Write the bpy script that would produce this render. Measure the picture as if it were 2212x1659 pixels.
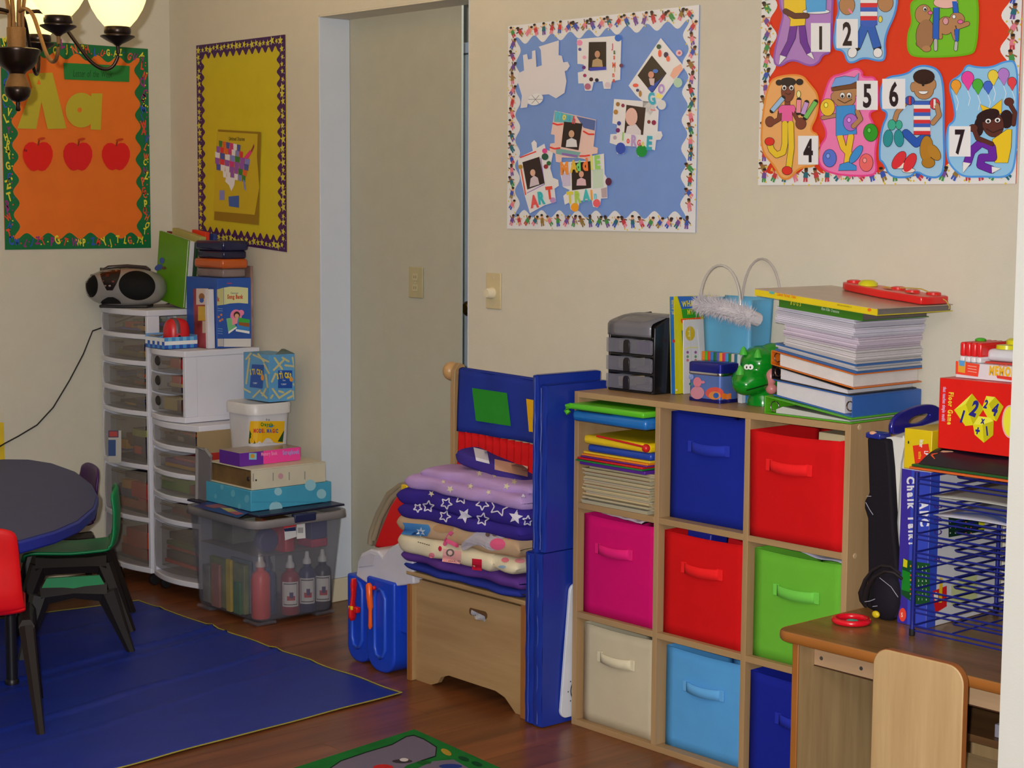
import bpy, math, random
from mathutils import Vector, Matrix
from mathutils.bvhtree import BVHTree
for o in list(bpy.data.objects): bpy.data.objects.remove(o)
random.seed(11)
SC = bpy.context.scene
COL = SC.collection
V = Vector

def lin(c):
    r = []
    for x in c[:3]:
        x /= 255.0
        r.append(x/12.92 if x <= .04045 else ((x+.055)/1.055)**2.4)
    return tuple(r)

# ---------------------------------------------------------------- camera
FP = 3714.26                       # focal length in pixels of the 2212 px frame
CAM = V((3.30907, -3.45171, 1.40373))
_y, _p, _r = -.84637, -.103418, .0061844
FW = V((math.sin(_y)*math.cos(_p), math.cos(_y)*math.cos(_p), math.sin(_p)))
_rt = V((math.cos(_y), -math.sin(_y), 0)); _up = _rt.cross(FW)
RT = _rt*math.cos(_r)+_up*math.sin(_r); UP = -_rt*math.sin(_r)+_up*math.cos(_r)
cd = bpy.data.cameras.new('camera'); cam = bpy.data.objects.new('camera', cd); COL.objects.link(cam)
cd.sensor_fit = 'HORIZONTAL'; cd.sensor_width = 36; cd.lens = FP*36/2212; cd.clip_start = .05
cam.matrix_world = Matrix(((RT.x, UP.x, -FW.x, CAM.x), (RT.y, UP.y, -FW.y, CAM.y), (RT.z, UP.z, -FW.z, CAM.z), (0, 0, 0, 1)))
SC.camera = cam
# ---------------------------------------------------------------- light
SC.view_settings.view_transform = 'Standard'; SC.view_settings.look = 'None'
SC.view_settings.gamma = 1; SC.view_settings.use_curve_mapping = False; SC.view_settings.exposure = 0.0
w = bpy.data.worlds.new('world'); SC.world = w; w.use_nodes = True
w.node_tree.nodes['Background'].inputs[0].default_value = (.80, .87, 1.0, 1)
w.node_tree.nodes['Background'].inputs[1].default_value = .055
fl = bpy.data.lights.new('camera_flash', 'POINT'); fl.energy = 430; fl.shadow_soft_size = .016; fl.color = (1, .985, .96)
fo = bpy.data.objects.new('camera_flash', fl); COL.objects.link(fo); fo.location = CAM-RT*.06+UP*.035-FW*.03

def ray(u, v): return FW+RT*((u-1106)/FP)-UP*((v-829.5)/FP)
def onY(u, v, y): d = ray(u, v); return CAM+d*((y-CAM.y)/d.y)
def onX(u, v, x): d = ray(u, v); return CAM+d*((x-CAM.x)/d.x)
def onZ(u, v, z): d = ray(u, v); return CAM+d*((z-CAM.z)/d.z)

# ---------------------------------------------------------------- materials
MATS = {}
def newmat(name):
    m = bpy.data.materials.new(name); m.use_nodes = True
    return m, m.node_tree, m.node_tree.nodes['Principled BSDF']
def P(col, rough=.5, spec=.4, bump=0.0, bs=200, metal=0.0, mott=.05, alpha=1.0, coat=0.0):
    key = ('P', col, rough, spec, bump, bs, metal, mott, alpha, coat)
    if key in MATS: return MATS[key]
    m, nt, b = newmat('paint')
    b.inputs['Roughness'].default_value = rough; b.inputs['Metallic'].default_value = metal
    b.inputs['Specular IOR Level'].default_value = spec; b.inputs['Coat Weight'].default_value = coat
    c = lin(col)
    tc = nt.nodes.new('ShaderNodeTexCoord')
    n = nt.nodes.new('ShaderNodeTexNoise'); n.inputs['Scale'].default_value = 14; n.inputs['Detail'].default_value = 3
    nt.links.new(tc.outputs['Object'], n.inputs['Vector'])
    r = nt.nodes.new('ShaderNodeValToRGB')
    r.color_ramp.elements[0].position = .3; r.color_ramp.elements[1].position = .7
    r.color_ramp.elements[0].color = tuple(x*(1-mott) for x in c)+(1,)
    r.color_ramp.elements[1].color = tuple(min(1, x*(1+mott)) for x in c)+(1,)
    nt.links.new(n.outputs['Fac'], r.inputs[0]); nt.links.new(r.outputs[0], b.inputs['Base Color'])
    if bump:
        n2 = nt.nodes.new('ShaderNodeTexNoise'); n2.inputs['Scale'].default_value = bs; n2.inputs['Detail'].default_value = 2
        nt.links.new(tc.outputs['Object'], n2.inputs['Vector'])
        bp = nt.nodes.new('ShaderNodeBump'); bp.inputs['Strength'].default_value = bump; bp.inputs['Distance'].default_value = .002
        nt.links.new(n2.outputs['Fac'], bp.inputs['Height']); nt.links.new(bp.outputs[0], b.inputs['Normal'])
    b.inputs['Alpha'].default_value = alpha
    MATS[key] = m; return m
def VC(rough=.5, spec=.35, bump=0.0, bs=300):
    key = ('VC', rough, spec, bump)
    if key in MATS: return MATS[key]
    m, nt, b = newmat('print'); b.inputs['Roughness'].default_value = rough; b.inputs['Specular IOR Level'].default_value = spec
    a = nt.nodes.new('ShaderNodeAttribute'); a.attribute_name = 'Col'
    nt.links.new(a.outputs['Color'], b.inputs['Base Color'])
    if bump:
        n2 = nt.nodes.new('ShaderNodeTexNoise'); n2.inputs['Scale'].default_value = bs
        bp = nt.nodes.new('ShaderNodeBump'); bp.inputs['Strength'].default_value = bump; bp.inputs['Distance'].default_value = .003
        nt.links.new(n2.outputs['Fac'], bp.inputs['Height']); nt.links.new(bp.outputs[0], b.inputs['Normal'])
    MATS[key] = m; return m
def WOOD(c1, c2, axis='x', rough=.42, scale=9, stretch=22, rnd=0.0):
    key = ('W', c1, c2, axis, rough, scale, rnd)
    if key in MATS: return MATS[key]
    m, nt, b = newmat('wood'); b.inputs['Roughness'].default_value = rough; b.inputs['Specular IOR Level'].default_value = .4
    tc = nt.nodes.new('ShaderNodeTexCoord'); mp = nt.nodes.new('ShaderNodeMapping')
    s = [scale*stretch]*3; s['xyz'.index(axis)] = scale
    mp.inputs['Scale'].default_value = s
    nt.links.new(tc.outputs['Object'], mp.inputs['Vector'])
    n = nt.nodes.new('ShaderNodeTexNoise'); n.inputs['Scale'].default_value = .6; n.inputs['Detail'].default_value = 5; n.inputs['Roughness'].default_value = .62
    src = mp.outputs[0]
    if rnd:
        oi = nt.nodes.new('ShaderNodeObjectInfo'); ad = nt.nodes.new('ShaderNodeVectorMath'); ad.operation = 'MULTIPLY_ADD'
        ad.inputs[1].default_value = (40, 40, 40); nt.links.new(oi.outputs['Random'], ad.inputs[0]); nt.links.new(src, ad.inputs[2]); src = ad.outputs[0]
    nt.links.new(src, n.inputs['Vector'])
    r = nt.nodes.new('ShaderNodeValToRGB'); r.color_ramp.elements[0].position = .32; r.color_ramp.elements[1].position = .68
    r.color_ramp.elements[0].color = lin(c1)+(1,); r.color_ramp.elements[1].color = lin(c2)+(1,)
    nt.links.new(n.outputs['Fac'], r.inputs[0])
    out = r.outputs[0]
    if rnd:
        hv = nt.nodes.new('ShaderNodeHueSaturation'); mr = nt.nodes.new('ShaderNodeMapRange')
        mr.inputs[3].default_value = 1-rnd; mr.inputs[4].default_value = 1+rnd
        nt.links.new(oi.outputs['Random'], mr.inputs[0]); nt.links.new(mr.outputs[0], hv.inputs['Value']); nt.links.new(out, hv.inputs['Color']); out = hv.outputs[0]
    nt.links.new(out, b.inputs['Base Color'])
    bp = nt.nodes.new('ShaderNodeBump'); bp.inputs['Strength'].default_value = .08; bp.inputs['Distance'].default_value = .001
    nt.links.new(n.outputs['Fac'], bp.inputs['Height']); nt.links.new(bp.outputs[0], b.inputs['Normal'])
    MATS[key] = m; return m
def CLEAR(col, alpha=.4, rough=.3, spec=.5): return P(col, rough, spec, 0, 200, 0, .04, alpha)
def GLOW(col, strength):
    m, nt, b = newmat('lamp_glass')
    b.inputs['Base Color'].default_value = lin(col)+(1,); b.inputs['Roughness'].default_value = .4
    b.inputs['Emission Color'].default_value = lin(col)+(1,); b.inputs['Emission Strength'].default_value = strength
    return m

# ---------------------------------------------------------------- mesh builder
class B:
    def __init__(s): s.v = []; s.f = []; s.c = []
    def add(s, vs, fs, col=None):
        n = len(s.v); s.v += [V(p) for p in vs]
        for f in fs: s.f.append([i+n for i in f]); s.c.append(col)
        return s
    def box(s, x0, x1, y0, y1, z0, z1, col=None, rz=0, ry=0, rx=0, piv=None):
        vs = [V((x, y, z)) for z in (z0, z1) for y in (y0, y1) for x in (x0, x1)]
        if rz or ry or rx:
            c = V(piv) if piv else V(((x0+x1)/2, (y0+y1)/2, z0))
            M = Matrix.Rotation(rz, 3, 'Z') @ Matrix.Rotation(ry, 3, 'Y') @ Matrix.Rotation(rx, 3, 'X')
            vs = [c+M @ (p-c) for p in vs]
        return s.add(vs, [(0, 2, 3, 1), (4, 5, 7, 6), (0, 1, 5, 4), (2, 6, 7, 3), (0, 4, 6, 2), (1, 3, 7, 5)], col)
    def prism(s, pts, off, col=None, side=None):
        n = len(pts); pts = [V(p) for p in pts]; off = V(off)
        return s.add(pts+[p+off for p in pts], [list(range(n)), [n+i for i in range(n)][::-1]]+[(i, n+i, n+(i+1) % n, (i+1) % n) for i in range(n)], col)
    def lathe(s, prof, c=(0, 0, 0), seg=24, col=None, M=None, sx=1, sy=1):
        c = V(c); vs = []
        for r, z in prof:
            for k in range(seg):
                a = 2*math.pi*k/seg; p = V((r*math.cos(a)*sx, r*math.sin(a)*sy, z))
                vs.append(c+(M @ p if M else p))
        fs = [(i*seg+k, i*seg+(k+1) % seg, (i+1)*seg+(k+1) % seg, (i+1)*seg+k) for i in range(len(prof)-1) for k in range(seg)]
        if prof[0][0] > 1e-6: fs.append([k for k in range(seg)][::-1])
        if prof[-1][0] > 1e-6: fs.append([(len(prof)-1)*seg+k for k in range(seg)])
        return s.add(vs, fs, col)
    def tube(s, pts, r, seg=8, col=None, closed=False, flat=None):
        pts = [V(p) for p in pts]; n = len(pts); vs = []
        rs = r if isinstance(r, (list, tuple)) else [r]*n
        ref = V((0, 0, 1))
        for i, p in enumerate(pts):
            t = (pts[(i+1) % n]-pts[i-1]) if closed else (pts[min(i+1, n-1)]-pts[max(i-1, 0)])
            t.normalize()
            if abs(t.dot(ref)) > .98: ref = V((1, .3, 0)).normalized()
            a = t.cross(ref).normalized(); b = t.cross(a).normalized(); ref = -b if False else ref
            for k in range(seg):
                g = 2*math.pi*k/seg
                vs.append(p+a*(rs[i]*math.cos(g)*(flat[0] if flat else 1))+b*(rs[i]*math.sin(g)*(flat[1] if flat else 1)))
        m = n if closed else n-1
        fs = [(i*seg+k, i*seg+(k+1) % seg, ((i+1) % n)*seg+(k+1) % seg, ((i+1) % n)*seg+k) for i in range(m) for k in range(seg)]
        if not closed: fs += [list(range(seg))[::-1], [(n-1)*seg+k for k in range(seg)]]
        return s.add(vs, fs, col)
    def ell(s, c, r, seg=20, rings=12, col=None, M=None, pw=1.0):
        c = V(c); vs = []; r = (r, r, r) if not isinstance(r, (tuple, list)) else r
        sg = lambda x: math.copysign(abs(x)**pw, x)
        for i in range(rings+1):
            th = math.pi*i/rings
            for k in range(seg):
                a = 2*math.pi*k/seg
                p = V((r[0]*sg(math.sin(th))*sg(math.cos(a)), r[1]*sg(math.sin(th))*sg(math.sin(a)), -r[2]*sg(math.cos(th))))
                vs.append(c+(M @ p if M else p))
        return s.add(vs, [(i*seg+k, i*seg+(k+1) % seg, (i+1)*seg+(k+1) % seg, (i+1)*seg+k) for i in range(rings) for k in range(seg)], col)
    def grid(s, fn, nu, nv, col=None):
        vs = [fn(i/nu, j/nv) for j in range(nv+1) for i in range(nu+1)]
        return s.add(vs, [(j*(nu+1)+i, j*(nu+1)+i+1, (j+1)*(nu+1)+i+1, (j+1)*(nu+1)+i) for j in range(nv) for i in range(nu)], col)
    def rot(s, piv, rz=0, ry=0, rx=0, start=0):
        M = Matrix.Rotation(rz, 3, 'Z') @ Matrix.Rotation(ry, 3, 'Y') @ Matrix.Rotation(rx, 3, 'X'); piv = V(piv)
        for i in range(start, len(s.v)): s.v[i] = piv+M @ (s.v[i]-piv)
        return s

THINGS = []
def obj(name, b, mat, parent=None, bevel=0, seg=2, smooth=40, sub=0, merge=False, solid=0, **tags):
    me = bpy.data.meshes.new(name); me.from_pydata([tuple(p) for p in b.v], [], b.f)
    if any(c is not None for c in b.c):
        at = me.color_attributes.new('Col', 'FLOAT_COLOR', 'CORNER'); data = []
        for p, c in zip(me.polygons, b.c):
            data += (list(lin(c or (200, 200, 200)))+[1])*p.loop_total
        at.data.foreach_set('color', data)
    me.update()
    if merge or bevel:
        import bmesh
        bm = bmesh.new(); bm.from_mesh(me)
        if merge: bmesh.ops.remove_doubles(bm, verts=bm.verts, dist=1e-5)
        bmesh.ops.recalc_face_normals(bm, faces=bm.faces); bm.to_mesh(me); bm.free()
    o = bpy.data.objects.new(name, me); COL.objects.link(o)
    for m in (mat if isinstance(mat, list) else [mat]): me.materials.append(m)
    if bevel:
        md = o.modifiers.new('bevel', 'BEVEL'); md.width = bevel; md.segments = seg; md.limit_method = 'ANGLE'; md.angle_limit = .6
    if solid:
        md = o.modifiers.new('solid', 'SOLIDIFY'); md.thickness = solid; md.offset = 0
    if sub:
        md = o.modifiers.new('sub', 'SUBSURF'); md.levels = sub; md.render_levels = sub
    if smooth:
        for p in me.polygons: p.use_smooth = True
        if not sub: me.set_sharp_from_angle(angle=math.radians(smooth))
    if parent is not None: o.parent = parent
    for k, v in tags.items(): o[k] = v
    return o
def thing(name, label, cat, group=None):
    o = bpy.data.objects.new(name, None); COL.objects.link(o); o.empty_display_size = .05
    o['label'] = label; o['category'] = cat
    if group: o['group'] = group
    THINGS.append(o); return o
def one(name, b, mat, label, cat, group=None, **kw):
    o = obj(name, b, mat, None, **kw); o['label'] = label; o['category'] = cat
    if group: o['group'] = group
    return o
def struct(name, b, mat, **kw):
    o = obj(name, b, mat, None, **kw); o['kind'] = 'structure'; return o
def finish_things():
    for t in THINGS:
        pts = []
        def walk(o):
            for c in o.children:
                if c.type == 'MESH': pts.extend(v.co for v in c.data.vertices)
                walk(c)
        walk(t)
        if not pts: continue
        xs = [p.x for p in pts]; ys = [p.y for p in pts]; zs = [p.z for p in pts]
        t.location = ((min(xs)+max(xs))/2, (min(ys)+max(ys))/2, min(zs))
        inv = Matrix.Translation(-t.location)
        for c in t.children: c.matrix_parent_inverse = inv
# ---------------------------------------------------------------- flat print
GL = {}
def glyph(ch, bold):
    k = (ch, bold)
    if k in GL: return GL[k]
    cu = bpy.data.curves.new('g', 'FONT'); cu.body = ch; cu.size = 1.0; cu.resolution_u = 3; cu.offset = bold
    cu.fill_mode = 'FRONT' if hasattr(cu, 'fill_mode') else 'FRONT'
    ob = bpy.data.objects.new('g', cu); COL.objects.link(ob)
    dg = bpy.context.evaluated_depsgraph_get(); e = ob.evaluated_get(dg); me = e.to_mesh()
    vs = [(v.co.x, v.co.y) for v in me.vertices]; fs = [list(p.vertices) for p in me.polygons]
    e.to_mesh_clear(); bpy.data.objects.remove(ob); bpy.data.curves.remove(cu)
    if not vs: GL[k] = ([], [], .3); return GL[k]
    x0 = min(v[0] for v in vs); x1 = max(v[0] for v in vs)
    GL[k] = ([(v[0]-x0, v[1]/.73) for v in vs], fs, x1-x0); return GL[k]
def grow(pts, k):
    n = len(pts); ar = sum(pts[i][0]*pts[(i+1) % n][1]-pts[(i+1) % n][0]*pts[i][1] for i in range(n)); sg = 1 if ar > 0 else -1; out = []
    for i in range(n):
        dx = pts[(i+1) % n][0]-pts[i-1][0]; dy = pts[(i+1) % n][1]-pts[i-1][1]; l = math.hypot(dx, dy) or 1
        out.append((pts[i][0]+dy/l*k*sg, pts[i][1]-dx/l*k*sg))
    return out
class Pr:
    def __init__(s, mapper, b=None): s.m = mapper; s.b = b or B(); s.k = 0; s.ol = 0
    def poly(s, pts, col, L=1):
        if s.ol and len(pts) > 2 and L > 4.4: s._add(grow(pts, s.ol), (34, 22, 26), L-.5)
        s._add(pts, col, L)
    def _add(s, pts, col, L):
        s.k += 1; L = L+.02*(s.k % 20)
        s.b.add([s.m(x, y, L) for x, y in pts], [list(range(len(pts)))], col)
    def rect(s, x0, y0, x1, y1, col, L=1): s.poly([(x0, y0), (x1, y0), (x1, y1), (x0, y1)], col, L)
    def circ(s, x, y, rx, ry, col, L=1, n=18, a=0, a0=0, a1=2*math.pi):
        ca, sa = math.cos(a), math.sin(a); pts = []
        for k in range(n):
            t = a0+(a1-a0)*k/(n if a1-a0 > 6.28 else n-1); X, Y = rx*math.cos(t), ry*math.sin(t)
            pts.append((x+X*ca-Y*sa, y+X*sa+Y*ca))
        s.poly(pts, col, L)
    def line(s, pts, wd, col, L=1, caps=True):
        ol = s.ol; s.ol = 0
        if ol and wd > 18: s._line(pts, wd+2*ol, (34, 22, 26), L-.5, True)
        s._line(pts, wd, col, L, caps); s.ol = ol
    def _line(s, pts, wd, col, L=1, caps=True):
        for (x0, y0), (x1, y1) in zip(pts, pts[1:]):
            l = math.hypot(x1-x0, y1-y0) or 1; nx, ny = -(y1-y0)/l*wd/2, (x1-x0)/l*wd/2
            s.poly([(x0+nx, y0+ny), (x1+nx, y1+ny), (x1-nx, y1-ny), (x0-nx, y0-ny)], col, L)
        if caps and wd > 2.5:
            for x, y in pts: s.circ(x, y, wd/2, wd/2, col, L, 10)
    def star(s, x, y, r, col, L=1, a=0, n=5, q=.45):
        s.poly([(x+(r if k % 2 == 0 else r*q)*math.sin(a+math.pi*k/n), y-(r if k % 2 == 0 else r*q)*math.cos(a+math.pi*k/n)) for k in range(2*n)], col, L)
    def text(s, st, x, y, h, col, L=1, a=0, bold=.02, wx=.85, sp=.1, down=True):
        cx = 0; ca, sa = math.cos(a), math.sin(a); sg = -1 if down else 1
        for i, ch in enumerate(st):
            if ch == ' ': cx += .42*h*wx; continue
            vs, fs, wd = glyph(ch, bold); c = col[i % len(col)] if isinstance(col, list) else col
            pts = [(cx+vx*h*wx, sg*vy*h) for vx, vy in vs]
            s.b.add([s.m(x+px*ca-py*sa, y+px*sa+py*ca, L) for px, py in pts], fs, c)
            cx += (wd+sp)*h*wx
        return cx
def crop(ox, oy, sc, fn): return lambda x, y, L: fn(ox+x/sc, oy+y/sc, L)
def wallY(y0=-.004, e=.0006): return lambda u, v, L: onY(u, v, y0-e*L)
def wallX(x0, e=.0006): return lambda u, v, L: onX(u, v, x0+e*L)
def topZ(z0, e=.0003): return lambda u, v, L: onZ(u, v, z0+e*L)
def bvh_of(objs):
    bpy.context.view_layer.update()
    dg = bpy.context.evaluated_depsgraph_get(); vs = []; fs = []
    for o in objs:
        e = o.evaluated_get(dg); me = e.to_mesh(); n = len(vs)
        vs += [o.matrix_world @ v.co for v in me.vertices]; fs += [[i+n for i in p.vertices] for p in me.polygons]; e.to_mesh_clear()
    return BVHTree.FromPolygons(vs, fs)
def decal(objs, back, e=.0006, lift=.0012):
    t = bvh_of(objs)
    def m(u, v, L):
        d = ray(u, v).normalized(); h = t.ray_cast(CAM, d)
        p = h[0] if h[0] is not None else back(u, v)
        return p-d*(lift+e*L)
    return m
def disc(pr, x, y, rx, ry, col, L=1, n=28, rings=5, a=0, clip=None):
    ca, sa = math.cos(a), math.sin(a); vs = []; fs = []
    for i in range(rings+1):
        for k in range(n):
            t = 2*math.pi*k/n; q = i/rings; X, Y = rx*q*math.cos(t), ry*q*math.sin(t)
            px, py = x+X*ca-Y*sa, y+X*sa+Y*ca
            if clip: px, py = clip(px, py)
            vs.append(pr.m(px, py, L))
    fs = [(i*n+k, i*n+(k+1) % n, (i+1)*n+(k+1) % n, (i+1)*n+k) for i in range(rings) for k in range(n)]
    pr.b.add(vs, fs, col)
def patch(pr, x0, y0, x1, y1, col, L=1, nx=6, ny=6, warp=None):
    def f(a, c):
        X, Y = x0+(x1-x0)*a, y0+(y1-y0)*c
        if warp: X, Y = warp(X, Y)
        return pr.m(X, Y, L)
    pr.b.grid(f, nx, ny, col)

# ================================================================ the room
M_WALL = P((212, 205, 188), .75, .25, .35, 260, 0, .015)
M_WALLL = P((208, 203, 188), .75, .25, .35, 260, 0, .015)
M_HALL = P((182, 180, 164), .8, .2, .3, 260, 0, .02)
M_TRIM = P((206, 214, 228), .45, .4, .05, 200, 0, .015)  # white trim, bluish daylight on the jamb put into the colour
M_BASE = P((214, 204, 176), .5, .35, 0, 200, 0, .02)
M_WHITE = P((196, 197, 192), .6, .3, .15, 200, 0, .012)
XL = -2.589
OL, OR, OT, TH = -1.599, -.800, 2.045, .127
b = B(); b.box(-3.2, 4.6, -5.2, 2.2, -.12, -.0035)
floor = struct('floor', b, WOOD((58, 30, 18), (92, 50, 28), 'y', .38, 2.2, 14))
M_FLOOR = WOOD((96, 54, 30), (134, 78, 44), 'y', .30, 2.4, 16, .10)
rw = .127; x = -2.585; row = 0
while x < 2.5:
    off = random.uniform(0, 1.2); y = -2.9+off-1.2
    while y < .12:
        y0, y1 = max(y, -2.9), min(y+1.2, .12 if OL-.1 < x < OR else -.002)
        if y1-y0 > .02:
            pb = B(); pb.box(x+.0004, x+rw-.0004, y0+.0004, y1-.0004, -.0034, 0)
            obj('plank', pb, M_FLOOR, floor, smooth=0)
        y += 1.2
    x += rw; row += 1
b = B()
b.box(-2.75, OL, 0, TH, -.003, 2.5); b.box(OL, OR, 0, TH, OT, 2.5); b.box(OR, 4.6, 0, TH, -.003, 2.5)
struct('wall_back', b, M_WALL, smooth=0)
b = B(); b.box(XL-.12, XL, -5.2, 0, -.003, 2.5); struct('wall_left', b, M_WALLL, smooth=0)
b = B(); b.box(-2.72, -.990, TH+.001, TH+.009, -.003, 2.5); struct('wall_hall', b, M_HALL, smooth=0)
b = B(); b.box(-3.2, 4.6, -5.2, 2.2, 2.5, 2.6); struct('ceiling', b, P((225, 220, 210), .9, .1, 0, 200, 0, .01), smooth=0)
b = B(); b.box(1.607, 4.6, -.75, -.63, -.003, 2.5); struct('wall_right', b, M_WHITE, smooth=0)
b = B(); b.box(OL, OL+.006, -.001, TH, .0835, OT-.006); struct('trim_1', b, M_TRIM, bevel=.0015)
b = B(); b.box(OL+.007, OR-.007, -.001, TH, OT-.006, OT-.0005); struct('trim_4', b, M_WALL, smooth=0)
b = B(); b.box(OR-.002, OR, -.001, TH, .0, OT-.006); struct('trim_2', b, M_TRIM)
b = B(); b.box(OL, OL+.013, -.013, TH, 0, .083); struct('baseboard_jamb', b, M_BASE, bevel=.003)
b = B(); b.box(XL+.013, OL+.0, -.013, -.0005, 0, .083); struct('baseboard_back', b, M_BASE, bevel=.003)
b = B(); b.box(OR-.0, 1.9, -.013, -.0005, 0, .083); struct('baseboard_right', b, M_BASE, bevel=.003)
b = B(); b.box(XL+.0005, XL+.013, -5, -.0005, 0, .083); struct('baseboard_left', b, M_BASE, bevel=.003)
# far hall door seen through the gap
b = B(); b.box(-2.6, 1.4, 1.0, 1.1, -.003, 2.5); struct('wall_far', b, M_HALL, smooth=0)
hl = bpy.data.lights.new('hall_daylight_fill', 'POINT'); hl.energy = 9; hl.color = (.82, .91, 1.0); hl.shadow_soft_size = .12  # added unseen fill for bluish hall daylight, brightens the far door
ho = bpy.data.objects.new('hall_daylight_fill', hl); COL.objects.link(ho); ho.location = (-.55, .42, 2.1)
dz = onY(1004, 118, .55).z
b = B(); b.box(-2.0, -1.15, .55, .585, .005, dz); door = struct('door_1', b, P((196, 206, 214), .45, .4), bevel=.003)
b = B(); b.box(-2.1, -1.05, .54, .60, dz+.004, onY(1004, 92, .54).z); b.box(-1.145, -1.05, .54, .60, .0, dz+.004); struct('trim_3', b, M_TRIM, bevel=.002)
k = onY(1005, 667, .50)
b = B(); R90 = Matrix.Rotation(math.pi/2, 3, 'X')
b.lathe([(.0, .055), (.018, .053), (.027, .04), (.028, .03), (.02, .016), (.011, .012), (.011, .004), (.03, .003), (.031, -.0)], (k.x, .549, k.z), 20, M=R90)
obj('door_knob', b, P((176, 132, 52), .22, .6, 0, 200, 1.0), door, label='polished brass door knob')

def plate(name, label, x0, x1, z0, z1, y, kind):
    t = thing(name, label, 'switch')
    b = B(); b.box(x0, x1, y-.006, y-.0005, z0, z1); obj('cover_plate', b, P((206, 190, 150) if kind else (176, 166, 128), .45, .4), t, bevel=.002)
    cx, cz = (x0+x1)/2, (z0+z1)/2
    if kind:
        b = B(); b.lathe([(.0, .026), (.013, .025), (.016, .018), (.018, .002), (.018, 0)], (cx-.004, y-.006, cz-.006), 20, M=R90)
        obj('dimmer_knob', b, P((226, 214, 184), .4, .4), t)
    else:
        for dz_ in (.018, -.018):
            b = B(); b.box(cx-.013, cx+.013, y-.0085, y-.0062, cz+dz_-.012, cz+dz_+.012); r = obj('socket_face', b, P((188, 178, 140), .45, .4), t, bevel=.001)
            for sx in (-.005, .005):
                b = B(); b.box(cx+sx-.001, cx+sx+.001, y-.0088, y-.0086, cz+dz_-.004, cz+dz_+.005); obj('slot', b, P((60, 55, 45), .7), r, smooth=0)
    for dz_ in ((.042, -.042) if kind else (0,)):
        b = B(); b.lathe([(0, .0012), (.003, .0008), (.0032, 0)], (cx, y-.0062 if kind else y-.0068, cz+dz_), 10, M=R90); obj('screw', b, P((200, 190, 160), .4), t)
plate('dimmer_switch', 'almond dimmer switch with round knob between the opening and blue photo board', -.709, -.641, 1.088, 1.198, 0, 1)
plate('wall_socket', 'small almond socket plate on the darker wall inside the opening', -1.258, -1.183, 1.094, 1.197, TH+.001, 0)

# ================================================================ bulletin boards
def scallop_border(t, axmap, W, H, wd, amp, pitch, col, mat, part='border_strip'):
    # axmap(a,b,L): a along width 0..W, b up 0..H
    n = 10
    def strip(L0, ev):
        k = max(2, int(round(L0/pitch))); N = k*n
        out, inn = [], []
        for i in range(N+1):
            s_ = L0*i/N; inn.append((s_, wd+amp*math.cos(2*math.pi*k*i/N))); out.append((s_, 0))
        bb = B(); vs = [ev(*p) for p in out]+[ev(*p) for p in inn]
        bb.add(vs, [(i, i+1, N+2+i, N+1+i) for i in range(N)], col)
        return bb
    q = 1
    for ev, L0 in ((lambda s, d: axmap(s, H-d, q), W), (lambda s, d: axmap(s, d, q), W), (lambda s, d: axmap(d, s, q+.6), H), (lambda s, d: axmap(W-d, s, q+.6), H)):
        obj(part, strip(L0, ev), mat, t, smooth=0, solid=0)
M_PAPER = VC(.42, .4)
M_CARD = VC(.35, .45)
def board(label, fn, W, H, col, wd, amp, pitch, bcol):
    t = thing('bulletin_board', label, 'bulletin board', 'bulletin boards on the walls')
    bb = B(); c = [fn(0, 0, 0), fn(W, 0, 0), fn(W, H, 0), fn(0, H, 0)]; nrm = fn(0, 0, 0)-fn(0, 0, 1); nrm = nrm.normalized()*.0025
    bb.prism(c, nrm, col); obj('backing', bb, P(col, .5, .35, 0, 200, 0, .03), t, smooth=0)
    scallop_border(t, fn, W, H, wd, amp, pitch, bcol, M_PAPER)
    return t
def kids(pr, pts, L=3, sc=1):
    cols = [(200, 60, 70), (60, 90, 190), (70, 150, 80), (230, 130, 150), (120, 80, 160), (40, 110, 130), (150, 120, 60)]
    for x, y in pts:
        a = random.uniform(-.9, .9); c = random.choice(cols); c2 = random.choice(cols); sk = random.choice([(226, 170, 130), (150, 95, 60), (90, 60, 45)])
        def q(dx, dy): return (x+(dx*math.cos(a)-dy*math.sin(a))*sc, y+(dx*math.sin(a)+dy*math.cos(a))*sc)
        pr.poly([q(-5, 2), q(5, 2), q(4, -7), q(-4, -7)], c, L)
        pr.poly([q(-4, 9), q(-1, 9), q(0, 2), q(-4, 2)], c2, L); pr.poly([q(1, 9), q(5, 8), q(4, 2), q(0, 2)], c2, L)
        pr.line([q(-4, -5), q(-9, -8)], 2.2*sc, sk, L, False); pr.line([q(4, -5), q(9, -1)], 2.2*sc, sk, L, False)
        X, Y = q(0, -10); pr.circ(X, Y, 4*sc, 4.3*sc, sk, L, 8); X, Y = q(0, -12.5); pr.circ(X, Y, 4*sc, 2.3*sc, (50, 35, 30), L+.5, 8)
        for _ in range(2): pr.circ(x+random.uniform(-14, 14)*sc, y+random.uniform(-14, 14)*sc, 1.8*sc, 1.8*sc, (226, 200, 70), L, 6)
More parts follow.
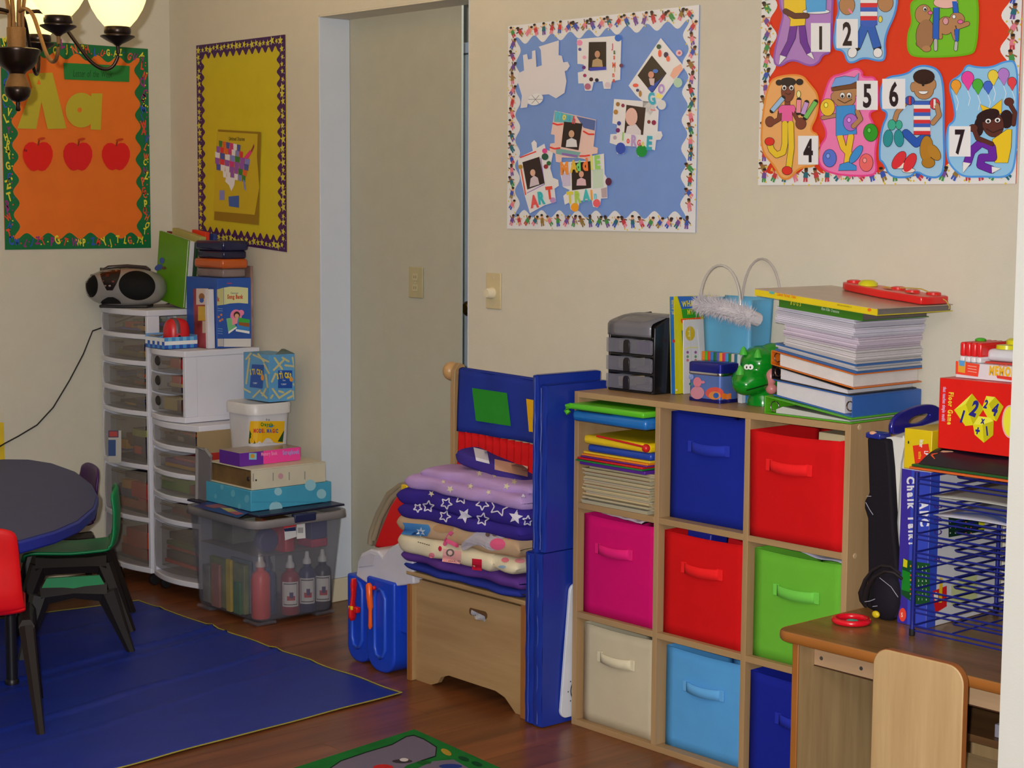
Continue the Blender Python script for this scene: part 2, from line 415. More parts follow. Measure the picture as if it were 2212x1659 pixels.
# ---- blue photo board
bx0, bx1, bz0, bz1 = -.614, .154, 1.334, 1.937
def fnB(a, b_, L): return V((bx0+a, -.003-.0006*L, bz0+b_))
tb = board('blue board of train photo cut-outs with white scalloped border', fnB, bx1-bx0, bz1-bz0, (122, 156, 222), .046, .011, .0735, (232, 232, 236))
def mm(fn, k=1000.0): return lambda x, y, L: fn(x/k, y/k, L)     # print in millimetres on a board
W_, H_ = (bx1-bx0)*1000, (bz1-bz0)*1000
def along(W, H, d, step):
    pts = [(x_, d) for x_ in range(int(d), int(W-d*.6), step)]+[(x_, H-d) for x_ in range(int(d), int(W-d*.6), step)]
    pts += [(d*.95, y_) for y_ in range(int(d+step), int(H-d-step*.5), step)]+[(W-d*.95, y_) for y_ in range(int(d+step), int(H-d-step*.5), step)]
    return pts
flip = lambda fn, H: (lambda x, y, L: fn(x/1000, (H-y)/1000, L))
pr = Pr(flip(fnB, H_)); kids(pr, along(W_, H_, 23, 34), 4, 1.55); obj('border_print', pr.b, M_PAPER, tb, smooth=0)
mB = crop(1060, 0, 3.19, wallY(-.0055))
def frame_part(outline, col, name='train_cutout', lab=None):
    p_ = Pr(mB); p_.poly(outline, col, 2); o = obj(name, p_.b, M_CARD, tb, smooth=0)
    if lab: o['label'] = lab
    return o
WHT = (236, 234, 236)
def photo(p_, quad, L=5, skin=(214, 170, 140), shirt=(225, 225, 228)):
    p_.poly(quad, (44, 30, 28), L)
    cx = sum(q[0] for q in quad)/4; cy = sum(q[1] for q in quad)/4
    h = abs(quad[2][1]-quad[0][1])
    p_.poly([(cx-h*.2, cy+h*.40), (cx-h*.17, cy+h*.16), (cx, cy+h*.08), (cx+h*.17, cy+h*.16), (cx+h*.2, cy+h*.40)], shirt, L+1)
    p_.circ(cx, cy-h*.06, h*.10, h*.13, skin, L+2, 14)
# engine
fp = frame_part([(205, 745), (215, 660), (185, 560), (190, 505), (230, 485), (222, 380), (250, 372), (258, 410), (285, 405), (285, 352), (308, 345), (315, 462), (352, 450), (345, 345), (330, 322), (470, 278), (468, 380), (490, 385), (500, 430), (530, 425), (545, 455), (525, 485), (510, 490), (522, 560), (508, 640), (450, 678), (400, 650), (330, 655), (350, 690), (300, 725), (255, 715), (250, 740)], (228, 224, 230), lab='blank white locomotive cut-out')
p_ = Pr(mB); p_.circ(308, 685, 55, 38, (238, 238, 240), 3, 24, -.35); 
for a in range(6): p_.line([(308, 685), (308+50*math.cos(a*1.05), 685+34*math.sin(a*1.05))], 3, (120, 120, 130), 4, False)
obj('wheel_drawing', p_.b, M_CARD, fp, smooth=0)
# second car
fp = frame_part([(596, 270), (880, 245), (900, 260), (892, 550), (835, 560), (826, 612), (780, 612), (770, 560), (710, 565), (696, 625), (650, 625), (640, 575), (604, 575), (600, 500), (640, 490), (640, 445), (598, 440)], WHT)
p_ = Pr(mB); photo(p_, [(676, 290), (796, 288), (796, 478), (672, 485)], 3, (200, 150, 120), (190, 160, 120))
p_.line([(680, 478), (796, 470)], 22, (60, 70, 190), 6, False)
for x_, y_, r_, c in [(878, 262, 24, (40, 110, 215)), (612, 295, 20, (240, 150, 190)), (642, 465, 13, (110, 40, 140)), (900, 452, 14, (110, 50, 90)), (692, 547, 14, (70, 30, 40)), (731, 552, 13, (30, 25, 60)), (668, 596, 22, (190, 110, 140)), (806, 585, 20, (225, 205, 215)), (648, 520, 12, (170, 50, 110)), (614, 340, 11, (70, 80, 160)), (645, 395, 12, (240, 170, 200))]: p_.circ(x_, y_, r_, r_, c, 4, 14)
for ch, x_, y_, c in [('J', 832, 335, (230, 60, 90)), ('a', 845, 372, (90, 120, 70)), ('s', 845, 408, (225, 90, 60)), ('M', 838, 465, (235, 90, 50)), ('i', 852, 495, (220, 170, 40)), ('n', 838, 530, (225, 90, 60)), ('e', 840, 568, (220, 90, 70))]: p_.text(ch, x_, y_, 36, c, 4, bold=.04)
obj('decoration', p_.b, M_CARD, fp, smooth=0)
# third car (tilted)
fp = frame_part([(1172, 262), (1335, 462), (1100, 795), (1045, 745), (1050, 700), (1000, 655), (950, 590)], WHT)
p_ = Pr(mB); p_.poly([(1110, 382), (1212, 505), (1112, 645), (1012, 520)], (44, 30, 28), 3); p_.poly([(1170, 545), (1195, 515), (1112, 640), (1080, 610)], (50, 80, 180), 4)
p_.circ(1105, 515, 20, 24, (214, 150, 130), 5, 14); p_.circ(1135, 490, 20, 14, (70, 120, 210), 5, 12); p_.poly([(1090, 540), (1130, 540), (1125, 590), (1100, 585)], (215, 190, 190), 5)
for x_, y_, rx, ry, c in [(1158, 322, 16, 17, (40, 80, 60)), (1165, 368, 12, 26, (240, 90, 60)), (1208, 378, 16, 20, (60, 30, 80)), (1222, 405, 13, 20, (245, 110, 80)), (998, 588, 20, 13, (245, 100, 80)), (1030, 645, 10, 22, (180, 130, 60)), (1012, 622, 11, 11, (60, 70, 120)), (1298, 365, 22, 22, (235, 190, 200)), (1290, 570, 30, 34, (180, 215, 190)), (1178, 722, 30, 34, (225, 225, 225)), (1300, 365, 10, 10, (200, 90, 120))]: p_.circ(x_, y_, rx, ry, c, 5, 14)
p_.poly([(1260, 470), (1310, 440), (1325, 480), (1260, 545), (1235, 520)], (240, 180, 160), 4)
p_.text('G', 1090, 720, 80, (60, 180, 210), 6, -.15, .05); p_.text('O', 1150, 640, 64, (190, 150, 220), 6, .1, .04); p_.poly([(1150, 640), (1190, 660), (1170, 680), (1135, 670)], (245, 235, 130), 5)
p_.line([(1100, 755), (1135, 760)], 10, (230, 150, 150), 6, False)
obj('decoration', p_.b, M_CARD, fp, smooth=0)
# George
fp = frame_part([(850, 682), (1100, 700), (1158, 760), (1150, 905), (1175, 905), (1185, 935), (1170, 962), (1140, 965), (1132, 1035), (1060, 1020), (1050, 1078), (1015, 1078), (1005, 1010), (930, 1005), (915, 1060), (870, 1058), (868, 1000), (820, 985), (825, 925), (868, 922), (870, 858), (838, 850)], WHT)
p_ = Pr(mB); p_.poly([(935, 722), (1068, 742), (1050, 930), (920, 915)], (60, 40, 36), 3); p_.circ(970, 805, 42, 62, (236, 190, 180), 5, 18); p_.poly([(930, 918), (940, 870), (1000, 855), (1035, 900), (1035, 928)], (225, 218, 225), 4)
for x_, y_, r_, c in [(876, 718, 14, (170, 120, 60)), (911, 727, 12, (150, 50, 80)), (862, 772, 16, (190, 140, 70)), (884, 850, 14, (60, 70, 160)), (876, 898, 15, (130, 40, 110)), (1090, 840, 12, (140, 60, 50)), (1124, 845, 16, (150, 40, 80)), (856, 948, 13, (190, 170, 190)), (1160, 935, 20, (230, 230, 230))]: p_.circ(x_, y_, r_, r_*1.1, c, 4, 12)
p_.circ(895, 1022, 34, 40, (54, 84, 190), 5, 20); p_.circ(1040, 1040, 38, 42, (20, 150, 60), 5, 20)
for ch, x_, y_, h, c in [('l', 905, 965, 55, (150, 210, 100)), ('o', 935, 985, 44, (230, 90, 90)), ('R', 965, 1005, 76, (190, 160, 215)), ('G', 1008, 1002, 40, (225, 90, 110)), ('e', 1038, 1005, 44, (225, 215, 120)), ('E', 1072, 1028, 92, (60, 175, 200))]: p_.text(ch, x_, y_, h, c, 6, .05, .05)
obj('decoration', p_.b, M_CARD, fp, smooth=0)
# Noah
fp = frame_part([(440, 762), (725, 825), (720, 900), (708, 1010), (738, 1020), (735, 1058), (700, 1062), (690, 1110), (620, 1090), (490, 1085), (488, 1122), (450, 1115), (445, 1060), (405, 1040), (410, 990), (440, 985), (440, 930), (415, 925)], (240, 205, 195))
p_ = Pr(mB); photo(p_, [(505, 838), (632, 852), (605, 1035), (485, 1012)], 4)
p_.poly([(440, 765), (580, 798), (575, 850), (435, 840)], (110, 190, 200), 3); p_.poly([(590, 800), (722, 830), (716, 900), (640, 880)], (90, 110, 170), 3); p_.poly([(450, 1020), (620, 1050), (600, 1090), (450, 1060)], (130, 180, 180), 3)
p_.poly([(490, 1052), (600, 1070), (595, 1085), (490, 1068)], (150, 110, 190), 4)
for pts in ([(430, 850), (460, 860), (495, 855)], [(640, 905), (675, 925), (710, 925)], [(410, 1015), (440, 1025), (475, 1020)], [(615, 1075), (650, 1075), (680, 1070)]): p_.line(pts, 11, (240, 60, 50), 5)
for ch, x_, y_, c in [('N', 450, 815, (90, 200, 230)), ('o', 492, 822, (240, 220, 100)), ('a', 525, 830, (80, 180, 210)), ('h', 560, 848, (235, 70, 80))]: p_.text(ch, x_, y_, 50, c, 6, .15, .05)
obj('decoration', p_.b, M_CARD, fp, smooth=0)
# ART
fp = frame_part([(185, 1090), (290, 1040), (280, 985), (300, 965), (318, 985), (318, 1020), (370, 990), (380, 1030), (430, 1050), (410, 1160), (430, 1225), (465, 1240), (470, 1280), (440, 1300), (450, 1390), (370, 1415), (270, 1470), (235, 1350), (200, 1200)], WHT)
p_ = Pr(mB); p_.line([(205, 1085), (310, 1045)], 9, (240, 70, 60), 3); p_.line([(210, 1170), (240, 1340)], 9, (240, 90, 60), 3); p_.line([(250, 1330), (370, 1270), (345, 1090)], 5, (160, 110, 200), 3)
p_.poly([(218, 1118), (335, 1080), (372, 1262), (252, 1306)], (50, 32, 32), 4); p_.poly([(268, 1290), (275, 1230), (300, 1210), (325, 1225), (335, 1270)], (215, 200, 210), 5); p_.circ(290, 1190, 18, 24, (226, 180, 160), 6, 14)
for x_, y_, r_, c in [(372, 1040, 18, (230, 70, 150)), (374, 1080, 24, (40, 90, 70)), (400, 1125, 16, (40, 110, 60)), (380, 1148, 16, (150, 40, 60)), (205, 1150, 16, (190, 150, 60)), (428, 1380, 20, (200, 150, 210))]: p_.circ(x_, y_, r_, r_, c, 5, 12)
for ch, x_, y_, c in [('A', 275, 1430, (240, 90, 90)), ('R', 330, 1405, (50, 190, 200)), ('T', 385, 1370, (235, 80, 60))]: p_.text(ch, x_, y_, 82, c, 6, -.12, .06)
obj('decoration', p_.b, M_CARD, fp, smooth=0)
# MADDIE TRAIN
fp = frame_part([(482, 1120), (690, 1105), (695, 1075), (780, 1058), (785, 1200), (800, 1225), (805, 1365), (760, 1368), (755, 1410), (735, 1432), (705, 1425), (695, 1375), (612, 1385), (605, 1440), (575, 1460), (550, 1440), (545, 1395), (510, 1410), (500, 1350), (545, 1310), (500, 1290), (480, 1200)], WHT)
p_ = Pr(mB); photo(p_, [(556, 1125), (690, 1110), (692, 1295), (560, 1312)], 3, (226, 170, 150), (230, 190, 200))
p_.poly([(488, 1195), (550, 1190), (550, 1280), (495, 1285)], (210, 200, 230), 3); p_.poly([(700, 1170), (775, 1165), (778, 1290), (705, 1300)], (205, 225, 205), 3); p_.poly([(760, 1300), (800, 1290), (802, 1360), (765, 1362)], (190, 170, 180), 3)
p_.circ(580, 1428, 28, 30, (245, 165, 30), 5, 18); p_.circ(730, 1400, 25, 28, (245, 100, 110), 5, 18); p_.circ(812, 1252, 22, 27, (95, 35, 70), 5, 18)
for ch, x_, y_, h, c in [('M', 482, 1200, 84, (250, 150, 60)), ('A', 545, 1185, 80, (235, 190, 60)), ('d', 590, 1175, 70, (130, 220, 130)), ('d', 635, 1172, 82, (250, 130, 60)), ('I', 690, 1165, 90, (230, 230, 120)), ('E', 718, 1160, 88, (160, 220, 110)),
                         ('T', 525, 1400, 78, (230, 215, 70)), ('R', 580, 1395, 78, (180, 215, 90)), ('A', 632, 1385, 78, (70, 195, 200)), ('I', 690, 1375, 66, (245, 170, 50)), ('n', 712, 1368, 48, (120, 210, 230))]: p_.text(ch, x_, y_, h, c, 6, -.05, .06)
obj('decoration', p_.b, M_CARD, fp, smooth=0)

# ---- red number board
rx0, rx1, rz0, rz1 = .370, 1.128, 1.460, 2.066
def fnR(a, b_, L): return V((rx0+a, -.003-.0006*L, rz0+b_))
tr = board('red board of numbered cartoon children cards with white scalloped border', fnR, rx1-rx0, rz1-rz0, (226, 62, 30), .040, .012, .080, (234, 234, 234))
W_, H_ = (rx1-rx0)*1000, (rz1-rz0)*1000
pr = Pr(flip(fnR, H_)); kids(pr, along(W_, H_, 21, 34), 4, 1.55); obj('border_print', pr.b, M_PAPER, tr, smooth=0)
mR = crop(1600, 0, 3.614, wallY(-.0055))
def blob(pts, n=3):
    for _ in range(n):                                  # corner cutting -> smooth die-cut outline
        q = []
        for i in range(len(pts)):
            a, c = pts[i], pts[(i+1) % len(pts)]
            q += [(a[0]*.75+c[0]*.25, a[1]*.75+c[1]*.25), (a[0]*.25+c[0]*.75, a[1]*.25+c[1]*.75)]
        pts = q
    return pts
def shrink(pts, k):
    out = []; n = len(pts)
    ar = sum(pts[i][0]*pts[(i+1) % n][1]-pts[(i+1) % n][0]*pts[i][1] for i in range(n))
    sg = 1 if ar > 0 else -1
    for i in range(n):
        dx = pts[(i+1) % n][0]-pts[i-1][0]; dy = pts[(i+1) % n][1]-pts[i-1][1]; l = math.hypot(dx, dy) or 1
        out.append((pts[i][0]-dy/l*k*sg, pts[i][1]+dx/l*k*sg))
    return out
def card(outline, edge, fill, lab):
    o_ = blob(outline); p_ = Pr(mR); p_.poly(o_, edge, 2); p_.poly(shrink(o_, 15), fill, 3)
    o = obj('number_card', p_.b, M_CARD, tr, smooth=0); o['label'] = lab
    q = Pr(mR); q.ol = 3.5
    return o, q
def num(p_, ch, x0, y0, x1, y1):
    p_.ol = 0; p_.rect(x0, y0, x1, y1, (240, 240, 244), 9); h = (y1-y0)*.80
    g = glyph(ch, .03); p_.text(ch, (x0+x1)/2-g[2]*h*.8/2, y1-(y1-y0)*.11, h, (40, 22, 34), 10, 0, .03, .8)
BR, TAN, DK, BLK = (112, 62, 44), (186, 136, 92), (96, 48, 40), (40, 26, 30)
o, p_ = card([(290, -90), (300, 60), (330, 110), (300, 220), (240, 480), (300, 535), (400, 462), (540, 530), (620, 490), (640, 430), (715, 420), (720, 120), (730, -90)], (150, 90, 190), (180, 130, 205), 'purple card numbered 1')
p_.poly([(338, -30), (505, -30), (510, 100), (500, 196), (385, 206), (390, 150), (338, 90)], (242, 205, 40), 5); p_.line([(350, 88), (420, 125), (515, 122)], 40, DK, 6)
p_.poly([(386, 204), (440, 204), (425, 300), (352, 445), (308, 430), (365, 320)], (110, 40, 160), 5); p_.poly([(455, 204), (502, 200), (520, 330), (552, 408), (520, 430), (465, 330)], (110, 40, 160), 5)
p_.poly([(308, 430), (355, 445), (298, 508)], (235, 235, 240), 6); p_.poly([(516, 425), (552, 408), (574, 466)], (235, 235, 240), 6)
p_.poly([(505, -40), (668, -40), (664, 88), (515, 98)], (80, 170, 235), 6); p_.circ(590, 90, 105, 18, (235, 240, 245), 5.5); p_.circ(420, -100, 60, 70, BR, 6)
num(p_, '1', 548, 180, 700, 405); obj('card_print', p_.b, M_CARD, o, smooth=0)
o, p_ = card([(735, -90), (765, 90), (735, 150), (715, 395), (800, 395), (825, 490), (880, 498), (960, 452), (1085, 488), (1140, 460), (1125, 290), (1225, 90), (1230, -90)], (80, 155, 235), (160, 205, 240), 'light blue card numbered 2')
p_.circ(830, 40, 60, 75, TAN, 5); p_.circ(1130, 20, 60, 72, TAN, 5); p_.line([(845, 75), (865, 100)], 16, (240, 130, 170), 6)
for i, c in enumerate([(50, 100, 205), (240, 240, 240), (220, 50, 60), (60, 100, 200), (240, 240, 240), (220, 50, 60), (60, 100, 200)]): p_.rect(934, -45+i*34, 1066, -11+i*34, c, 6)
p_.circ(1000, 178, 64, 34, (60, 100, 200), 5.5); p_.line([(970, 205), (905, 365)], 62, (46, 100, 195), 5, False); p_.line([(1015, 205), (1065, 370)], 62, (46, 100, 195), 5, False)
p_.circ(872, 410, 34, 40, (240, 240, 242), 6, 18, .4); p_.circ(1070, 412, 34, 36, (240, 240, 242), 6); p_.circ(1000, -130, 70, 80, TAN, 6); p_.circ(1090, 150, 14, 24, (235, 220, 90), 5)
num(p_, '2', 748, 148, 915, 375); obj('card_print', p_.b, M_CARD, o, smooth=0)
o, p_ = card([(1320, 60), (1330, 10), (1380, -10), (1400, -90), (1830, -90), (1865, 40), (1848, 380), (1790, 440), (1360, 458), (1295, 400), (1300, 250), (1335, 180)], (110, 185, 20), (120, 196, 40), 'green card with two brown puppies')
for e in [(1425, 110, 62, 74, .2), (1440, 270, 70, 120, .1), (1600, 200, 60, 70, 0), (1690, 150, 58, 52, .3), (1450, 380, 34, 24, .0)]: p_.circ(*e[:4], TAN if e[0] != 1440 else (166, 120, 84), 5, 20, e[4])
p_.line([(1550, 230), (1560, 290)], 30, TAN, 5); p_.line([(1650, 200), (1680, 295)], 44, TAN, 5); p_.line([(1700, 210), (1770, 185)], 34, TAN, 5.5); p_.circ(1400, 340, 30, 26, (150, 106, 74), 4.5)
p_.poly([(1505, 60), (1550, 60), (1545, 310), (1500, 300)], (40, 100, 205), 6); p_.poly([(1650, 10), (1690, 10), (1700, 100), (1660, 100)], (40, 100, 205), 6); p_.poly([(1670, 230), (1705, 220), (1700, 320), (1675, 330)], (40, 100, 205), 5.2)
p_.line([(1522, 315), (1522, 385)], 26, (190, 190, 190), 6); p_.line([(1682, 335), (1678, 385)], 24, (190, 190, 190), 6)
p_.circ(1600, 20, 95, 44, (240, 190, 180), 6); p_.circ(1438, 70, 14, 18, (245, 245, 245), 7, 12); p_.circ(1440, 74, 6, 8, BLK, 8, 8); p_.circ(1480, 100, 16, 12, (235, 110, 170), 7); p_.circ(1715, 170, 20, 14, (235, 110, 170), 7); p_.circ(1600, 165, 20, 26, (225, 160, 170), 7); p_.circ(1665, 130, 12, 14, (245, 245, 245), 7, 12)
obj('card_print', p_.b, M_CARD, o, smooth=0)
o, p_ = card([(210, 640), (300, 585), (480, 575), (540, 650), (615, 740), (605, 900), (540, 1020), (620, 1045), (615, 1305), (460, 1310), (390, 1405), (310, 1405), (260, 1300), (150, 1180), (160, 920)], (236, 150, 60), (242, 178, 110), 'orange card numbered 4')
p_.circ(368, 715, 50, 80, (128, 66, 50), 5); p_.circ(370, 640, 60, 32, BLK, 6); p_.circ(300, 645, 24, 20, BLK, 6); p_.circ(460, 640, 26, 22, BLK, 6)
for x_ in (340, 396): p_.circ(x_, 685, 17, 20, (245, 245, 245), 7, 12); p_.circ(x_, 688, 7, 9, BLK, 8, 8)
p_.line([(345, 725), (368, 738), (392, 726)], 4, BLK, 8, False); p_.rect(345, 780, 385, 830, (128, 66, 50), 4.5)
p_.poly([(292, 850), (320, 822), (415, 822), (428, 850), (415, 885), (400, 870), (405, 948), (318, 948), (322, 880), (300, 885)], (240, 100, 170), 6)
p_.line([(308, 870), (300, 930), (240, 965)], 30, (128, 66, 50), 5); p_.circ(228, 950, 34, 40, (128, 66, 50), 5); p_.circ(470, 965, 40, 44, (128, 66, 50), 5); p_.line([(415, 880), (445, 940)], 26, (128, 66, 50), 5)
for pts, c in [([(245, 865), (330, 765)], (160, 200, 240)), ([(455, 780), (450, 880)], (245, 150, 170)), ([(515, 800), (485, 890)], (205, 160, 225)), ([(585, 795), (505, 920)], (120, 200, 100))]: p_.line(pts, 34, c, 6, False)
p_.circ(452, 735, 14, 26, (240, 235, 160), 6)
p_.line([(345, 965), (345, 1120), (330, 1190), (280, 1210), (240, 1170), (225, 1120)], 44, (240, 205, 50), 6); p_.line([(390, 965), (395, 1150), (375, 1310)], 44, (240, 205, 50), 6); p_.circ(225, 1105, 36, 30, (230, 50, 40), 7); p_.circ(362, 1332, 38, 32, (230, 50, 40), 7)
num(p_, '4', 448, 1060, 605, 1285); obj('card_print', p_.b, M_CARD, o, smooth=0)
o, p_ = card([(655, 700), (700, 590), (800, 570), (905, 520), (960, 560), (950, 600), (1075, 590), (1085, 860), (1000, 880), (1040, 960), (1080, 1050), (1050, 1200), (1075, 1350), (1000, 1385), (720, 1370), (600, 1300), (600, 1150), (680, 1050), (600, 900)], (240, 70, 150), (246, 130, 190), 'pink card numbered 5')
p_.rect(725, 670, 895, 760, TAN, 5); p_.circ(810, 770, 86, 70, TAN, 5); p_.circ(722, 755, 16, 30, TAN, 5); p_.circ(905, 720, 16, 30, TAN, 5); p_.poly([(705, 690), (910, 640), (915, 685), (710, 710)], (120, 72, 40), 6)
p_.poly([(705, 680), (740, 610), (810, 595), (890, 605), (920, 570), (915, 630), (860, 655)], (120, 170, 235), 7)
for x_ in (794, 846): p_.circ(x_, 745, 18, 22, (245, 245, 245), 7, 12); p_.circ(x_, 752, 7, 9, BLK, 8, 8)
p_.line([(755, 775), (810, 805), (870, 775)], 5, BLK, 8, False)
p_.poly([(745, 830), (890, 820), (905, 1045), (745, 1060)], (62, 150, 225), 6); p_.line([(910, 870), (935, 930), (880, 985)], 34, TAN, 7); p_.line([(640, 920), (745, 900)], 28, TAN, 5)
for x_, y_, rx, ry, c in [(678, 838, 55, 66, (242, 200, 50)), (858, 955, 56, 66, (180, 110, 210)), (1015, 1035, 55, 68, (50, 160, 40)), (694, 1235, 52, 68, (90, 120, 220)), (980, 1270, 52, 68, (244, 110, 110))]: p_.circ(x_, y_, rx, ry, c, 6.5, 20); p_.circ(x_-12, y_-18, 14, 18, tuple(min(255, k_+50) for k_ in c), 7, 10)
p_.line([(775, 1065), (800, 1150), (850, 1205)], 46, (242, 200, 50), 5.5); p_.line([(860, 1065), (845, 1150), (830, 1270)], 46, (242, 200, 50), 5.5)
p_.circ(900, 1205, 30, 80, (62, 150, 225), 6.5, 20, .6); p_.poly([(762, 1330), (775, 1285), (840, 1265), (900, 1295), (903, 1328)], (62, 150, 225), 6.5)
num(p_, '5', 905, 630, 1070, 858); obj('card_print', p_.b, M_CARD, o, smooth=0)
o, p_ = card([(1090, 600), (1300, 575), (1350, 520), (1440, 500), (1560, 540), (1595, 700), (1590, 1000), (1600, 1300), (1560, 1395), (1450, 1390), (1370, 1340), (1330, 1392), (1160, 1392), (1110, 1270), (1070, 1250), (1090, 1000), (1150, 880), (1080, 860)], (70, 150, 235), (165, 208, 240), 'blue card numbered 6')
p_.rect(1355, 610, 1505, 700, TAN, 5); p_.circ(1430, 700, 76, 75, TAN, 5); p_.circ(1345, 680, 18, 36, TAN, 4.5); p_.circ(1508, 660, 16, 36, TAN, 4.5); p_.circ(1430, 600, 82, 56, (52, 26, 22), 6); p_.rect(1350, 600, 1510, 618, (52, 26, 22), 6.2)
for x_ in (1412, 1448): p_.circ(x_, 640, 5, 7, BLK, 8, 8)
p_.circ(1424, 664, 8, 6, BLK, 8, 8); p_.circ(1425, 712, 36, 22, (245, 245, 245), 7, 16, 0, 0, math.pi)
for i, c in enumerate([(60, 100, 200), (240, 240, 240), (220, 50, 60), (60, 100, 200), (240, 240, 240), (220, 50, 60), (60, 100, 200), (240, 240, 240), (220, 50, 60)]): p_.rect(1350, 790+i*29, 1480, 819+i*29, c, 6)
p_.line([(1290, 800), (1220, 880), (1205, 930)], 34, TAN, 5.5); p_.circ(1320, 785, 36, 34, (60, 90, 190), 6.5); p_.rect(1310, 755, 1328, 815, (220, 60, 70), 7); p_.line([(1530, 820), (1550, 900), (1500, 960)], 36, TAN, 7); p_.circ(1515, 810, 38, 44, (220, 60, 70), 6.5); p_.rect(1505, 775, 1522, 845, (240, 240, 240), 7)
p_.line([(1290, 1040), (1370, 1120), (1450, 1060)], 60, (40, 90, 190), 5.5)
for x_, y_, rx, ry, c, a in [(1150, 1080, 36, 66, (40, 150, 160), .1), (1235, 1080, 36, 66, (40, 150, 160), -.1), (1180, 975, 30, 40, (60, 180, 150), 0), (1235, 975, 24, 34, (60, 180, 150), 0), (1235, 1250, 40, 78, (225, 50, 60), .6), (1320, 1270, 40, 80, (225, 50, 60), .5), (1450, 1160, 50, 100, (185, 130, 40), .05), (1510, 1190, 40, 70, (190, 135, 45), -.6), (1465, 1270, 50, 40, (180, 126, 38), 0)]: p_.circ(x_, y_, rx, ry, c, 7, 18, a)
p_.circ(1240, 1290, 50, 26, (240, 230, 225), 6.5); p_.circ(1310, 1330, 50, 18, (240, 230, 225), 6.5)
num(p_, '6', 1105, 615, 1285, 850); obj('card_print', p_.b, M_CARD, o, smooth=0)
o, p_ = card([(1610, 640), (1720, 580), (1760, 495), (1840, 520), (1960, 520), (2060, 470), (2165, 470), (2170, 800), (2155, 1300), (2080, 1395), (1900, 1385), (1740, 1390), (1660, 1330), (1600, 1240), (1600, 980), (1670, 940), (1660, 820)], (80, 160, 240), (150, 205, 245), 'blue card numbered 7 with balloons')
for x_, y_, r_, c in [(1680, 665, 38, (244, 165, 50)), (1772, 610, 48, (240, 70, 170)), (1850, 660, 40, (80, 185, 60)), (1930, 670, 34, (70, 110, 220)), (1970, 590, 40, (240, 215, 70)), (2052, 580, 44, (185, 130, 215)), (2118, 640, 34, (235, 70, 80))]:
    p_.circ(x_, y_, r_, r_*1.1, c, 5, 16); p_.poly([(x_-r_*.85, y_+r_*.5), (x_+r_*.85, y_+r_*.5), (x_+4, y_+r_*2)], c, 5); p_.line([(x_, y_+r_*2), (x_+20, y_+r_*2+60), (x_+5, y_+r_*2+120)], 5, (235, 240, 245), 4.5, False)
p_.poly([(1870, 815), (1950, 850), (2040, 775), (2035, 885), (1900, 905)], (242, 200, 40), 6)
p_.circ(1970, 970, 82, 100, DK, 6, 20, -.2); p_.circ(1930, 900, 90, 44, (46, 22, 26), 6.5, 20, -.3); p_.circ(2075, 930, 50, 70, (46, 22, 26), 5.5); p_.circ(1860, 990, 34, 70, (46, 22, 26), 5.5)
for x_, y_ in ((1932, 945), (2005, 938)): p_.circ(x_, y_, 22, 18, (245, 245, 245), 7.5, 12, -.2); p_.circ(x_, y_+2, 8, 8, BLK, 8.5, 8)
p_.line([(1915, 1005), (1970, 1035), (2045, 1005)], 6, BLK, 8, False)
p_.poly([(1965, 1090), (2080, 1010), (2115, 1010), (2110, 1150), (2085, 1270), (1985, 1270)], (242, 205, 40), 6); p_.line([(1820, 1000), (1850, 1080), (1960, 1125)], 34, DK, 7); p_.circ(1815, 1000, 36, 28, DK, 7); p_.line([(2130, 970), (2140, 880), (2095, 800)], 30, DK, 7); p_.circ(2095, 795, 36, 30, DK, 7)
p_.line([(1970, 1230), (1960, 1150), (1880, 1110), (1800, 1180), (1770, 1270)], 60, (110, 40, 170), 6.5); p_.line([(1970, 1230), (1880, 1230), (1870, 1290), (1960, 1325)], 56, (110, 40, 170), 6.5); p_.poly([(1735, 1265), (1795, 1275), (1735, 1350)], (240, 240, 240), 7); p_.poly([(1960, 1300), (2030, 1315), (1962, 1352)], (240, 240, 240), 7)
num(p_, '7', 1628, 985, 1795, 1222); obj('card_print', p_.b, M_CARD, o, smooth=0)

# ---- orange alphabet board on the left wall
def fnO(a, b_, L): return V((XL+.003+.0006*L, -.691+a, 1.233+b_))
to = board('orange alphabet board with green letter border behind the chandelier', fnO, .595, .755, (232, 116, 38), .048, .012, .083, (16, 110, 62))
pr = Pr(flip(fnO, 755)); lc = [(226, 70, 50), (50, 90, 190), (226, 216, 60), (150, 50, 130), (226, 100, 60), (226, 216, 60)]
for x_, y_ in along(595, 755, 23, 27):
    x_ += random.uniform(-5, 5); y_ += random.uniform(-9, 9); pr.text(random.choice('UWACGLMQPYOJTVZHN'), x_-9, y_+9, random.choice([24, 28, 32]), random.choice(lc), 4, random.uniform(-.5, .5), .04)
    pr.circ(x_+12, y_+random.uniform(-10, 10), 3, 3, random.choice(lc), 4, 6)
obj('border_print', pr.b, M_PAPER, to, smooth=0)
mO = crop(0, 0, 2.963, wallX(XL+.0052)); YL = (190, 176, 50); OG = (232, 116, 38)
p_ = Pr(mO); p_.poly([(180, 470), (335, 465), (425, 822), (305, 826), (265, 650), (232, 826), (110, 822), (205, 560)], YL, 2); p_.poly([(235, 540), (262, 540), (248, 505)], OG, 3); obj('letter_cutout', p_.b, M_PAPER, to, smooth=0)
p_ = Pr(mO); p_.circ(520, 705, 100, 112, YL, 2, 28); p_.poly([(585, 598), (655, 598), (645, 832), (580, 828)], YL, 2); p_.circ(510, 704, 14, 16, OG, 3, 12); obj('letter_cutout', p_.b, M_PAPER, to, smooth=0)
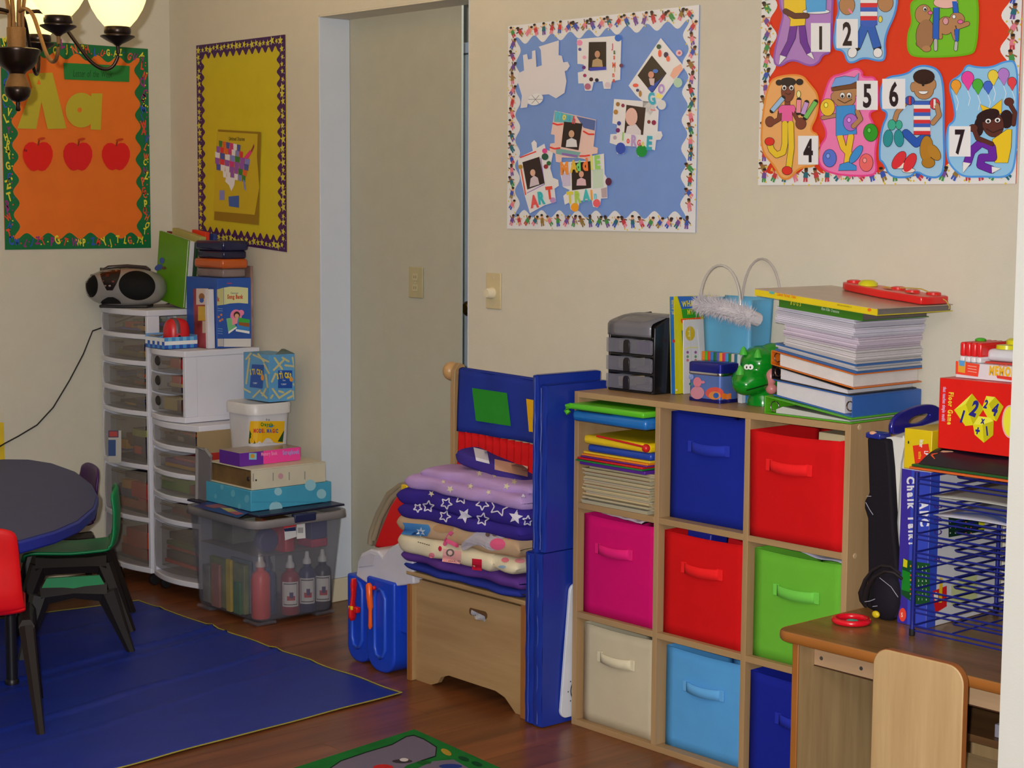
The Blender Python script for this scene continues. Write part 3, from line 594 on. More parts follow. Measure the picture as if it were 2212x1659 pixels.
def apple(cx, cy, s_, col):
    p_ = Pr(mO); hp_ = [(0, -.72), (.10, -.86), (.32, -.95), (.60, -.92), (.84, -.70), (.97, -.36), (.98, .0), (.88, .36), (.70, .68), (.48, .93), (.26, 1.0), (.10, .95), (0, .90)]
    pts = [(cx+s_*x_, cy+s_*y_*.98) for x_, y_ in hp_]+[(cx-s_*x_, cy+s_*y_*.98) for x_, y_ in hp_[::-1][1:-1]]
    p_.poly(pts, col, 2); p_.line([(cx+1, cy-s_*.70), (cx+10, cy-s_*1.08)], 10, (150, 40, 20), 3, False); p_.circ(cx+24, cy-s_*1.14, 26, 9, (200, 60, 20), 3, 12, -.2)
    if cx < 300: p_.text('Aa', cx-90, cy-30, 20, (60, 20, 20), 4)
    obj('apple_cutout', p_.b, M_PAPER, to, smooth=0)
apple(242, 1000, 98, (228, 28, 22)); apple(498, 1000, 95, (222, 26, 34)); apple(742, 1000, 92, (226, 26, 30))
p_ = Pr(mO); p_.poly([(405, 402), (830, 422), (828, 525), (412, 508)], (36, 128, 58), 2); p_.text('Letter of the Week', 470, 490, 46, (20, 60, 36), 3, .03, -.01, .62); obj('title_strip', p_.b, M_PAPER, to, smooth=0)
# ---- yellow board
def fnY(a, b_, L): return V((-2.388+a, -.003-.0006*L, 1.252+b_-.035*(a/.593-.5)*(1-b_/.742)))
ty = board('yellow board with purple star border and a small United States map', fnY, .593, .742, (210, 192, 40), .045, .010, .041, (70, 30, 92))
pr = Pr(flip(fnY, 742))
for x_, y_ in along(593, 742, 19, 26): pr.star(x_+random.uniform(-3, 3), y_+random.uniform(-4, 4), random.choice([11, 14, 17]), (214, 204, 70), 4, random.uniform(-.4, .4)); pr.circ(x_+13, y_+7, 2, 2, (225, 200, 230), 4, 6)
obj('border_print', pr.b, M_PAPER, ty, smooth=0)
mY = crop(0, 0, 2.963, wallY(-.0052))
p_ = Pr(mY); p_.poly([(1395, 828), (1670, 845), (1655, 1440), (1370, 1408)], (150, 120, 28), 2); mp = obj('poster_shadow', p_.b, M_CARD, ty, smooth=0)  # brown quad paints the map poster's shadow on the board
p_ = Pr(mY); p_.poly([(1388, 842), (1650, 858), (1645, 1000), (1660, 1200), (1630, 1375), (1365, 1352)], (204, 180, 40), 4); p_.text('United States', 1465, 898, 24, (40, 30, 20), 5, .03, .02, .66)
ST = [(70, 90, 170), (225, 60, 70), (150, 90, 180), (235, 235, 240), (40, 130, 60), (230, 110, 50), (130, 140, 215), (210, 60, 130)]
rows = [(898, 940, 1400, 1540), (938, 978, 1385, 1556), (975, 1015, 1376, 1600), (1012, 1052, 1376, 1592), (1050, 1090, 1384, 1582), (1088, 1128, 1402, 1572)]
random.seed(5)
for r_, (y0, y1, x0, x1) in enumerate(rows):
    n = 7 if r_ else 6; st = (x1-x0)/n
    for i in range(n):
        xa, xb = x0+i*st, x0+(i+1)*st; sk = (xa-1400)*.22
        if r_ == 5 and i == 0: continue
        p_.poly([(xa, y0+sk), (xb, y0+sk+st*.22), (xb-3, y1+sk+st*.2), (xa+2, y1+sk)], random.choice(ST), 5+.3*((i+r_) % 2))
p_.poly([(1450, 1130), (1505, 1140), (1500, 1185), (1480, 1225), (1465, 1185), (1440, 1160)], (236, 236, 240), 6); p_.poly([(1555, 1150), (1565, 1155), (1575, 1222), (1562, 1210)], (130, 140, 215), 6); p_.poly([(1560, 1010), (1600, 960), (1612, 975), (1585, 1020)], (225, 60, 130), 6); p_.poly([(1605, 965), (1625, 920), (1628, 940), (1612, 975)], (150, 60, 60), 6)
p_.rect(1405, 1218, 1438, 1280, (130, 140, 205), 5); p_.poly([(1462, 1258), (1530, 1252), (1530, 1330), (1466, 1320)], (40, 100, 180), 5)
obj('map_print', p_.b, M_CARD, mp, smooth=0)
random.seed(23)
# yellow-edged paper at the left edge of the left wall
t = thing('wall_paper_sheet', 'yellow-edged white paper sheet low on the wall behind the round table', 'paper')
b = B(); b.box(XL+.0004, XL+.002, -1.05, -.713, .40, .64); obj('sheet', b, P((206, 200, 180), .6), t, smooth=0)
b = B(); b.box(XL+.0022, XL+.0028, -.735, -.712, .395, .605); b.box(XL+.0022, XL+.0028, -1.05, -.735, .395, .42); obj('yellow_edge', b, P((222, 190, 40), .6), t, smooth=0)
# ================================================================ chandelier
DC = 4.5; PX = DC/FP
CC = CAM+ray(39, 240)*DC                     # finial tip
def zc(py): return CC.z+(240-py)*PX
M_BRZ = P((46, 34, 28), .3, .6, 0, 200, .75, .15)
M_BRZ2 = P((128, 92, 52), .38, .5, .6, 900, .55, .2)
ch = thing('chandelier', 'dark bronze chandelier with upturned glowing glass shades', 'chandelier')
b = B(); b.lathe([(0, zc(241)), (4*PX, zc(240)), (6*PX, zc(236)), (4*PX, zc(230)), (5*PX, zc(224)), (4*PX, zc(220))], (CC.x, CC.y, 0), 20); obj('finial', b, M_BRZ, ch)
b = B(); b.lathe([(4*PX, zc(221)), (16*PX, zc(217)), (25*PX, zc(208)), (28*PX, zc(197)), (27*PX, zc(190)), (26*PX, zc(189))], (CC.x, CC.y, 0), 28); obj('ball', b, M_BRZ, ch)
b = B(); b.lathe([(26*PX, zc(188.8)), (24*PX, zc(180)), (18*PX, zc(166)), (17*PX, zc(161))], (CC.x, CC.y, 0), 28); obj('neck', b, M_BRZ2, ch)
b = B(); b.lathe([(17*PX, zc(160.5)), (20*PX, zc(156)), (34*PX, zc(147)), (43*PX, zc(135)), (46*PX, zc(122)), (50*PX, zc(114)), (50*PX, zc(109)), (46*PX, zc(107)), (20*PX, zc(106))], (CC.x, CC.y, 0), 36); obj('bowl', b, M_BRZ, ch)
b = B(); b.lathe([(20*PX, zc(105.5)), (20*PX, zc(63)), (19*PX, zc(62))], (CC.x, CC.y, 0), 32); obj('column', b, M_BRZ2, ch)
b = B()
for k in range(8):
    a = 2*math.pi*k/8; b.tube([(CC.x+15*PX*math.cos(a), CC.y+15*PX*math.sin(a), zc(66)), (CC.x+14*PX*math.cos(a), CC.y+14*PX*math.sin(a), zc(40)), (CC.x+20*PX*math.cos(a), CC.y+20*PX*math.sin(a), zc(0)), (CC.x+34*PX*math.cos(a), CC.y+34*PX*math.sin(a), zc(-50)), (CC.x+8*PX*math.cos(a), CC.y+8*PX*math.sin(a), zc(-120))], 4*PX, 8)
obj('stem_cluster', b, M_BRZ2, ch)
b = B(); b.tube([(CC.x, CC.y, zc(-115)), (CC.x, CC.y, 2.47)], .008, 10); b.lathe([(.01, 2.46), (.06, 2.48), (.065, 2.499)], (CC.x, CC.y, 0), 24); obj('rod', b, M_BRZ, ch)
R0 = .266; tocam = V((CAM.x-CC.x, CAM.y-CC.y, 0)).normalized(); rgt = V((RT.x, RT.y, 0)).normalized()
M_GLASS = GLOW((255, 226, 150), 1.55)
for k in range(5):
    a = math.radians(95-72*k); d = tocam*math.cos(a)+rgt*math.sin(a); p0 = V((CC.x, CC.y, 0))
    def q(r, py): return p0+d*(r*R0)+V((0, 0, zc(py)))
    pts = []
    ctrl = [(.10, 30), (.25, 28), (.42, 45), (.58, 90), (.72, 130), (.84, 147), (.94, 143), (1.0, 120), (1.0, 98)]
    for i in range(len(ctrl)-1):
        P0 = ctrl[max(i-1, 0)]; P1 = ctrl[i]; P2 = ctrl[i+1]; P3 = ctrl[min(i+2, len(ctrl)-1)]
        for s_ in range(4):
            u = s_/4
            f = lambda A, Bq, C, D: .5*((2*Bq)+(-A+C)*u+(2*A-5*Bq+4*C-D)*u*u+(-A+3*Bq-3*C+D)*u**3)
            pts.append(q(f(P0[0], P1[0], P2[0], P3[0]), f(P0[1], P1[1], P2[1], P3[1])))
    pts.append(q(1, 97))
    b = B(); b.tube(pts, 4.2*PX, 10); obj('arm', b, M_BRZ2 if k % 2 else M_BRZ, ch)
    c = p0+d*R0
    b = B(); b.lathe([(4*PX, zc(99)), (10*PX, zc(94)), (26*PX, zc(86)), (37*PX, zc(79)), (37*PX, zc(77)), (28*PX, zc(76)), (27*PX, zc(74)), (29*PX, zc(70)), (29*PX, zc(62)), (27*PX, zc(58)), (0, zc(58))], (c.x, c.y, 0), 32); obj('cup', b, M_BRZ, ch)
    b = B(); b.lathe([(24*PX, zc(60)), (30*PX, zc(54)), (42*PX, zc(40)), (54*PX, zc(20)), (60*PX, zc(5)), (66*PX, zc(-18)), (76*PX, zc(-40)), (73*PX, zc(-40)), (63*PX, zc(-18)), (50*PX, zc(20)), (26*PX, zc(52)), (20*PX, zc(57))], (c.x, c.y, 0), 36); s_ = obj('shade', b, M_GLASS, ch, smooth=60, label='frosted glass bell shade, lit')
    lp = bpy.data.lights.new('bulb_light', 'POINT'); lp.energy = 3.6; lp.color = (1, .78, .45); lp.shadow_soft_size = .03
    lo = bpy.data.objects.new('bulb_light', lp); COL.objects.link(lo); lo.location = (c.x, c.y, zc(-48)); lo.parent = ch

# ================================================================ drawer towers
M_PL = P((214, 214, 226), .42, .4, 0, 200, 0, .015)
M_DR = CLEAR((150, 140, 130), .30, .28)
M_DRB = CLEAR((150, 146, 140), .16, .35)
BITS = [(200, 50, 50), (60, 110, 60), (60, 60, 130), (200, 150, 60), (110, 70, 50), (70, 50, 80), (150, 140, 130), (210, 90, 40), (40, 70, 120)]
def tower(label, x0, x1, y0, y1, z0, ztop, levels, bow, contents, casters=True, solidside=True, holes=False):
    t = thing('drawer_tower', label, 'drawer unit')
    post = .017
    def front(a, lift=0):                                   # bowed front plan curve
        return y0+bow-bow*math.cos((a-.5)*math.pi*.92)-lift
    def slab(z_a, z_b, name):
        N = 12; ia = .0025 if name == 'shelf_rail' else 0; pts = [(x0+ia+(x1-x0-2*ia)*i/N, front(i/N)) for i in range(N+1)]
        bb = B(); bb.prism([V((px, py, z_a)) for px, py in pts]+[V((x1-ia, y1-ia, z_a)), V((x0+ia, y1-ia, z_a))], (0, 0, z_b-z_a)); obj(name, bb, M_PL, t, bevel=.003)
    slab(ztop-.022, ztop, 'top_panel'); slab(z0, z0+.020, 'bottom_rail')
    for i, (za, zb) in enumerate(levels):
        if i < len(levels)-1 and not holes: slab(za-.018, za, 'shelf_rail')
    ys = y0+bow-bow*math.cos(.5*math.pi*.92)
    for xs in (x0, x1-post):
        bb = B(); bb.box(xs, xs+post, ys, ys+.05, z0+.02, ztop-.022); obj('corner_post', bb, M_PL, t, bevel=.002)
        bb = B(); bb.box(xs, xs+post, y1-.04, y1, z0+.02, ztop-.022); obj('corner_post', bb, M_PL, t, bevel=.002)
        if solidside:
            bb = B(); bb.box(xs+.002, xs+post-.002, ys+.05, y1-.04, z0+.02, ztop-.022); obj('side_panel', bb, M_PL, t)
    for i, (za, zb) in enumerate(levels):
        xa, xb = x0+post+.002, x1-post-.002; N = 12
        a0 = (xa-x0)/(x1-x0); a1 = (xb-x0)/(x1-x0)
        bb = B(); bb.grid(lambda u, v: V((xa+(xb-xa)*u, front(a0+(a1-a0)*u)+.004-.004*math.sin(v*math.pi), za+.003+(zb-za-.006)*v)), N, 4)
        d = obj('drawer', bb, M_DR, t, solid=.0025)
        bb = B(); bb.box(xa+.004, xb-.004, ys+.02, y1-.02, za+.003, za+.006)
        bb.box(xa+.004, xa+.006, ys+.02, y1-.02, za+.003, zb-.02); bb.box(xb-.006, xb-.004, ys+.02, y1-.02, za+.003, zb-.02)
        obj('drawer_tray', bb, M_DRB, d)
        if holes:
            hx = xa+(xb-xa)*.42; fy = front(a0+(a1-a0)*.42)-.0035
            bb = B(); bb.lathe([(0, .003), (.016, .0025), (.018, 0)], (hx, fy, (za+zb)/2+.01), 18, M=R90); obj('finger_hole', bb, P((36, 30, 28), .6), d)
        else:
            hx = (xa+xb)/2; fy = front(.5)-.006
            bb = B(); bb.box(hx-.045, hx+.045, fy-.006, fy+.006, zb-.016, zb-.009); obj('pull_lip', bb, M_DR, d, bevel=.002)
        cs = contents[i] if i < len(contents) else []
        H = zb-za-.012; bb = B()
        for c, (fx0, fx1), (fz0, fz1), dy in cs:
            bb.box(xa+.012+(xb-xa-.024)*fx0, xa+.012+(xb-xa-.024)*fx1, ys+.012+dy, min(ys+.012+dy+.12, y1-.03), za+.007+H*fz0, za+.007+H*fz1, c)
        rr = random.Random(i*7+int(abs(x0)*100))
        for _ in range(9):
            fx, fz = rr.uniform(.05, .8), rr.uniform(0, .35); wd = rr.uniform(.03, .10)
            q0 = xa+.012+(xb-xa-.03)*fx
            bb.box(q0, min(q0+wd, xb-.01), ys+.02+rr.uniform(0, .05), ys+.16, za+.007+H*fz, za+.007+H*min(.85, fz+rr.uniform(.05, .3)), rr.choice(BITS))
        obj('drawer_contents', bb, VC(.6), d, kind='stuff')
    if casters:
        for cx, cy in ((x0+.03, ys+.03), (x1-.03, ys+.03), (x0+.03, y1-.03), (x1-.03, y1-.03)):
            bb = B(); bb.lathe([(0, -.01), (.018, -.01), (.021, -.006), (.021, .006), (.018, .01), (0, .01)], (cx, cy, .0212), 16, M=Matrix.Rotation(math.pi/2, 3, 'Y')); bb.box(cx-.006, cx+.006, cy-.006, cy+.006, .03, z0+.004); obj('caster', bb, P((30, 28, 28), .5), t)
    return t
g = lambda v, y=-.353, u=310: onY(u, v, y).z
L1 = [(g(725), g(680)), (g(783), g(735)), (g(843), g(795)), (g(892), g(853)), (g(1008), g(905)), (g(1122), g(1022)), (g(1240)+.02, g(1132))]
E_ = []
c1 = [[((190, 60, 50), (.45, .55), (.2, .5), 0), ((70, 90, 190), (.3, .8), (.05, .15), 0), ((150, 130, 110), (.75, .95), (.05, .5), .02)],
      [((120, 110, 60), (.2, .9), (.05, .3), .01)], [((40, 60, 60), (.3, .95), (.25, .35), 0), ((150, 70, 40), (.6, .95), (.05, .2), .01)],
      [((30, 40, 50), (.3, .95), (.25, .38), 0)], [((40, 40, 70), (.5, .98), (.05, .7), .02), ((150, 160, 60), (.6, .9), (.55, .7), 0)],
      [((200, 40, 40), (.55, .95), (.35, .7), 0), ((200, 140, 60), (.3, .5), (.5, .7), 0), ((170, 90, 60), (.2, .95), (.05, .25), .01), ((40, 40, 60), (.2, .95), (.7, .85), .03)],
      [((190, 60, 30), (.4, .95), (.35, .75), 0), ((150, 50, 30), (.2, .9), (.05, .3), .01)]]
tw1 = tower('tall white tower of clear bowed drawers in the corner under the stereo', -2.56, -2.215, -.353, -.012, .05, 1.018, L1, .03, c1, True, False)
g2 = lambda v, u=418: onY(u, v, -.353).z
L2 = [(g2(973), g2(932)), (g2(1032), g2(988)), (g2(1084), g2(1040)), (g2(1136), g2(1096)), (g2(1262)+.01, g2(1148))]
c2 = [[((70, 60, 80), (.1, .9), (.05, .4), .01)], [((200, 150, 50), (.15, .9), (.05, .25), 0), ((120, 70, 150), (.15, .9), (.27, .5), 0), ((200, 60, 90), (.3, .9), (.5, .62), .01)],
      [((86, 150, 40), (.05, .75), (.05, .8), 0), ((140, 30, 50), (.78, .98), (.05, .6), 0)], [((130, 40, 60), (.25, .95), (.05, .4), .01), ((60, 40, 60), (.2, .9), (.4, .6), .02)],
      [((200, 40, 50), (.1, .95), (.1, .17), 0), ((40, 40, 70), (.15, .95), (.2, .38), 0), ((190, 40, 50), (.1, .95), (.4, .45), .01), ((40, 90, 50), (.15, .95), (.5, .58), 0), ((30, 30, 50), (.1, .9), (.6, .75), .02)]]
tower('white five-drawer cart of clear bowed drawers beside the tall corner tower', -2.20, -1.872, -.353, -.012, .05, .630, L2, .035, c2)
g3 = lambda v: onY(350, v, -.353).z
L3 = [(g3(806), g3(766)), (g3(851), g3(806)), (g3(893), g3(851))]
c3 = [[((190, 30, 40), (.5, .95), (.2, .8), 0)], [((200, 40, 50), (.55, .95), (.5, .9), 0), ((190, 160, 100), (.5, .95), (.3, .5), 0), ((50, 40, 70), (.55, .95), (.0, .3), 0)], [((180, 160, 90), (.25, .7), (.05, .8), 0), ((90, 40, 40), (.75, .95), (.05, .7), 0)]]
tower('small white three-drawer box with solid sides stacked on the five-drawer cart', -2.20, -1.957, -.353, -.015, .632, .887, L3, .03, c3, False, True, True)
# blue care label in the tall tower's front
b = B(); lp_ = Pr(lambda x, y, L: onY(x, y, -.3845-.0003*L), b)
lp_.rect(234, 930, 262, 1000, (206, 206, 206), 0); lp_.rect(234, 930, 256, 945, (70, 60, 110), 1); lp_.rect(236, 932, 254, 943, (196, 70, 70), 2); lp_.rect(234, 950, 250, 985, (40, 80, 150), 1)
obj('sticker', b, VC(.4), tw1, smooth=0)
# power cord
b = B(); cp = [(-2.50, -.045, 1.03), (-2.575, -.12, .99), onX(200, 715, XL+.012), onX(180, 765, XL+.012), onX(150, 822, XL+.012), onX(115, 880, XL+.012), onX(80, 918, XL+.012), onX(40, 942, XL+.012), onX(10, 958, XL+.012), onX(-60, 1000, XL+.012)]
b.tube(cp, .0028, 8); one('power_cord', b, P((30, 28, 28), .5), 'thin black power cord hanging down the wall from the stereo', 'cord', smooth=80)
# ---- boombox
bm_c = V((-2.428, -.292, 1.092)); bw, bd, bh = .150, .080, .072
Mz = Matrix.Rotation(math.radians(47), 3, 'Z')
t = thing('portable_stereo', 'silver rounded boombox with two dark speakers on the corner tower', 'stereo')
b = B(); b.ell(bm_c, (bw, bd, bh), 40, 24, None, Mz, .82); body = obj('body', b, P((150, 146, 144), .28, .5, 0, 200, .3), t, smooth=70)
b = B(); b.box(bm_c.x-.09, bm_c.x+.09, bm_c.y-.05, bm_c.y+.05, 1.0185, 1.03, None); b.rot((bm_c.x, bm_c.y, 0), math.radians(47)); obj('base', b, P((40, 38, 40), .4), t, bevel=.004)
pr = Pr(crop(170, 500, 7.54, decal([body], lambda u, v: onY(u, v, bm_c.y-.02), .0006)))
disc(pr, 950, 880, 300, 240, (10, 8, 8), 1, 36, 7, .12); obj('speaker_grille', pr.b, VC(.7, .2), t, smooth=60)
pr = Pr(pr.m); disc(pr, 205, 880, 108, 195, (10, 8, 8), 1, 30, 6); obj('speaker_grille', pr.b, VC(.7, .2), t, smooth=60)
pr = Pr(pr.m)
patch(pr, 350, 590, 690, 960, (26, 14, 14), 1, 10, 10, lambda X, Y: (515+(X-520)*(1-.72*max(0, (Y-640)/320)**1.6)-12*(Y-590)/400, Y)); obj('control_panel', pr.b, VC(.25, .5), t, smooth=60)
pr = Pr(pr.m)
for x_, y_, c in [(395, 805, (90, 60, 50)), (430, 885, (130, 110, 100)), (505, 885, (150, 130, 120)), (555, 815, (110, 50, 60)), (390, 632, (120, 40, 30)), (610, 637, (150, 90, 60))]: disc(pr, x_, y_, 22, 15, c, 3, 12, 2)
pr.text('00', 445, 740, 50, (130, 40, 20), 4, 0, 0, .9)
obj('button', pr.b, VC(.3), t, smooth=0)
pr = Pr(pr.m); patch(pr, 350, 1070, 690, 1180, (16, 14, 14), 1, 10, 5, lambda X, Y: (520+(X-520)*(1-.75*(1-(Y-1070)/110)**2), Y)); obj('lower_vent', pr.b, VC(.6), t, smooth=60)
b = B(); hp = [bm_c+Mz @ V((-.085, .01, .064)), bm_c+Mz @ V((-.07, .02, .074)), bm_c+Mz @ V((0, .02, .079)), bm_c+Mz @ V((.07, .02, .074)), bm_c+Mz @ V((.085, .01, .064))]; b.tube(hp, .007, 10); obj('handle', b, P((60, 50, 50), .3), t, smooth=80)

# ---- things on the corner tower
def tilt_box(name, x0, x1, y0, y1, z0, z1, ry, mat, label, cat, group=None, bevel=.0012, rz=0):
    b = B(); b.box(x0, x1, y0, y1, z0, z1, None, rz, ry, 0, (x1 if ry > 0 else x0, y0, z0)); return one(name, b, mat, label, cat, group, bevel=bevel)
def book(label, x0, x1, y0, y1, z0, z1, ry, cover, pages=(225, 220, 205), thick='y', group=None, name='book', rz=0, piv=None, spine=None):
    """upright or lying book: cover boards on both sides of the thin axis, a page block and a spine"""
    t = thing(name, label, 'book', group); c = .0022; piv = piv or (x1, y0, z0)
    cm = P(cover, .35, .45); pm = P(pages, .8, .2, 0, 200, 0, .06); sm = P(spine, .35, .45) if spine else cm
    def bxx(*a): bb = B(); bb.box(*a, None, rz, ry, 0, piv); return bb
    if thick == 'y':
        obj('cover', bxx(x0, x1, y0, y0+c, z0, z1), cm, t, smooth=0); obj('cover', bxx(x0, x1, y1-c, y1, z0, z1), cm, t, smooth=0)
        obj('pages', bxx(x0+.003, x1-.004, y0+c, y1-c, z0+.003, z1-.003), pm, t, smooth=0); obj('spine', bxx(x0, x0+.003, y0+c, y1-c, z0, z1), sm, t, smooth=0)
    elif thick == 'x':
        obj('cover', bxx(x0, x0+c, y0, y1, z0, z1), cm, t, smooth=0); obj('cover', bxx(x1-c, x1, y0, y1, z0, z1), cm, t, smooth=0)
        obj('pages', bxx(x0+c, x1-c, y0+.003, y1-.004, z0+.003, z1-.003), pm, t, smooth=0); obj('spine', bxx(x0+c, x1-c, y0, y0+.003, z0, z1), sm, t, smooth=0)
    else:
        obj('cover', bxx(x0, x1, y0, y1, z0, z0+c), cm, t, smooth=0); obj('cover', bxx(x0, x1, y0, y1, z1-c, z1), cm, t, smooth=0)
        obj('pages', bxx(x0+.004, x1-.004, y0+.003, y1-.004, z0+c, z1-c), pm, t, smooth=0); obj('spine', bxx(x0, x1, y0, y0+.003, z0+c, z1-c), sm, t, smooth=0)
    return t
gb = book('tilted green picture book leaning behind the stereo', -2.43, -2.228, -.172, -.162, 1.0192, 1.273, .16, (92, 150, 22), thick='y', piv=(-2.228, -.17, 1.0192))
pr = Pr(crop(170, 500, 7.54, lambda u, v, L: onY(u, v, -.1735-.0003*L)))
pr.circ(1355, 475, 38, 50, (60, 90, 170), 1, 14); pr.circ(1300, 585, 70, 46, (60, 90, 170), 1, 14, -.5); pr.circ(1390, 595, 36, 26, (100, 70, 50), 1, 14)
obj('cover_print', pr.b, VC(.4), gb, smooth=0)
tilt_box('magazine', -2.425, -2.226, -.160, -.142, 1.0192, 1.268, .16, P((216, 216, 220), .5), 'thick white magazine leaning right behind the green book', 'magazine')
tilt_box('folder', -2.425, -2.224, -.140, -.126, 1.0192, 1.262, .16, P((40, 70, 44), .5), 'dark green folder leaning behind the white magazine', 'folder')
tilt_box('notebook', -2.42, -2.222, -.124, -.098, 1.0192, 1.285, .16, P((176, 170, 100), .5), 'pale yellow notebook leaning behind the dark green folder', 'notebook')
tilt_box('picture_book', -2.50, -2.34, -.085, -.07, 1.0192, 1.29, .06, P((120, 50, 40), .6, .3, .3, 90, 0, .5), 'patterned maroon book standing at the very back of the tall tower', 'book')
tilt_box('picture_book', -2.32, -2.225, -.090, -.072, 1.0192, 1.30, .10, P((220, 60, 34), .5), 'bright red-orange book sticking up behind the green book', 'book')
tilt_box('picture_book', -2.245, -2.20, -.06, -.045, 1.0192, 1.293, .04, P((58, 80, 150), .5, .3, 0, 200, 0, .4), 'blue patterned book rear right on the tall tower', 'book')
# ---- things on the small three-drawer box
sb = thing('song_box', 'blue song-card box with girl picture on the three-drawer box', 'box')
x0, x1, y0, y1, z0, z1 = -2.195, -1.982, -.175, -.034, .888, 1.139
b = B(); b.box(x0, x1, y0, y1, z0, z1); obj('carton', b, P((40, 84, 170), .4, .45), sb, bevel=.0015)
pr = Pr(crop(300, 500, 6.381, lambda u, v, L: onX(u, v, x1+.0006+.0003*L)))
pr.poly([(1172, 775), (1260, 760), (1380, 765), (1505, 778), (1505, 995), (1380, 985), (1260, 992), (1172, 1010)], (212, 214, 160), 1); pr.text('Song Bank', 1220, 925, 56, (200, 50, 30), 2, 0, .05, .72); pr.text('Classroom', 1265, 862, 28, (70, 90, 130), 2, 0, .01, .8); pr.text('Lakeshore', 1215, 722, 22, (210, 60, 50), 2, 0, .03, .6)
pr.rect(1172, 1478, 1545, 1590, (214, 210, 206), 1); pr.circ(1340, 1160, 80, 85, (235, 130, 170), 1, 20); pr.circ(1410, 1120, 40, 40, (235, 130, 170), 1, 14); pr.circ(1350, 1150, 44, 48, (70, 40, 30), 2, 16); pr.circ(1350, 1165, 30, 32, (220, 170, 130), 3, 14)
pr.poly([(1205, 1200), (1270, 1190), (1345, 1320), (1235, 1410)], (120, 190, 130), 2); pr.poly([(1280, 1200), (1400, 1190), (1380, 1260), (1285, 1290)], (236, 150, 160), 3); pr.poly([(1370, 1185), (1530, 1220), (1525, 1385), (1340, 1350)], (60, 130, 200), 4); pr.poly([(1375, 1185), (1530, 1215), (1525, 1260), (1372, 1250)], (60, 170, 70), 5); pr.poly([(1372, 1250), (1525, 1262), (1522, 1320), (1375, 1290)], (150, 90, 40), 5); pr.poly([(1335, 1345), (1525, 1375), (1525, 1410), (1335, 1375)], (236, 236, 236), 5); pr.poly([(1235, 1380), (1345, 1310), (1350, 1330), (1235, 1412)], (236, 236, 236), 5)
obj('face_print', pr.b, VC(.4), sb, smooth=0)
pr = Pr(crop(300, 500, 6.381, lambda u, v, L: onY(u, v, y0-.0006-.0003*L)))
pr.poly([(1078, 800), (1168, 775), (1168, 1010), (1078, 1020)], (200, 200, 140), 1); pr.text('k', 1082, 960, 60, (200, 60, 50), 2, 0, .05); pr.rect(1085, 1478, 1168, 1585, (196, 192, 190), 1)
for x_, y_ in ((1100, 1180), (1135, 1150), (1120, 1230), (1150, 1215)): pr.star(x_, y_, 24, (220, 130, 50), 1)
for y_ in (1060, 1090, 1340, 1370, 1405): pr.line([(1088, y_), (1155, y_+6)], 5, (150, 190, 210), 1, False)
obj('side_print', pr.b, VC(.4), sb, smooth=0)
mg = thing('magazine_holder', 'white magazine holder of bright booklets left of the blue song box', 'organizer')
b = B(); b.box(-2.016, -1.998, -.205, -.177, .888, 1.10, None, 0, -.02); obj('body', b, P((216, 214, 222), .45), mg, bevel=.002)
b = B(); b.box(-2.10, -2.019, -.203, -.180, .888, 1.098); bk = obj('booklet', b, P((150, 60, 66), .5, .3, 0, 200, 0, .5), mg, bevel=.001)
pr = Pr(crop(300, 500, 6.381, lambda u, v, L: onY(u, v, -.2036-.0003*L)))
pr.rect(790, 785, 955, 1010, (214, 196, 186), 1); pr.circ(865, 900, 40, 50, (150, 100, 60), 2, 14); pr.circ(865, 950, 30, 34, (60, 90, 170), 3, 12); pr.rect(815, 1030, 945, 1230, (206, 170, 60), 1); pr.rect(875, 1235, 940, 1400, (196, 186, 170), 1)
obj('cover_print', pr.b, VC(.4), bk, smooth=0)
# checked card basket
bk = thing('card_basket', 'blue and white checked card tray of clips and papers', 'basket')
hx0, hx1, hy0, hy1 = -2.196, -2.062, -.346, -.212
b = B(); b.box(hx0, hx1, hy0, hy0+.003, .888, .928); b.box(hx0, hx1, hy1-.003, hy1, .888, .935); b.box(hx0, hx0+.003, hy0, hy1, .888, .938); b.box(hx1-.003, hx1, hy0, hy1, .888, .930); b.box(hx0, hx1, hy0, hy1, .888, .890); obj('tray', b, P((110, 160, 215), .45), bk, smooth=0)
random.seed(3)
b = B(); CK = [(36, 82, 180), (226, 230, 236), (70, 140, 210), (226, 230, 236), (110, 180, 225)]
for i in range(8):
    for j in range(3):
        xx = hx0+(hx1-hx0)*i/8; zz = .889+.0128*j; b.box(xx, xx+(hx1-hx0)/8, hy0-.0007, hy0-.0002, zz, zz+.0128, CK[(i*2+j*3+(i//2)) % 5])
for i in range(9):
    for j in range(3):
        yy = hy0+(hy1-hy0)*i/9; zz = .889+.0134*j; b.box(hx1+.0002, hx1+.0007, yy, yy+(hy1-hy0)/9, zz, zz+.0134, CK[(i*2+j+(i//2)) % 5])
obj('check_print', b, VC(.45), bk, smooth=0)
b = B()
for i in range(7): b.tube([(-2.185+.006*i, -.342+.004*i, .934), (-2.16+.006*i, -.325+.003*i, .92+.003*i)], .0014, 6)
obj('paper_clip', b, P((150, 150, 156), .25, .5, 0, 200, 1), bk)
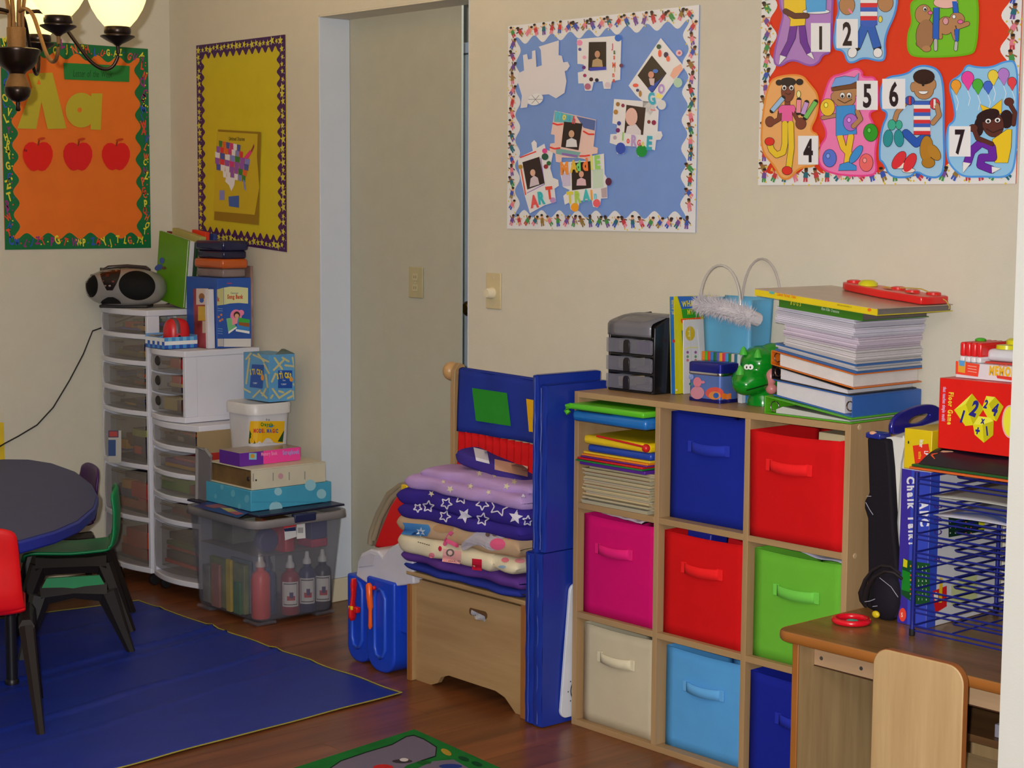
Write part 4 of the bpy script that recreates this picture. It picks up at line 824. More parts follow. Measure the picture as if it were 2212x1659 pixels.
# red electric sharpener sitting in the tray
sh = thing('pencil_sharpener', 'red and grey electric pencil sharpener standing in the checked tray', 'sharpener')
b = B(); sc_ = V((-2.105, -.272, .891)); b.ell(sc_+V((0, 0, .048)), (.038, .046, .056), 24, 16, None, None, .75); obj('shell', b, P((206, 30, 40), .35, .5), sh, smooth=70)
b = B(); b.ell(sc_+V((.001, -.012, .049)), (.0385, .016, .0565), 20, 16, None, None, .75); gr = obj('grey_band', b, P((96, 80, 88), .4), sh, smooth=70)
b = B(); b.lathe([(0, .003), (.008, .003), (.013, .001), (.013, -.002)], (sc_.x+.038, sc_.y-.012, .930), 18, M=Matrix.Rotation(math.pi/2, 3, 'Y')); obj('pencil_port', b, P((190, 50, 70), .4), sh)
b = B(); b.lathe([(0, .004), (.006, .004), (.006, .001)], (sc_.x+.0385, sc_.y-.012, .930), 14, M=Matrix.Rotation(math.pi/2, 3, 'Y')); obj('port_hole', b, P((14, 10, 12), .6), sh)
random.seed(29)
# lidded tubs on the song box
def tub(label, x0, x1, y0, y1, z0, zm, z1, body, lid, latch=None, alpha=.6):
    t = thing('storage_tub', label, 'container')
    b = B(); b.box(x0+.006, x1-.006, y0+.006, y1-.006, z0, zm); obj('body', b, CLEAR(body, alpha, .2), t, bevel=.008, seg=3)
    b = B(); b.box(x0, x1, y0, y1, zm, z1); obj('lid', b, CLEAR(lid, .92, .15), t, bevel=.010, seg=3)
    b = B(); b.box(x0+.02, x1-.02, y0+.02, y1-.02, z0+.004, zm-.006); obj('contents', b, P(body, .8, .2, 0, 200, 0, .5), t)
    if latch:
        b = B(); b.box(x1-.004, x1+.003, latch[0], latch[1], zm-.022, zm+.008); obj('latch', b, P(lid, .3), t, bevel=.002)
tub('clear tub with orange lid on top of the blue song box', -2.178, -1.985, -.153, -.042, 1.1395, 1.172, 1.207, (150, 132, 130), (196, 92, 38), None)
tub('shiny navy plastic pencil case topmost on the left stack', -2.172, -1.983, -.151, -.040, 1.2075, 1.236, 1.272, (36, 36, 66), (34, 34, 74), None, .85)
b = B(); b.box(-2.03, -1.99, -.031, -.02, .888, 1.18); one('picture_card', b, P((150, 120, 110), .5, .3, 0, 200, 0, .4), 'faded picture card standing behind the orange-lidded tub', 'card', smooth=0)

# ================================================================ clear bin stack
M_BIN = CLEAR((140, 140, 154), .24, .25); M_RIM = CLEAR((156, 150, 150), .80, .35)
X0, X1, Y0, Y1 = -1.848, -1.452, -.362, -.042
bt = thing('storage_bin', 'big clear plastic bin full of paint bottles on the floor', 'bin')
def ringpts(x0, x1, y0, y1, r, z, n=5):
    pts = []
    for cx, cy, a0 in ((x1-r, y0+r, -math.pi/2), (x1-r, y1-r, 0), (x0+r, y1-r, math.pi/2), (x0+r, y0+r, math.pi)):
        for i in range(n+1): a = a0+math.pi/2*i/n; pts.append(V((cx+r*math.cos(a), cy+r*math.sin(a), z)))
    return pts
b = B(); rings = []
for zz, e in ((.012, -.012), (.022, -.002), (.16, .008), (.335, .022)): rings.append(ringpts(X0-e*.6, X1+e, Y0-e, Y1+e, .035, zz))
n = len(rings[0]); vs = [p for r_ in rings for p in r_]
b.add(vs, [(i*n+k, i*n+(k+1) % n, (i+1)*n+(k+1) % n, (i+1)*n+k) for i in range(3) for k in range(n)]+[list(range(n))[::-1]])
bin_body = obj('bin_wall', b, M_BIN, bt, solid=.003, smooth=60)
for fx, fy in ((X0+.05, Y0+.04), (X1-.05, Y0+.04), (X0+.05, Y1-.04), (X1-.05, Y1-.04)):
    b = B(); b.box(fx-.045, fx+.045, fy-.04, fy+.04, 0, .0125); obj('foot', b, M_BIN, bt, bevel=.005)
b = B()
def wave(p, z): return z+.012*math.sin((p.y-Y0)/(Y1-Y0)*2*math.pi*1.0+2.6)*(1 if p.x > X1-.05 else 0)
o1 = ringpts(X0-.016, X1+.024, Y0-.024, Y1+.024, .04, .335); o2 = ringpts(X0-.020, X1+.036, Y0-.036, Y1+.036, .05, .362); o3 = ringpts(X0-.021, X1+.038, Y0-.038, Y1+.038, .05, .338); o0 = ringpts(X0-.016, X1+.024, Y0-.024, Y1+.024, .04, .362)
vs = o1+o0+o2+o3
b.add(vs, [(i*n+k, i*n+(k+1) % n, (i+1)*n+(k+1) % n, (i+1)*n+k) for i in range(3) for k in range(n)]); obj('rim', b, M_RIM, bt, solid=.003, smooth=50)
b = B(); b.box(X1+.025, X1+.041, -.24, -.15, .342, .372); obj('handle', b, P((40, 44, 80), .3), bt, bevel=.006, seg=3)
pr = Pr(crop(380, 1040, 5.026, lambda u, v, L: onX(u, v, X1+.026+.0004*L)))
pr.poly([(1170, 460), (1300, 435), (1310, 600), (1185, 640)], (206, 206, 208), 1); pr.poly([(1310, 430), (1400, 422), (1408, 615), (1312, 625)], (216, 214, 214), 1); pr.poly([(1168, 455), (1300, 435), (1302, 490), (1172, 510)], (196, 60, 66), 2); pr.poly([(1172, 512), (1302, 492), (1302, 535), (1180, 545)], (40, 50, 90), 2)
for i in range(6): pr.rect(1325+i*10, 500, 1330+i*10, 560, (60, 60, 66), 2)
obj('product_sticker', pr.b, VC(.4), bt, smooth=0)
def bottle(label, x, y, col, cap, lab=None, r=.032, h=.165, z=.0165):
    t = thing('paint_bottle', label, 'bottle', 'paint bottles in the clear bin')
    b = B(); b.lathe([(r*.9, z), (r, z+.006), (r, z+h*.78), (r*.85, z+h*.87), (r*.42, z+h*.93), (r*.42, z+h)], (x, y, 0), 22); obj('body', b, P(col, .35, .45), t)
    b = B(); b.lathe([(r*.5, z+h), (r*.5, z+h+.012), (r*.3, z+h+.02), (r*.22, z+h+.042), (0, z+h+.044)], (x, y, 0), 16); obj('cap', b, P(cap, .4), t)
    if lab:
        b = B(); N = 10; am = math.atan2(-.55, .84)
        def f(rr, a0, a1, za, zb, c): b.grid(lambda u, v: V((x+rr*math.cos(a0+(a1-a0)*u), y+rr*math.sin(a0+(a1-a0)*u), za+(zb-za)*v)), N, 2, c)
        f(r+.0006, am-.95, am+.95, z+.03, z+h*.72, (216, 212, 210)); f(r+.0010, am-.75, am+.75, z+.036, z+h*.69, (60, 54, 66)); f(r+.0013, am-.70, am+.70, z+.039, z+h*.67, (220, 216, 214)); f(r+.0016, am-.35, am+.5, z+.052, z+h*.42, (190, 60, 60)); f(r+.0018, am-.1, am+.3, z+.06, z+h*.5, (70, 60, 110))
        obj('label_print', b, VC(.5), t)
bottle('bright orange-red paint bottle nearest the front corner of the clear bin', -1.505, -.315, (222, 62, 40), (206, 190, 180), None, .033, .175)
bottle('red paint bottle with white label in the middle of the bin side', -1.492, -.205, (150, 34, 44), (206, 206, 206), 1, .032, .160)
bottle('navy paint bottle with narrow white label in the clear bin', -1.49, -.137, (34, 42, 90), (210, 210, 214), 1, .030, .165)
bottle('dark paint bottle with white label at the wall end of the bin', -1.487, -.075, (30, 32, 52), (206, 206, 206), 1, .031, .165)
bottle('blue paint bottle behind the orange-red one', -1.545, -.262, (40, 70, 120), (60, 60, 80), None, .03, .16)
b = B(); b.box(-1.84, -1.475, -.345, -.065, .232, .2335); 
sk = b
for i, (x0, x1, y0, y1, z0, z1, c, lb) in enumerate([
    (-1.78, -1.56, -.345, -.325, .02, .19, (130, 140, 90), 'green and yellow craft packet behind the left bin wall'),
    (-1.655, -1.625, -.358, -.347, .02, .20, (206, 180, 40), 'narrow yellow marker pack at the front wall of the bin'),
    (-1.61, -1.57, -.357, -.347, .02, .13, (60, 130, 80), 'small green packet low at the front wall of the bin'),
    (-1.75, -1.70, -.357, -.347, .02, .17, (176, 120, 110), 'dull pink packet at the front wall of the bin'),
    (-1.68, -1.56, -.322, -.312, .02, .20, (110, 130, 140), 'pale patterned packet at the bin corner'),
    (-1.835, -1.79, -.34, -.20, .02, .15, (150, 150, 150), 'white craft box low in the left end of the bin'),
    (-1.66, -1.54, -.235, -.14, .235, .33, (120, 84, 50), 'brown card box in the top of the bin'),
    (-1.62, -1.478, -.125, -.06, .235, .262, (206, 60, 96), 'pink crayon box lying in the top of the bin'),
    (-1.60, -1.480, -.125, -.06, .263, .335, (60, 66, 120), 'blue box with yellow flap at the top of the bin'),
    (-1.835, -1.70, -.30, -.12, .2355, .32, (120, 120, 110), 'grey-green box in the top left of the bin')]):
    q = B(); q.box(x0, x1, y0, y1, z0, z1); one('craft_box', q, P(c, .6, .3, 0, 200, 0, .3), lb, 'box', 'craft boxes in the clear bin', bevel=.002)
one('bin_tray', sk, CLEAR((170, 165, 160), .6), 'thin translucent tray level halfway up the clear bin', 'tray', smooth=0)
b = B(); b.lathe([(0, -.02), (.036, -.02), (.04, -.014), (.04, .014), (.036, .02), (0, .02)], (-1.508, -.29, .278), 24, M=Matrix.Rotation(math.pi/2, 3, 'Y') ); 
one('tape_roll', b, P((50, 54, 110), .4), 'round blue lid standing on edge in the bin corner', 'lid', bevel=.003)
b = B(); b.box(-1.60, -1.475, -.245, -.236, .236, .33); b.lathe([(.03, .236), (.032, .30), (.02, .318), (.0, .32)], (-1.50, -.262+.045, 0), 16); one('glue_bottle', b, P((200, 40, 46), .4), 'red glue bottle beside the round blue lid', 'bottle')
# dark board and boxes on top of the bin
bd_ = thing('game_board', 'dark blue folded game board lying across the top of the clear bin', 'game board')
b = B(); b.box(-1.868, -1.435, -.375, .0-.02, .3745, .381, None, .03); obj('panel', b, P((36, 34, 60), .4), bd_, bevel=.001)
pr = Pr(lambda u, v, L: onZ(u, v, .3815+.0003*L)); cr = crop(380, 1040, 5.026, pr.m); pr = Pr(cr)
pr.poly([(180, 268), (360, 215), (800, 335), (680, 395)], (40, 44, 120), 1); pr.poly([(300, 262), (470, 240), (560, 280), (400, 290)], (150, 60, 60), 2); pr.poly([(480, 285), (600, 290), (700, 340), (600, 345)], (190, 170, 70), 2); pr.poly([(560, 330), (660, 325), (740, 350), (660, 365)], (170, 60, 60), 3)
obj('cover_print', pr.b, VC(.35), bd_, smooth=0)
b = B(); x0, x1, y0, y1, z0, z1 = -1.785, -1.503, -.352, -.025, .3825, .452
pk = thing('gift_box', 'turquoise polka-dot gift box on the clear bin under the cream binder', 'box')
b.box(x0, x1, y0, y1, z0, z1); obj('carton', b, P((70, 160, 196), .4, .45), pk, bevel=.002)
pr = Pr(crop(380, 1040, 5.026, lambda u, v, L: onX(u, v, x1+.0006+.0003*L))); DT = (150, 200, 216)
for x_, y_, r_ in [(1110, 110, 42), (1460, 40, 60), (1580, 135, 52), (1085, 290, 72), (1640, 250, 20)]: pr.circ(x_, y_, r_, r_*1.02, DT, 1, 20)
pr.rect(825, 222, 1715, 226, (50, 130, 165), 1); obj('dot_print', pr.b, VC(.45), pk, smooth=0)
pr = Pr(crop(380, 1040, 5.026, lambda u, v, L: onY(u, v, y0-.0006-.0003*L)))
for x_, y_, r_ in [(620, 130, 40), (770, 190, 44), (500, 60, 30), (690, 270, 30), (430, 160, 26)]: pr.circ(x_, y_, r_*.6, r_, (100, 178, 205), 1, 16)
obj('dot_print', pr.b, VC(.45), pk, smooth=0)
# cream binder
bi = thing('ring_binder', 'thick cream ring binder lying between the polka-dot box and pink game box', 'binder')
x0, x1, y0, y1, z0, z1 = -1.775, -1.508, -.345, -.045, .453, .523
cm = P((206, 198, 176), .4, .4)
b = B(); b.box(x0, x1, y0, y1, z0, z0+.004); obj('cover', b, cm, bi, bevel=.001); b = B(); b.box(x0, x1, y0, y1, z1-.004, z1); obj('cover', b, cm, bi, bevel=.001)
b = B(); b.box(x1-.004, x1, y0, y1, z0+.004, z1-.004); obj('spine', b, cm, bi); b = B(); b.box(x0+.008, x1-.025, y0+.008, y1-.008, z0+.004, z1-.008); obj('paper_block', b, P((112, 86, 54), .8, .2, .6, 600, 0, .25), bi)
pr = Pr(crop(410, 740, 4.608, lambda u, v, L: onX(u, v, x1+.0006+.0003*L)))
for x_ in (632, 830, 990, 1145): pr.rect(x_-5, 1295+ (840-x_)*.04, x_+5, 1375+(840-x_)*.04, (150, 146, 140), 1)
pr.circ(660, 1370, 9, 10, (30, 26, 26), 1, 12); pr.circ(905, 1330, 26, 30, (200, 150, 160), 1, 14); obj('spine_print', pr.b, VC(.45), bi, smooth=0)
b = B(); b.lathe([(0, .003), (.007, .002), (.008, 0)], (x1-.03, y0+.006, .488), 12, M=R90); obj('rivet', b, P((40, 34, 30), .4), bi)
# pink and purple boxed game
gm = thing('game_box', 'pink and purple boxed memory album on top of the cream binder', 'box')
x0, x1, y0, y1, z0, z1 = -1.712, -1.585, -.341, -.096, .524, .570
b = B(); b.box(x0, x1, y0, y1, z0, z1); obj('carton', b, P((150, 130, 116), .25, .5), gm, bevel=.001)
b = B(); b.box(x1+.0003, x1+.0009, -.248, y1, z0, z1-.001, (240, 70, 160)); b.box(x1+.0003, x1+.0009, y0, -.2485, z0, z1-.001, (104, 44, 160)); b.box(x0, x1, y0-.0009, y0-.0003, z0, z1-.001, (92, 36, 150))
pr = Pr(crop(410, 740, 4.608, lambda u, v, L: onX(u, v, x1+.0010+.0003*L)), b); pr.text('Memory Book', 712, 1128, 38, (244, 150, 200), 1, -.07, .03, .62); pr.text('Scrapbook', 925, 1116, 42, (170, 150, 220), 1, -.07, .06, .7); pr.rect(590, 1100, 665, 1165, (130, 190, 210), 1); pr.circ(625, 1130, 24, 22, (200, 150, 60), 2, 12)
obj('face_print', b, VC(.35), gm, smooth=0)
# second bin behind, bucket and snack box
# bucket stands on stacked cartons between bin and wall
bx_ = thing('cardboard_box', 'plain brown cardboard box wedged between drawer cart and white bucket', 'box')
b = B(); b.box(-1.8695, -1.8665, -.335, -.06, .3825, .612); obj('carton', b, P((156, 134, 100), .8, .2), bx_, bevel=.002)
b = B(); b.box(-1.8663, -1.865, -.30, -.19, .50, .533); obj('red_flap', b, P((170, 40, 36), .6), bx_, smooth=0)
bk_ = thing('white_bucket', 'square white plastic bucket with yellow modelling clay label', 'bucket')
cx0, cx1, cy0, cy1 = -1.853, -1.668, -.238, -.064
rings = [ringpts(cx0+.012, cx1-.012, cy0+.012, cy1-.012, .035, .525), ringpts(cx0+.004, cx1-.004, cy0+.004, cy1-.004, .04, .684)]
n = len(rings[0]); b = B(); b.add(rings[0]+rings[1], [(k, (k+1) % n, n+(k+1) % n, n+k) for k in range(n)]+[list(range(n))[::-1], list(range(n, 2*n))]); bkb = obj('tub', b, P((206, 204, 210), .35, .45), bk_, smooth=50)
rings = [ringpts(cx0-.003, cx1+.003, cy0-.003, cy1+.003, .045, .680), ringpts(cx0-.004, cx1+.004, cy0-.004, cy1+.004, .045, .712), ringpts(cx0, cx1, cy0, cy1, .042, .718), ringpts(cx0+.012, cx1-.012, cy0+.012, cy1-.012, .035, .715)]
b = B(); b.add([p for r_ in rings for p in r_], [(i*n+k, i*n+(k+1) % n, (i+1)*n+(k+1) % n, (i+1)*n+k) for i in range(3) for k in range(n)]+[list(range(n))[::-1], [3*n+k for k in range(n)]]); obj('lid', b, P((212, 210, 212), .35, .45), bk_, smooth=50)
pr = Pr(crop(410, 740, 4.608, decal([bkb], lambda u, v: onX(u, v, cx1-.004))))
patch(pr, 600, 782, 945, 1000, (226, 176, 20), 1, 8, 4, lambda X, Y: (X-(Y-782)*.08, Y)); pr.poly([(596, 870), (585, 1005), (655, 1005)], (24, 70, 34), 2); pr.poly([(940, 870), (925, 990), (875, 985)], (24, 70, 34), 2)
pr.text('Crayola', 705, 830, 34, (40, 130, 50), 3, .02, .06, .85); pr.poly([(770, 838), (850, 822), (815, 845)], (40, 120, 190), 3); pr.text('MODEL MAGIC', 635, 895, 38, [(210, 50, 50), (210, 50, 50), (60, 90, 190), (210, 50, 50), (210, 120, 40), (0, 0, 0), (60, 90, 190), (60, 90, 190), (210, 50, 50), (210, 120, 40), (60, 90, 190)], 3, .01, .06, .8); pr.poly([(670, 1003), (690, 980), (720, 1000), (760, 950), (800, 955), (835, 995), (870, 1000)], (206, 200, 200), 3); pr.text('8 oz', 760, 776, 20, (70, 66, 66), 3, 0, .03)
obj('label_print', pr.b, VC(.4), bk_, smooth=0)
# carton the bucket stands on, hidden by the boxes
bs = B(); bs.box(cx0+.004, -1.790, -.235, -.07, .383, .5245); one('wooden_block', bs, P((126, 120, 126), .6, .3), 'low grey carton under the white bucket', 'carton', bevel=.003)
sn = thing('snack_box', 'light blue snack carton with stick pattern on the bucket lid', 'box')
sx1, sy0 = -1.684, -.157; sx0, sy1 = -1.845, -.050; z0, z1 = .7195, .884
b = B(); b.box(sx0, sx1, sy0, sy1, z0, z1); obj('carton', b, P((92, 156, 206), .45, .4), sn, bevel=.0012)
pr = Pr(crop(520, 750, 12.764, lambda u, v, L: onX(min(u, 635.5), v, sx1+.0006+.0003*L))); SK = (196, 190, 140)
for a_, c_ in [((935, 300), (1140, 600)), ((910, 630), (1180, 360)), ((1150, 290), (1320, 390)), ((1230, 500), (1570, 530)), ((1430, 290), (1500, 600)), ((960, 730), (860, 950)), ((880, 1150), (1060, 1400)), ((1060, 1210), (1170, 1250)), ((1380, 1200), (1090, 1380)), ((1440, 1220), (1480, 1420)), ((1300, 1410), (1460, 1330)), ((1520, 320), (1590, 380)), ((1460, 1020), (1530, 1060)), ((830, 1400), (880, 1330))]: pr.line([a_, c_], 56, SK, 1)
pr.rect(1030, 640, 1420, 1130, (28, 78, 168), 2); 
for i, chh in enumerate('STICKS'): pr.text(chh, 1005+i*72, 880-i*22+(i*i)*4, 150, (226, 200, 40), 3, -.15, .06, .62)
pr.circ(1395, 890, 50, 62, (226, 150, 50), 4, 16); pr.text('Fries', 1160, 930, 40, (220, 226, 240), 4, 0, .02); pr.text('YUMMY', 1110, 1045, 46, (200, 214, 236), 4, 0, .03); pr.text('the', 1080, 690, 44, (220, 226, 240), 4)
obj('face_print', pr.b, VC(.4), sn, smooth=0)
pr = Pr(crop(520, 750, 12.764, lambda u, v, L: onY(u, v, sy0-.0006-.0003*L)))
for a_, c_ in [((280, 170), (150, 330)), ((350, 210), (760, 400)), ((480, 190), (640, 400)), ((240, 300), (150, 1000)), ((640, 460), (780, 720)), ((690, 760), (740, 1100)), ((90, 1150), (260, 1240)), ((530, 1190), (340, 1380)), ((560, 1250), (720, 1400)), ((690, 1150), (600, 1330))]: pr.line([a_, c_], 50, SK, 1)
pr.poly([(310, 470), (640, 490), (600, 1140), (245, 1100)], (28, 78, 168), 2)
for i, chh in enumerate('STICKS'): pr.text(chh, 262+i*62, 760-i*18+(i*i)*5, 150, (226, 200, 40), 3, -.12, .06, .5)
pr.circ(598, 840, 46, 80, (226, 150, 50), 4, 16); pr.text('YUMMY', 330, 1010, 46, (200, 214, 236), 4, .05, .03, .7)
obj('side_print', pr.b, VC(.4), sn, smooth=0)
b = B(); b.add([(sx1, sy1, z1), (sx1-.004, sy0+.03, z1+.0005), (sx1-.05, sy1-.02, z1+.014), (sx1-.06, sy1, z1+.012)], [(0, 1, 2, 3)]); obj('top_flap', b, P((90, 110, 110), .6), sn, solid=.001)
# second translucent bin corner
b = B()
lid_ = thing('plastic_sheet', 'grey translucent plastic sheet standing on edge between the cart and cream binder', 'sheet')
b.prism([onY(425, 966, -.35), onY(444, 970, -.35), onY(455, 985, -.35), onY(452, 1082, -.35), onY(428, 1082, -.35)], (0, .006, 0)); obj('panel', b, CLEAR((130, 126, 134), .7), lid_, smooth=0)
b = B(); b.tube([onY(425, 1082, -.352), onY(426, 967, -.352), onY(444, 971, -.352), onY(456, 986, -.352)], .006, 8); obj('edge', b, CLEAR((150, 146, 146), .85), lid_)

# ================================================================ table, chairs, floor mats
tb_ = thing('activity_table', 'grey-topped blue-edged children table at the left edge', 'table')
ol = [(-2.42, -.90), (-2.40, -.80), (-2.34, -.735), (-2.206, -.712), (-1.979, -.739), (-1.707, -.822), (-1.494, -.914), (-1.315, -1.021), (-1.139, -1.165), (-1.04, -1.287), (-.972, -1.42), (-.965, -1.58), (-1.03, -1.74), (-1.2, -1.86), (-1.6, -1.9), (-2.1, -1.88), (-2.36, -1.8), (-2.42, -1.6)]
b = B(); b.prism([V((x_, y_, .463)) for x_, y_ in ol], (0, 0, .035)); obj('edge_band', b, P((30, 44, 140), .35, .5), tb_, bevel=.006, smooth=30)
cx = sum(p[0] for p in ol)/len(ol); cy = sum(p[1] for p in ol)/len(ol)
b = B(); b.prism([V((cx+(x_-cx)*.985, cy+(y_-cy)*.985, .4982)) for x_, y_ in ol], (0, 0, .0018)); obj('table_top', b, P((52, 60, 104), .5, .3, .05, 200, 0, .06), tb_, smooth=30)
for fx, fy in ((-1.33, -1.29), (-2.25, -.90), (-2.2, -1.75), (-1.2, -1.72)):
    b = B(); b.tube([(fx, fy, .012), (fx, fy, .463)], .016, 12); b.lathe([(.02, .004), (.021, .012), (.017, .02)], (fx, fy, 0), 14); obj('leg', b, P((24, 22, 26), .4), tb_)
def kchair(label, col, cx, cy, face, seat=.27, back=.21, wdt=.30, dep=.29, hole=False, frames=(-1, 1), lean_=.012, th=1.0):
    """moulded plastic shell on two dark splayed side frames; face = direction the sitter looks"""
    t = thing('child_chair', label, 'chair'); f = V((math.cos(face), math.sin(face), 0)); s = V((f.y, -f.x, 0)); o = V((cx, cy, 0))
    prof = [(dep*.52, seat-.03), (dep*.50, seat-.006), (dep*.42, seat), (0, seat-.006), (-dep*.38, seat+.002), (-dep*.47, seat+.02), (-dep*.50, seat+.06), (-dep*.51, seat+back*.6), (-dep*.50-lean_, seat+back)]
    b = B(); N = 10; M_ = len(prof)-1
    def f_(u, v):
        i = min(int(v*M_), M_-1); q = v*M_-i; a = prof[i][0]*(1-q)+prof[i+1][0]*q; z = prof[i][1]*(1-q)+prof[i+1][1]*q
        ww = wdt/2*(1 if v < .6 else 1-.12*(v-.6)/.4); k = 2*u-1
        curve = .016*(k*k) if v > .55 else 0
        top = -.02*(k**4) if v > .95 else 0
        return o+s*(k*ww)+f*(a+curve)+V((0, 0, z+(.008*k**4 if v < .6 else top)))
    b.grid(f_, N, M_*3)
    if hole:
        keep = []
        for i, fc in enumerate(b.f):
            u_, v_ = i % N, i//N
            if v_ in (16, 17) and (3 <= u_ <= 4 or 5 <= u_ <= 6) and hole == 2: continue
            keep.append(fc)
        b.f = keep; b.c = b.c[:len(keep)]
    obj('shell', b, P(col, .4, .4), t, solid=.012, sub=1, smooth=60)
    for sd in frames:
        p0 = o+s*(sd*wdt*.5)
        A = p0+f*(dep*.62)+s*(sd*.03); Bq = p0-f*(dep*.62)+s*(sd*.03); zt = seat-.035
        b = B()
        def leg(pt, top): b.tube([pt+V((0, 0, .002)), pt.lerp(top, .55)+V((0, 0, 0)), top], [.012*th, .017*th, .022*th], 6, None, False, (1.0, .8))
        tA = p0+f*(dep*.34)+V((0, 0, zt)); tB = p0-f*(dep*.34)+V((0, 0, zt))
        leg(A, tA); leg(Bq, tB); b.tube([tA-f*(-.01), tA-f*.05, tB+f*.05, tB-f*.01], [.021*th, .017*th, .017*th, .021*th], 6)
        obj('leg_frame', b, P((34, 26, 22), .5, .35), t, smooth=50)
    return t, o, f, s
fd = math.atan2(-.87, -.49)
tg, o, f, s = kchair('green plastic child chair seen from the side right of the table', (10, 128, 72), -1.875, -.812, fd, .262, .21, .22, .30, False, (-1, 1), -.004, 1.75)
# bolted lower frame in front of it
b = B(); near = V((-1.43, -.845, 0)); far = V((-1.565, -1.147, 0))
tA = near.lerp(far, .22)+V((-.02, .01, .195)); tB = near.lerp(far, .82)+V((-.02, .01, .195))
b.tube([near+V((0, 0, .002)), near.lerp(tA, .5), tA], [.013, .022, .034], 6); b.tube([far+V((0, 0, .002)), far.lerp(tB, .5), tB], [.013, .022, .034], 6); b.tube([tA, tA.lerp(tB, .5)+V((0, 0, .006)), tB], [.032, .020, .032], 6)
lf = obj('leg_frame', b, P((34, 30, 28), .45, .4), tg, smooth=50)
b = B(); up = V((0, 0, .056)); b.prism([tA+V((0, 0, .018)), tB+V((0, 0, .018)), tB.lerp(tA, .1)+up, tA.lerp(tB, .1)+up], s*-.012); fl_ = obj('bolt_flange', b, P((10, 128, 72), .4), tg, smooth=0)
for k in (.25, .5, .75):
    p = tA.lerp(tB, k)+V((0, 0, .042))-s*-.003; b = B(); b.ell(p, .0045, 10, 6); obj('bolt', b, P((150, 150, 150), .3, .5, 0, 200, 1), fl_)
kchair('purple plastic child chair tucked under the far side of the table', (66, 22, 92), -2.318, -.662, math.radians(255), .268, .20, .30, .28, 2)
rc = onZ(48, 1135, .562); f0 = V((-.90, .43, 0)).normalized(); rc = rc+V((-.43, -.90, 0)).normalized()*.145+f0*.15
kchair('red plastic child chair cropped by the left edge of view', (214, 10, 20), rc.x, rc.y, math.radians(154.5), .315, .247, .30, .28)
# blue mat
bm = thing('vinyl_mat', 'blue vinyl play mat with yellow bound edge on the wood floor', 'mat')
A, Bc, C, D = V((-2.04, -.478, 0)), V((-.521, -.479, 0)), V((-.415, -1.95, 0)), V((-2.22, -1.95, 0))
def matz(x_, y_):
    z = .0035
    for cx_, wd_, h in ((-1.40, .009, .009), (-1.32, .007, .006), (-1.02, .009, .008), (-.84, .010, .003), (-1.75, .012, .004)):
        xx = x_+.22*(y_+1.1)+.006*math.sin(y_*11); z += h*math.exp(-((xx-cx_)/wd_)**2)
    return z+.0012*math.sin(x_*23+y_*7)*math.sin(y_*17)+.001
def matp(u, v):
    p = A.lerp(Bc, u).lerp(D.lerp(C, u), v); p.y += .0018*math.sin(u*31)*(1 if v < .01 else 0); p.x += .002*math.sin(v*23)*(1 if u > .99 else 0); p.z = matz(p.x, p.y); return p
b = B(); b.grid(matp, 110, 110); obj('sheet', b, P((26, 48, 146), .42, .42, .08, 60), bm, solid=.0012, smooth=60)
def edge(pts): bb = B(); bb.tube(pts, .0032, 6, None, False, (1, .6)); obj('binding', bb, P((150, 142, 62), .6), bm, smooth=60)
edge([matp(u/40, 0)+V((0, 0, .001)) for u in range(41)]); edge([matp(1, v/40)+V((0, 0, .001)) for v in range(41)]); edge([matp(0, v/40)+V((0, 0, .001)) for v in range(41)])
# road rug
rg = thing('road_rug', 'green and grey road-map play rug at the bottom edge', 'rug')
A = V((-.222, -.669, 0)); u_ = V((.37, -.032, 0)).normalized(); v_ = V((.053, -.403, 0)).normalized()
q = [A, A+u_*.95, A+u_*.95+v_*1.3, A+v_*1.3]
b = B(); b.prism([p+V((0, 0, .0005)) for p in q], (0, 0, .007)); obj('pile', b, P((28, 110, 48), .9, .1, .5, 500, 0, .15), rg, bevel=.003)
pr = Pr(crop(600, 1400, 3.16, topZ(.0079)))
pr.poly([(350, 830), (430, 772), (600, 715), (780, 662), (880, 605), (930, 598), (1000, 625), (1082, 675), (1075, 735), (980, 765), (880, 800), (820, 860), (500, 900)], (112, 104, 124), 1); pr.poly([(960, 818), (1060, 772), (1200, 760), (1300, 818), (1340, 900), (900, 900)], (112, 104, 124), 1)
pr.line([(350, 825), (430, 770), (600, 712), (780, 658), (880, 602), (930, 595), (1000, 622), (1084, 675), (1077, 737), (980, 768)], 7, (24, 40, 30), 2); pr.circ(862, 762, 30, 12, (206, 200, 200), 3, 14); pr.circ(850, 772, 70, 14, (60, 54, 60), 2, 14); pr.circ(720, 815, 70, 22, (190, 40, 40), 3, 16); pr.circ(1150, 710, 40, 18, (170, 140, 50), 2, 14, .5); pr.circ(1270, 755, 40, 14, (20, 70, 40), 2, 14, .3); pr.circ(1360, 790, 40, 14, (20, 70, 40), 2, 14, .3); pr.circ(1180, 806, 80, 16, (40, 60, 130), 3, 16); pr.circ(1000, 780, 50, 12, (30, 90, 40), 3, 14)
obj('rug_print', pr.b, VC(.95, .1, .4, 500), rg, smooth=0)
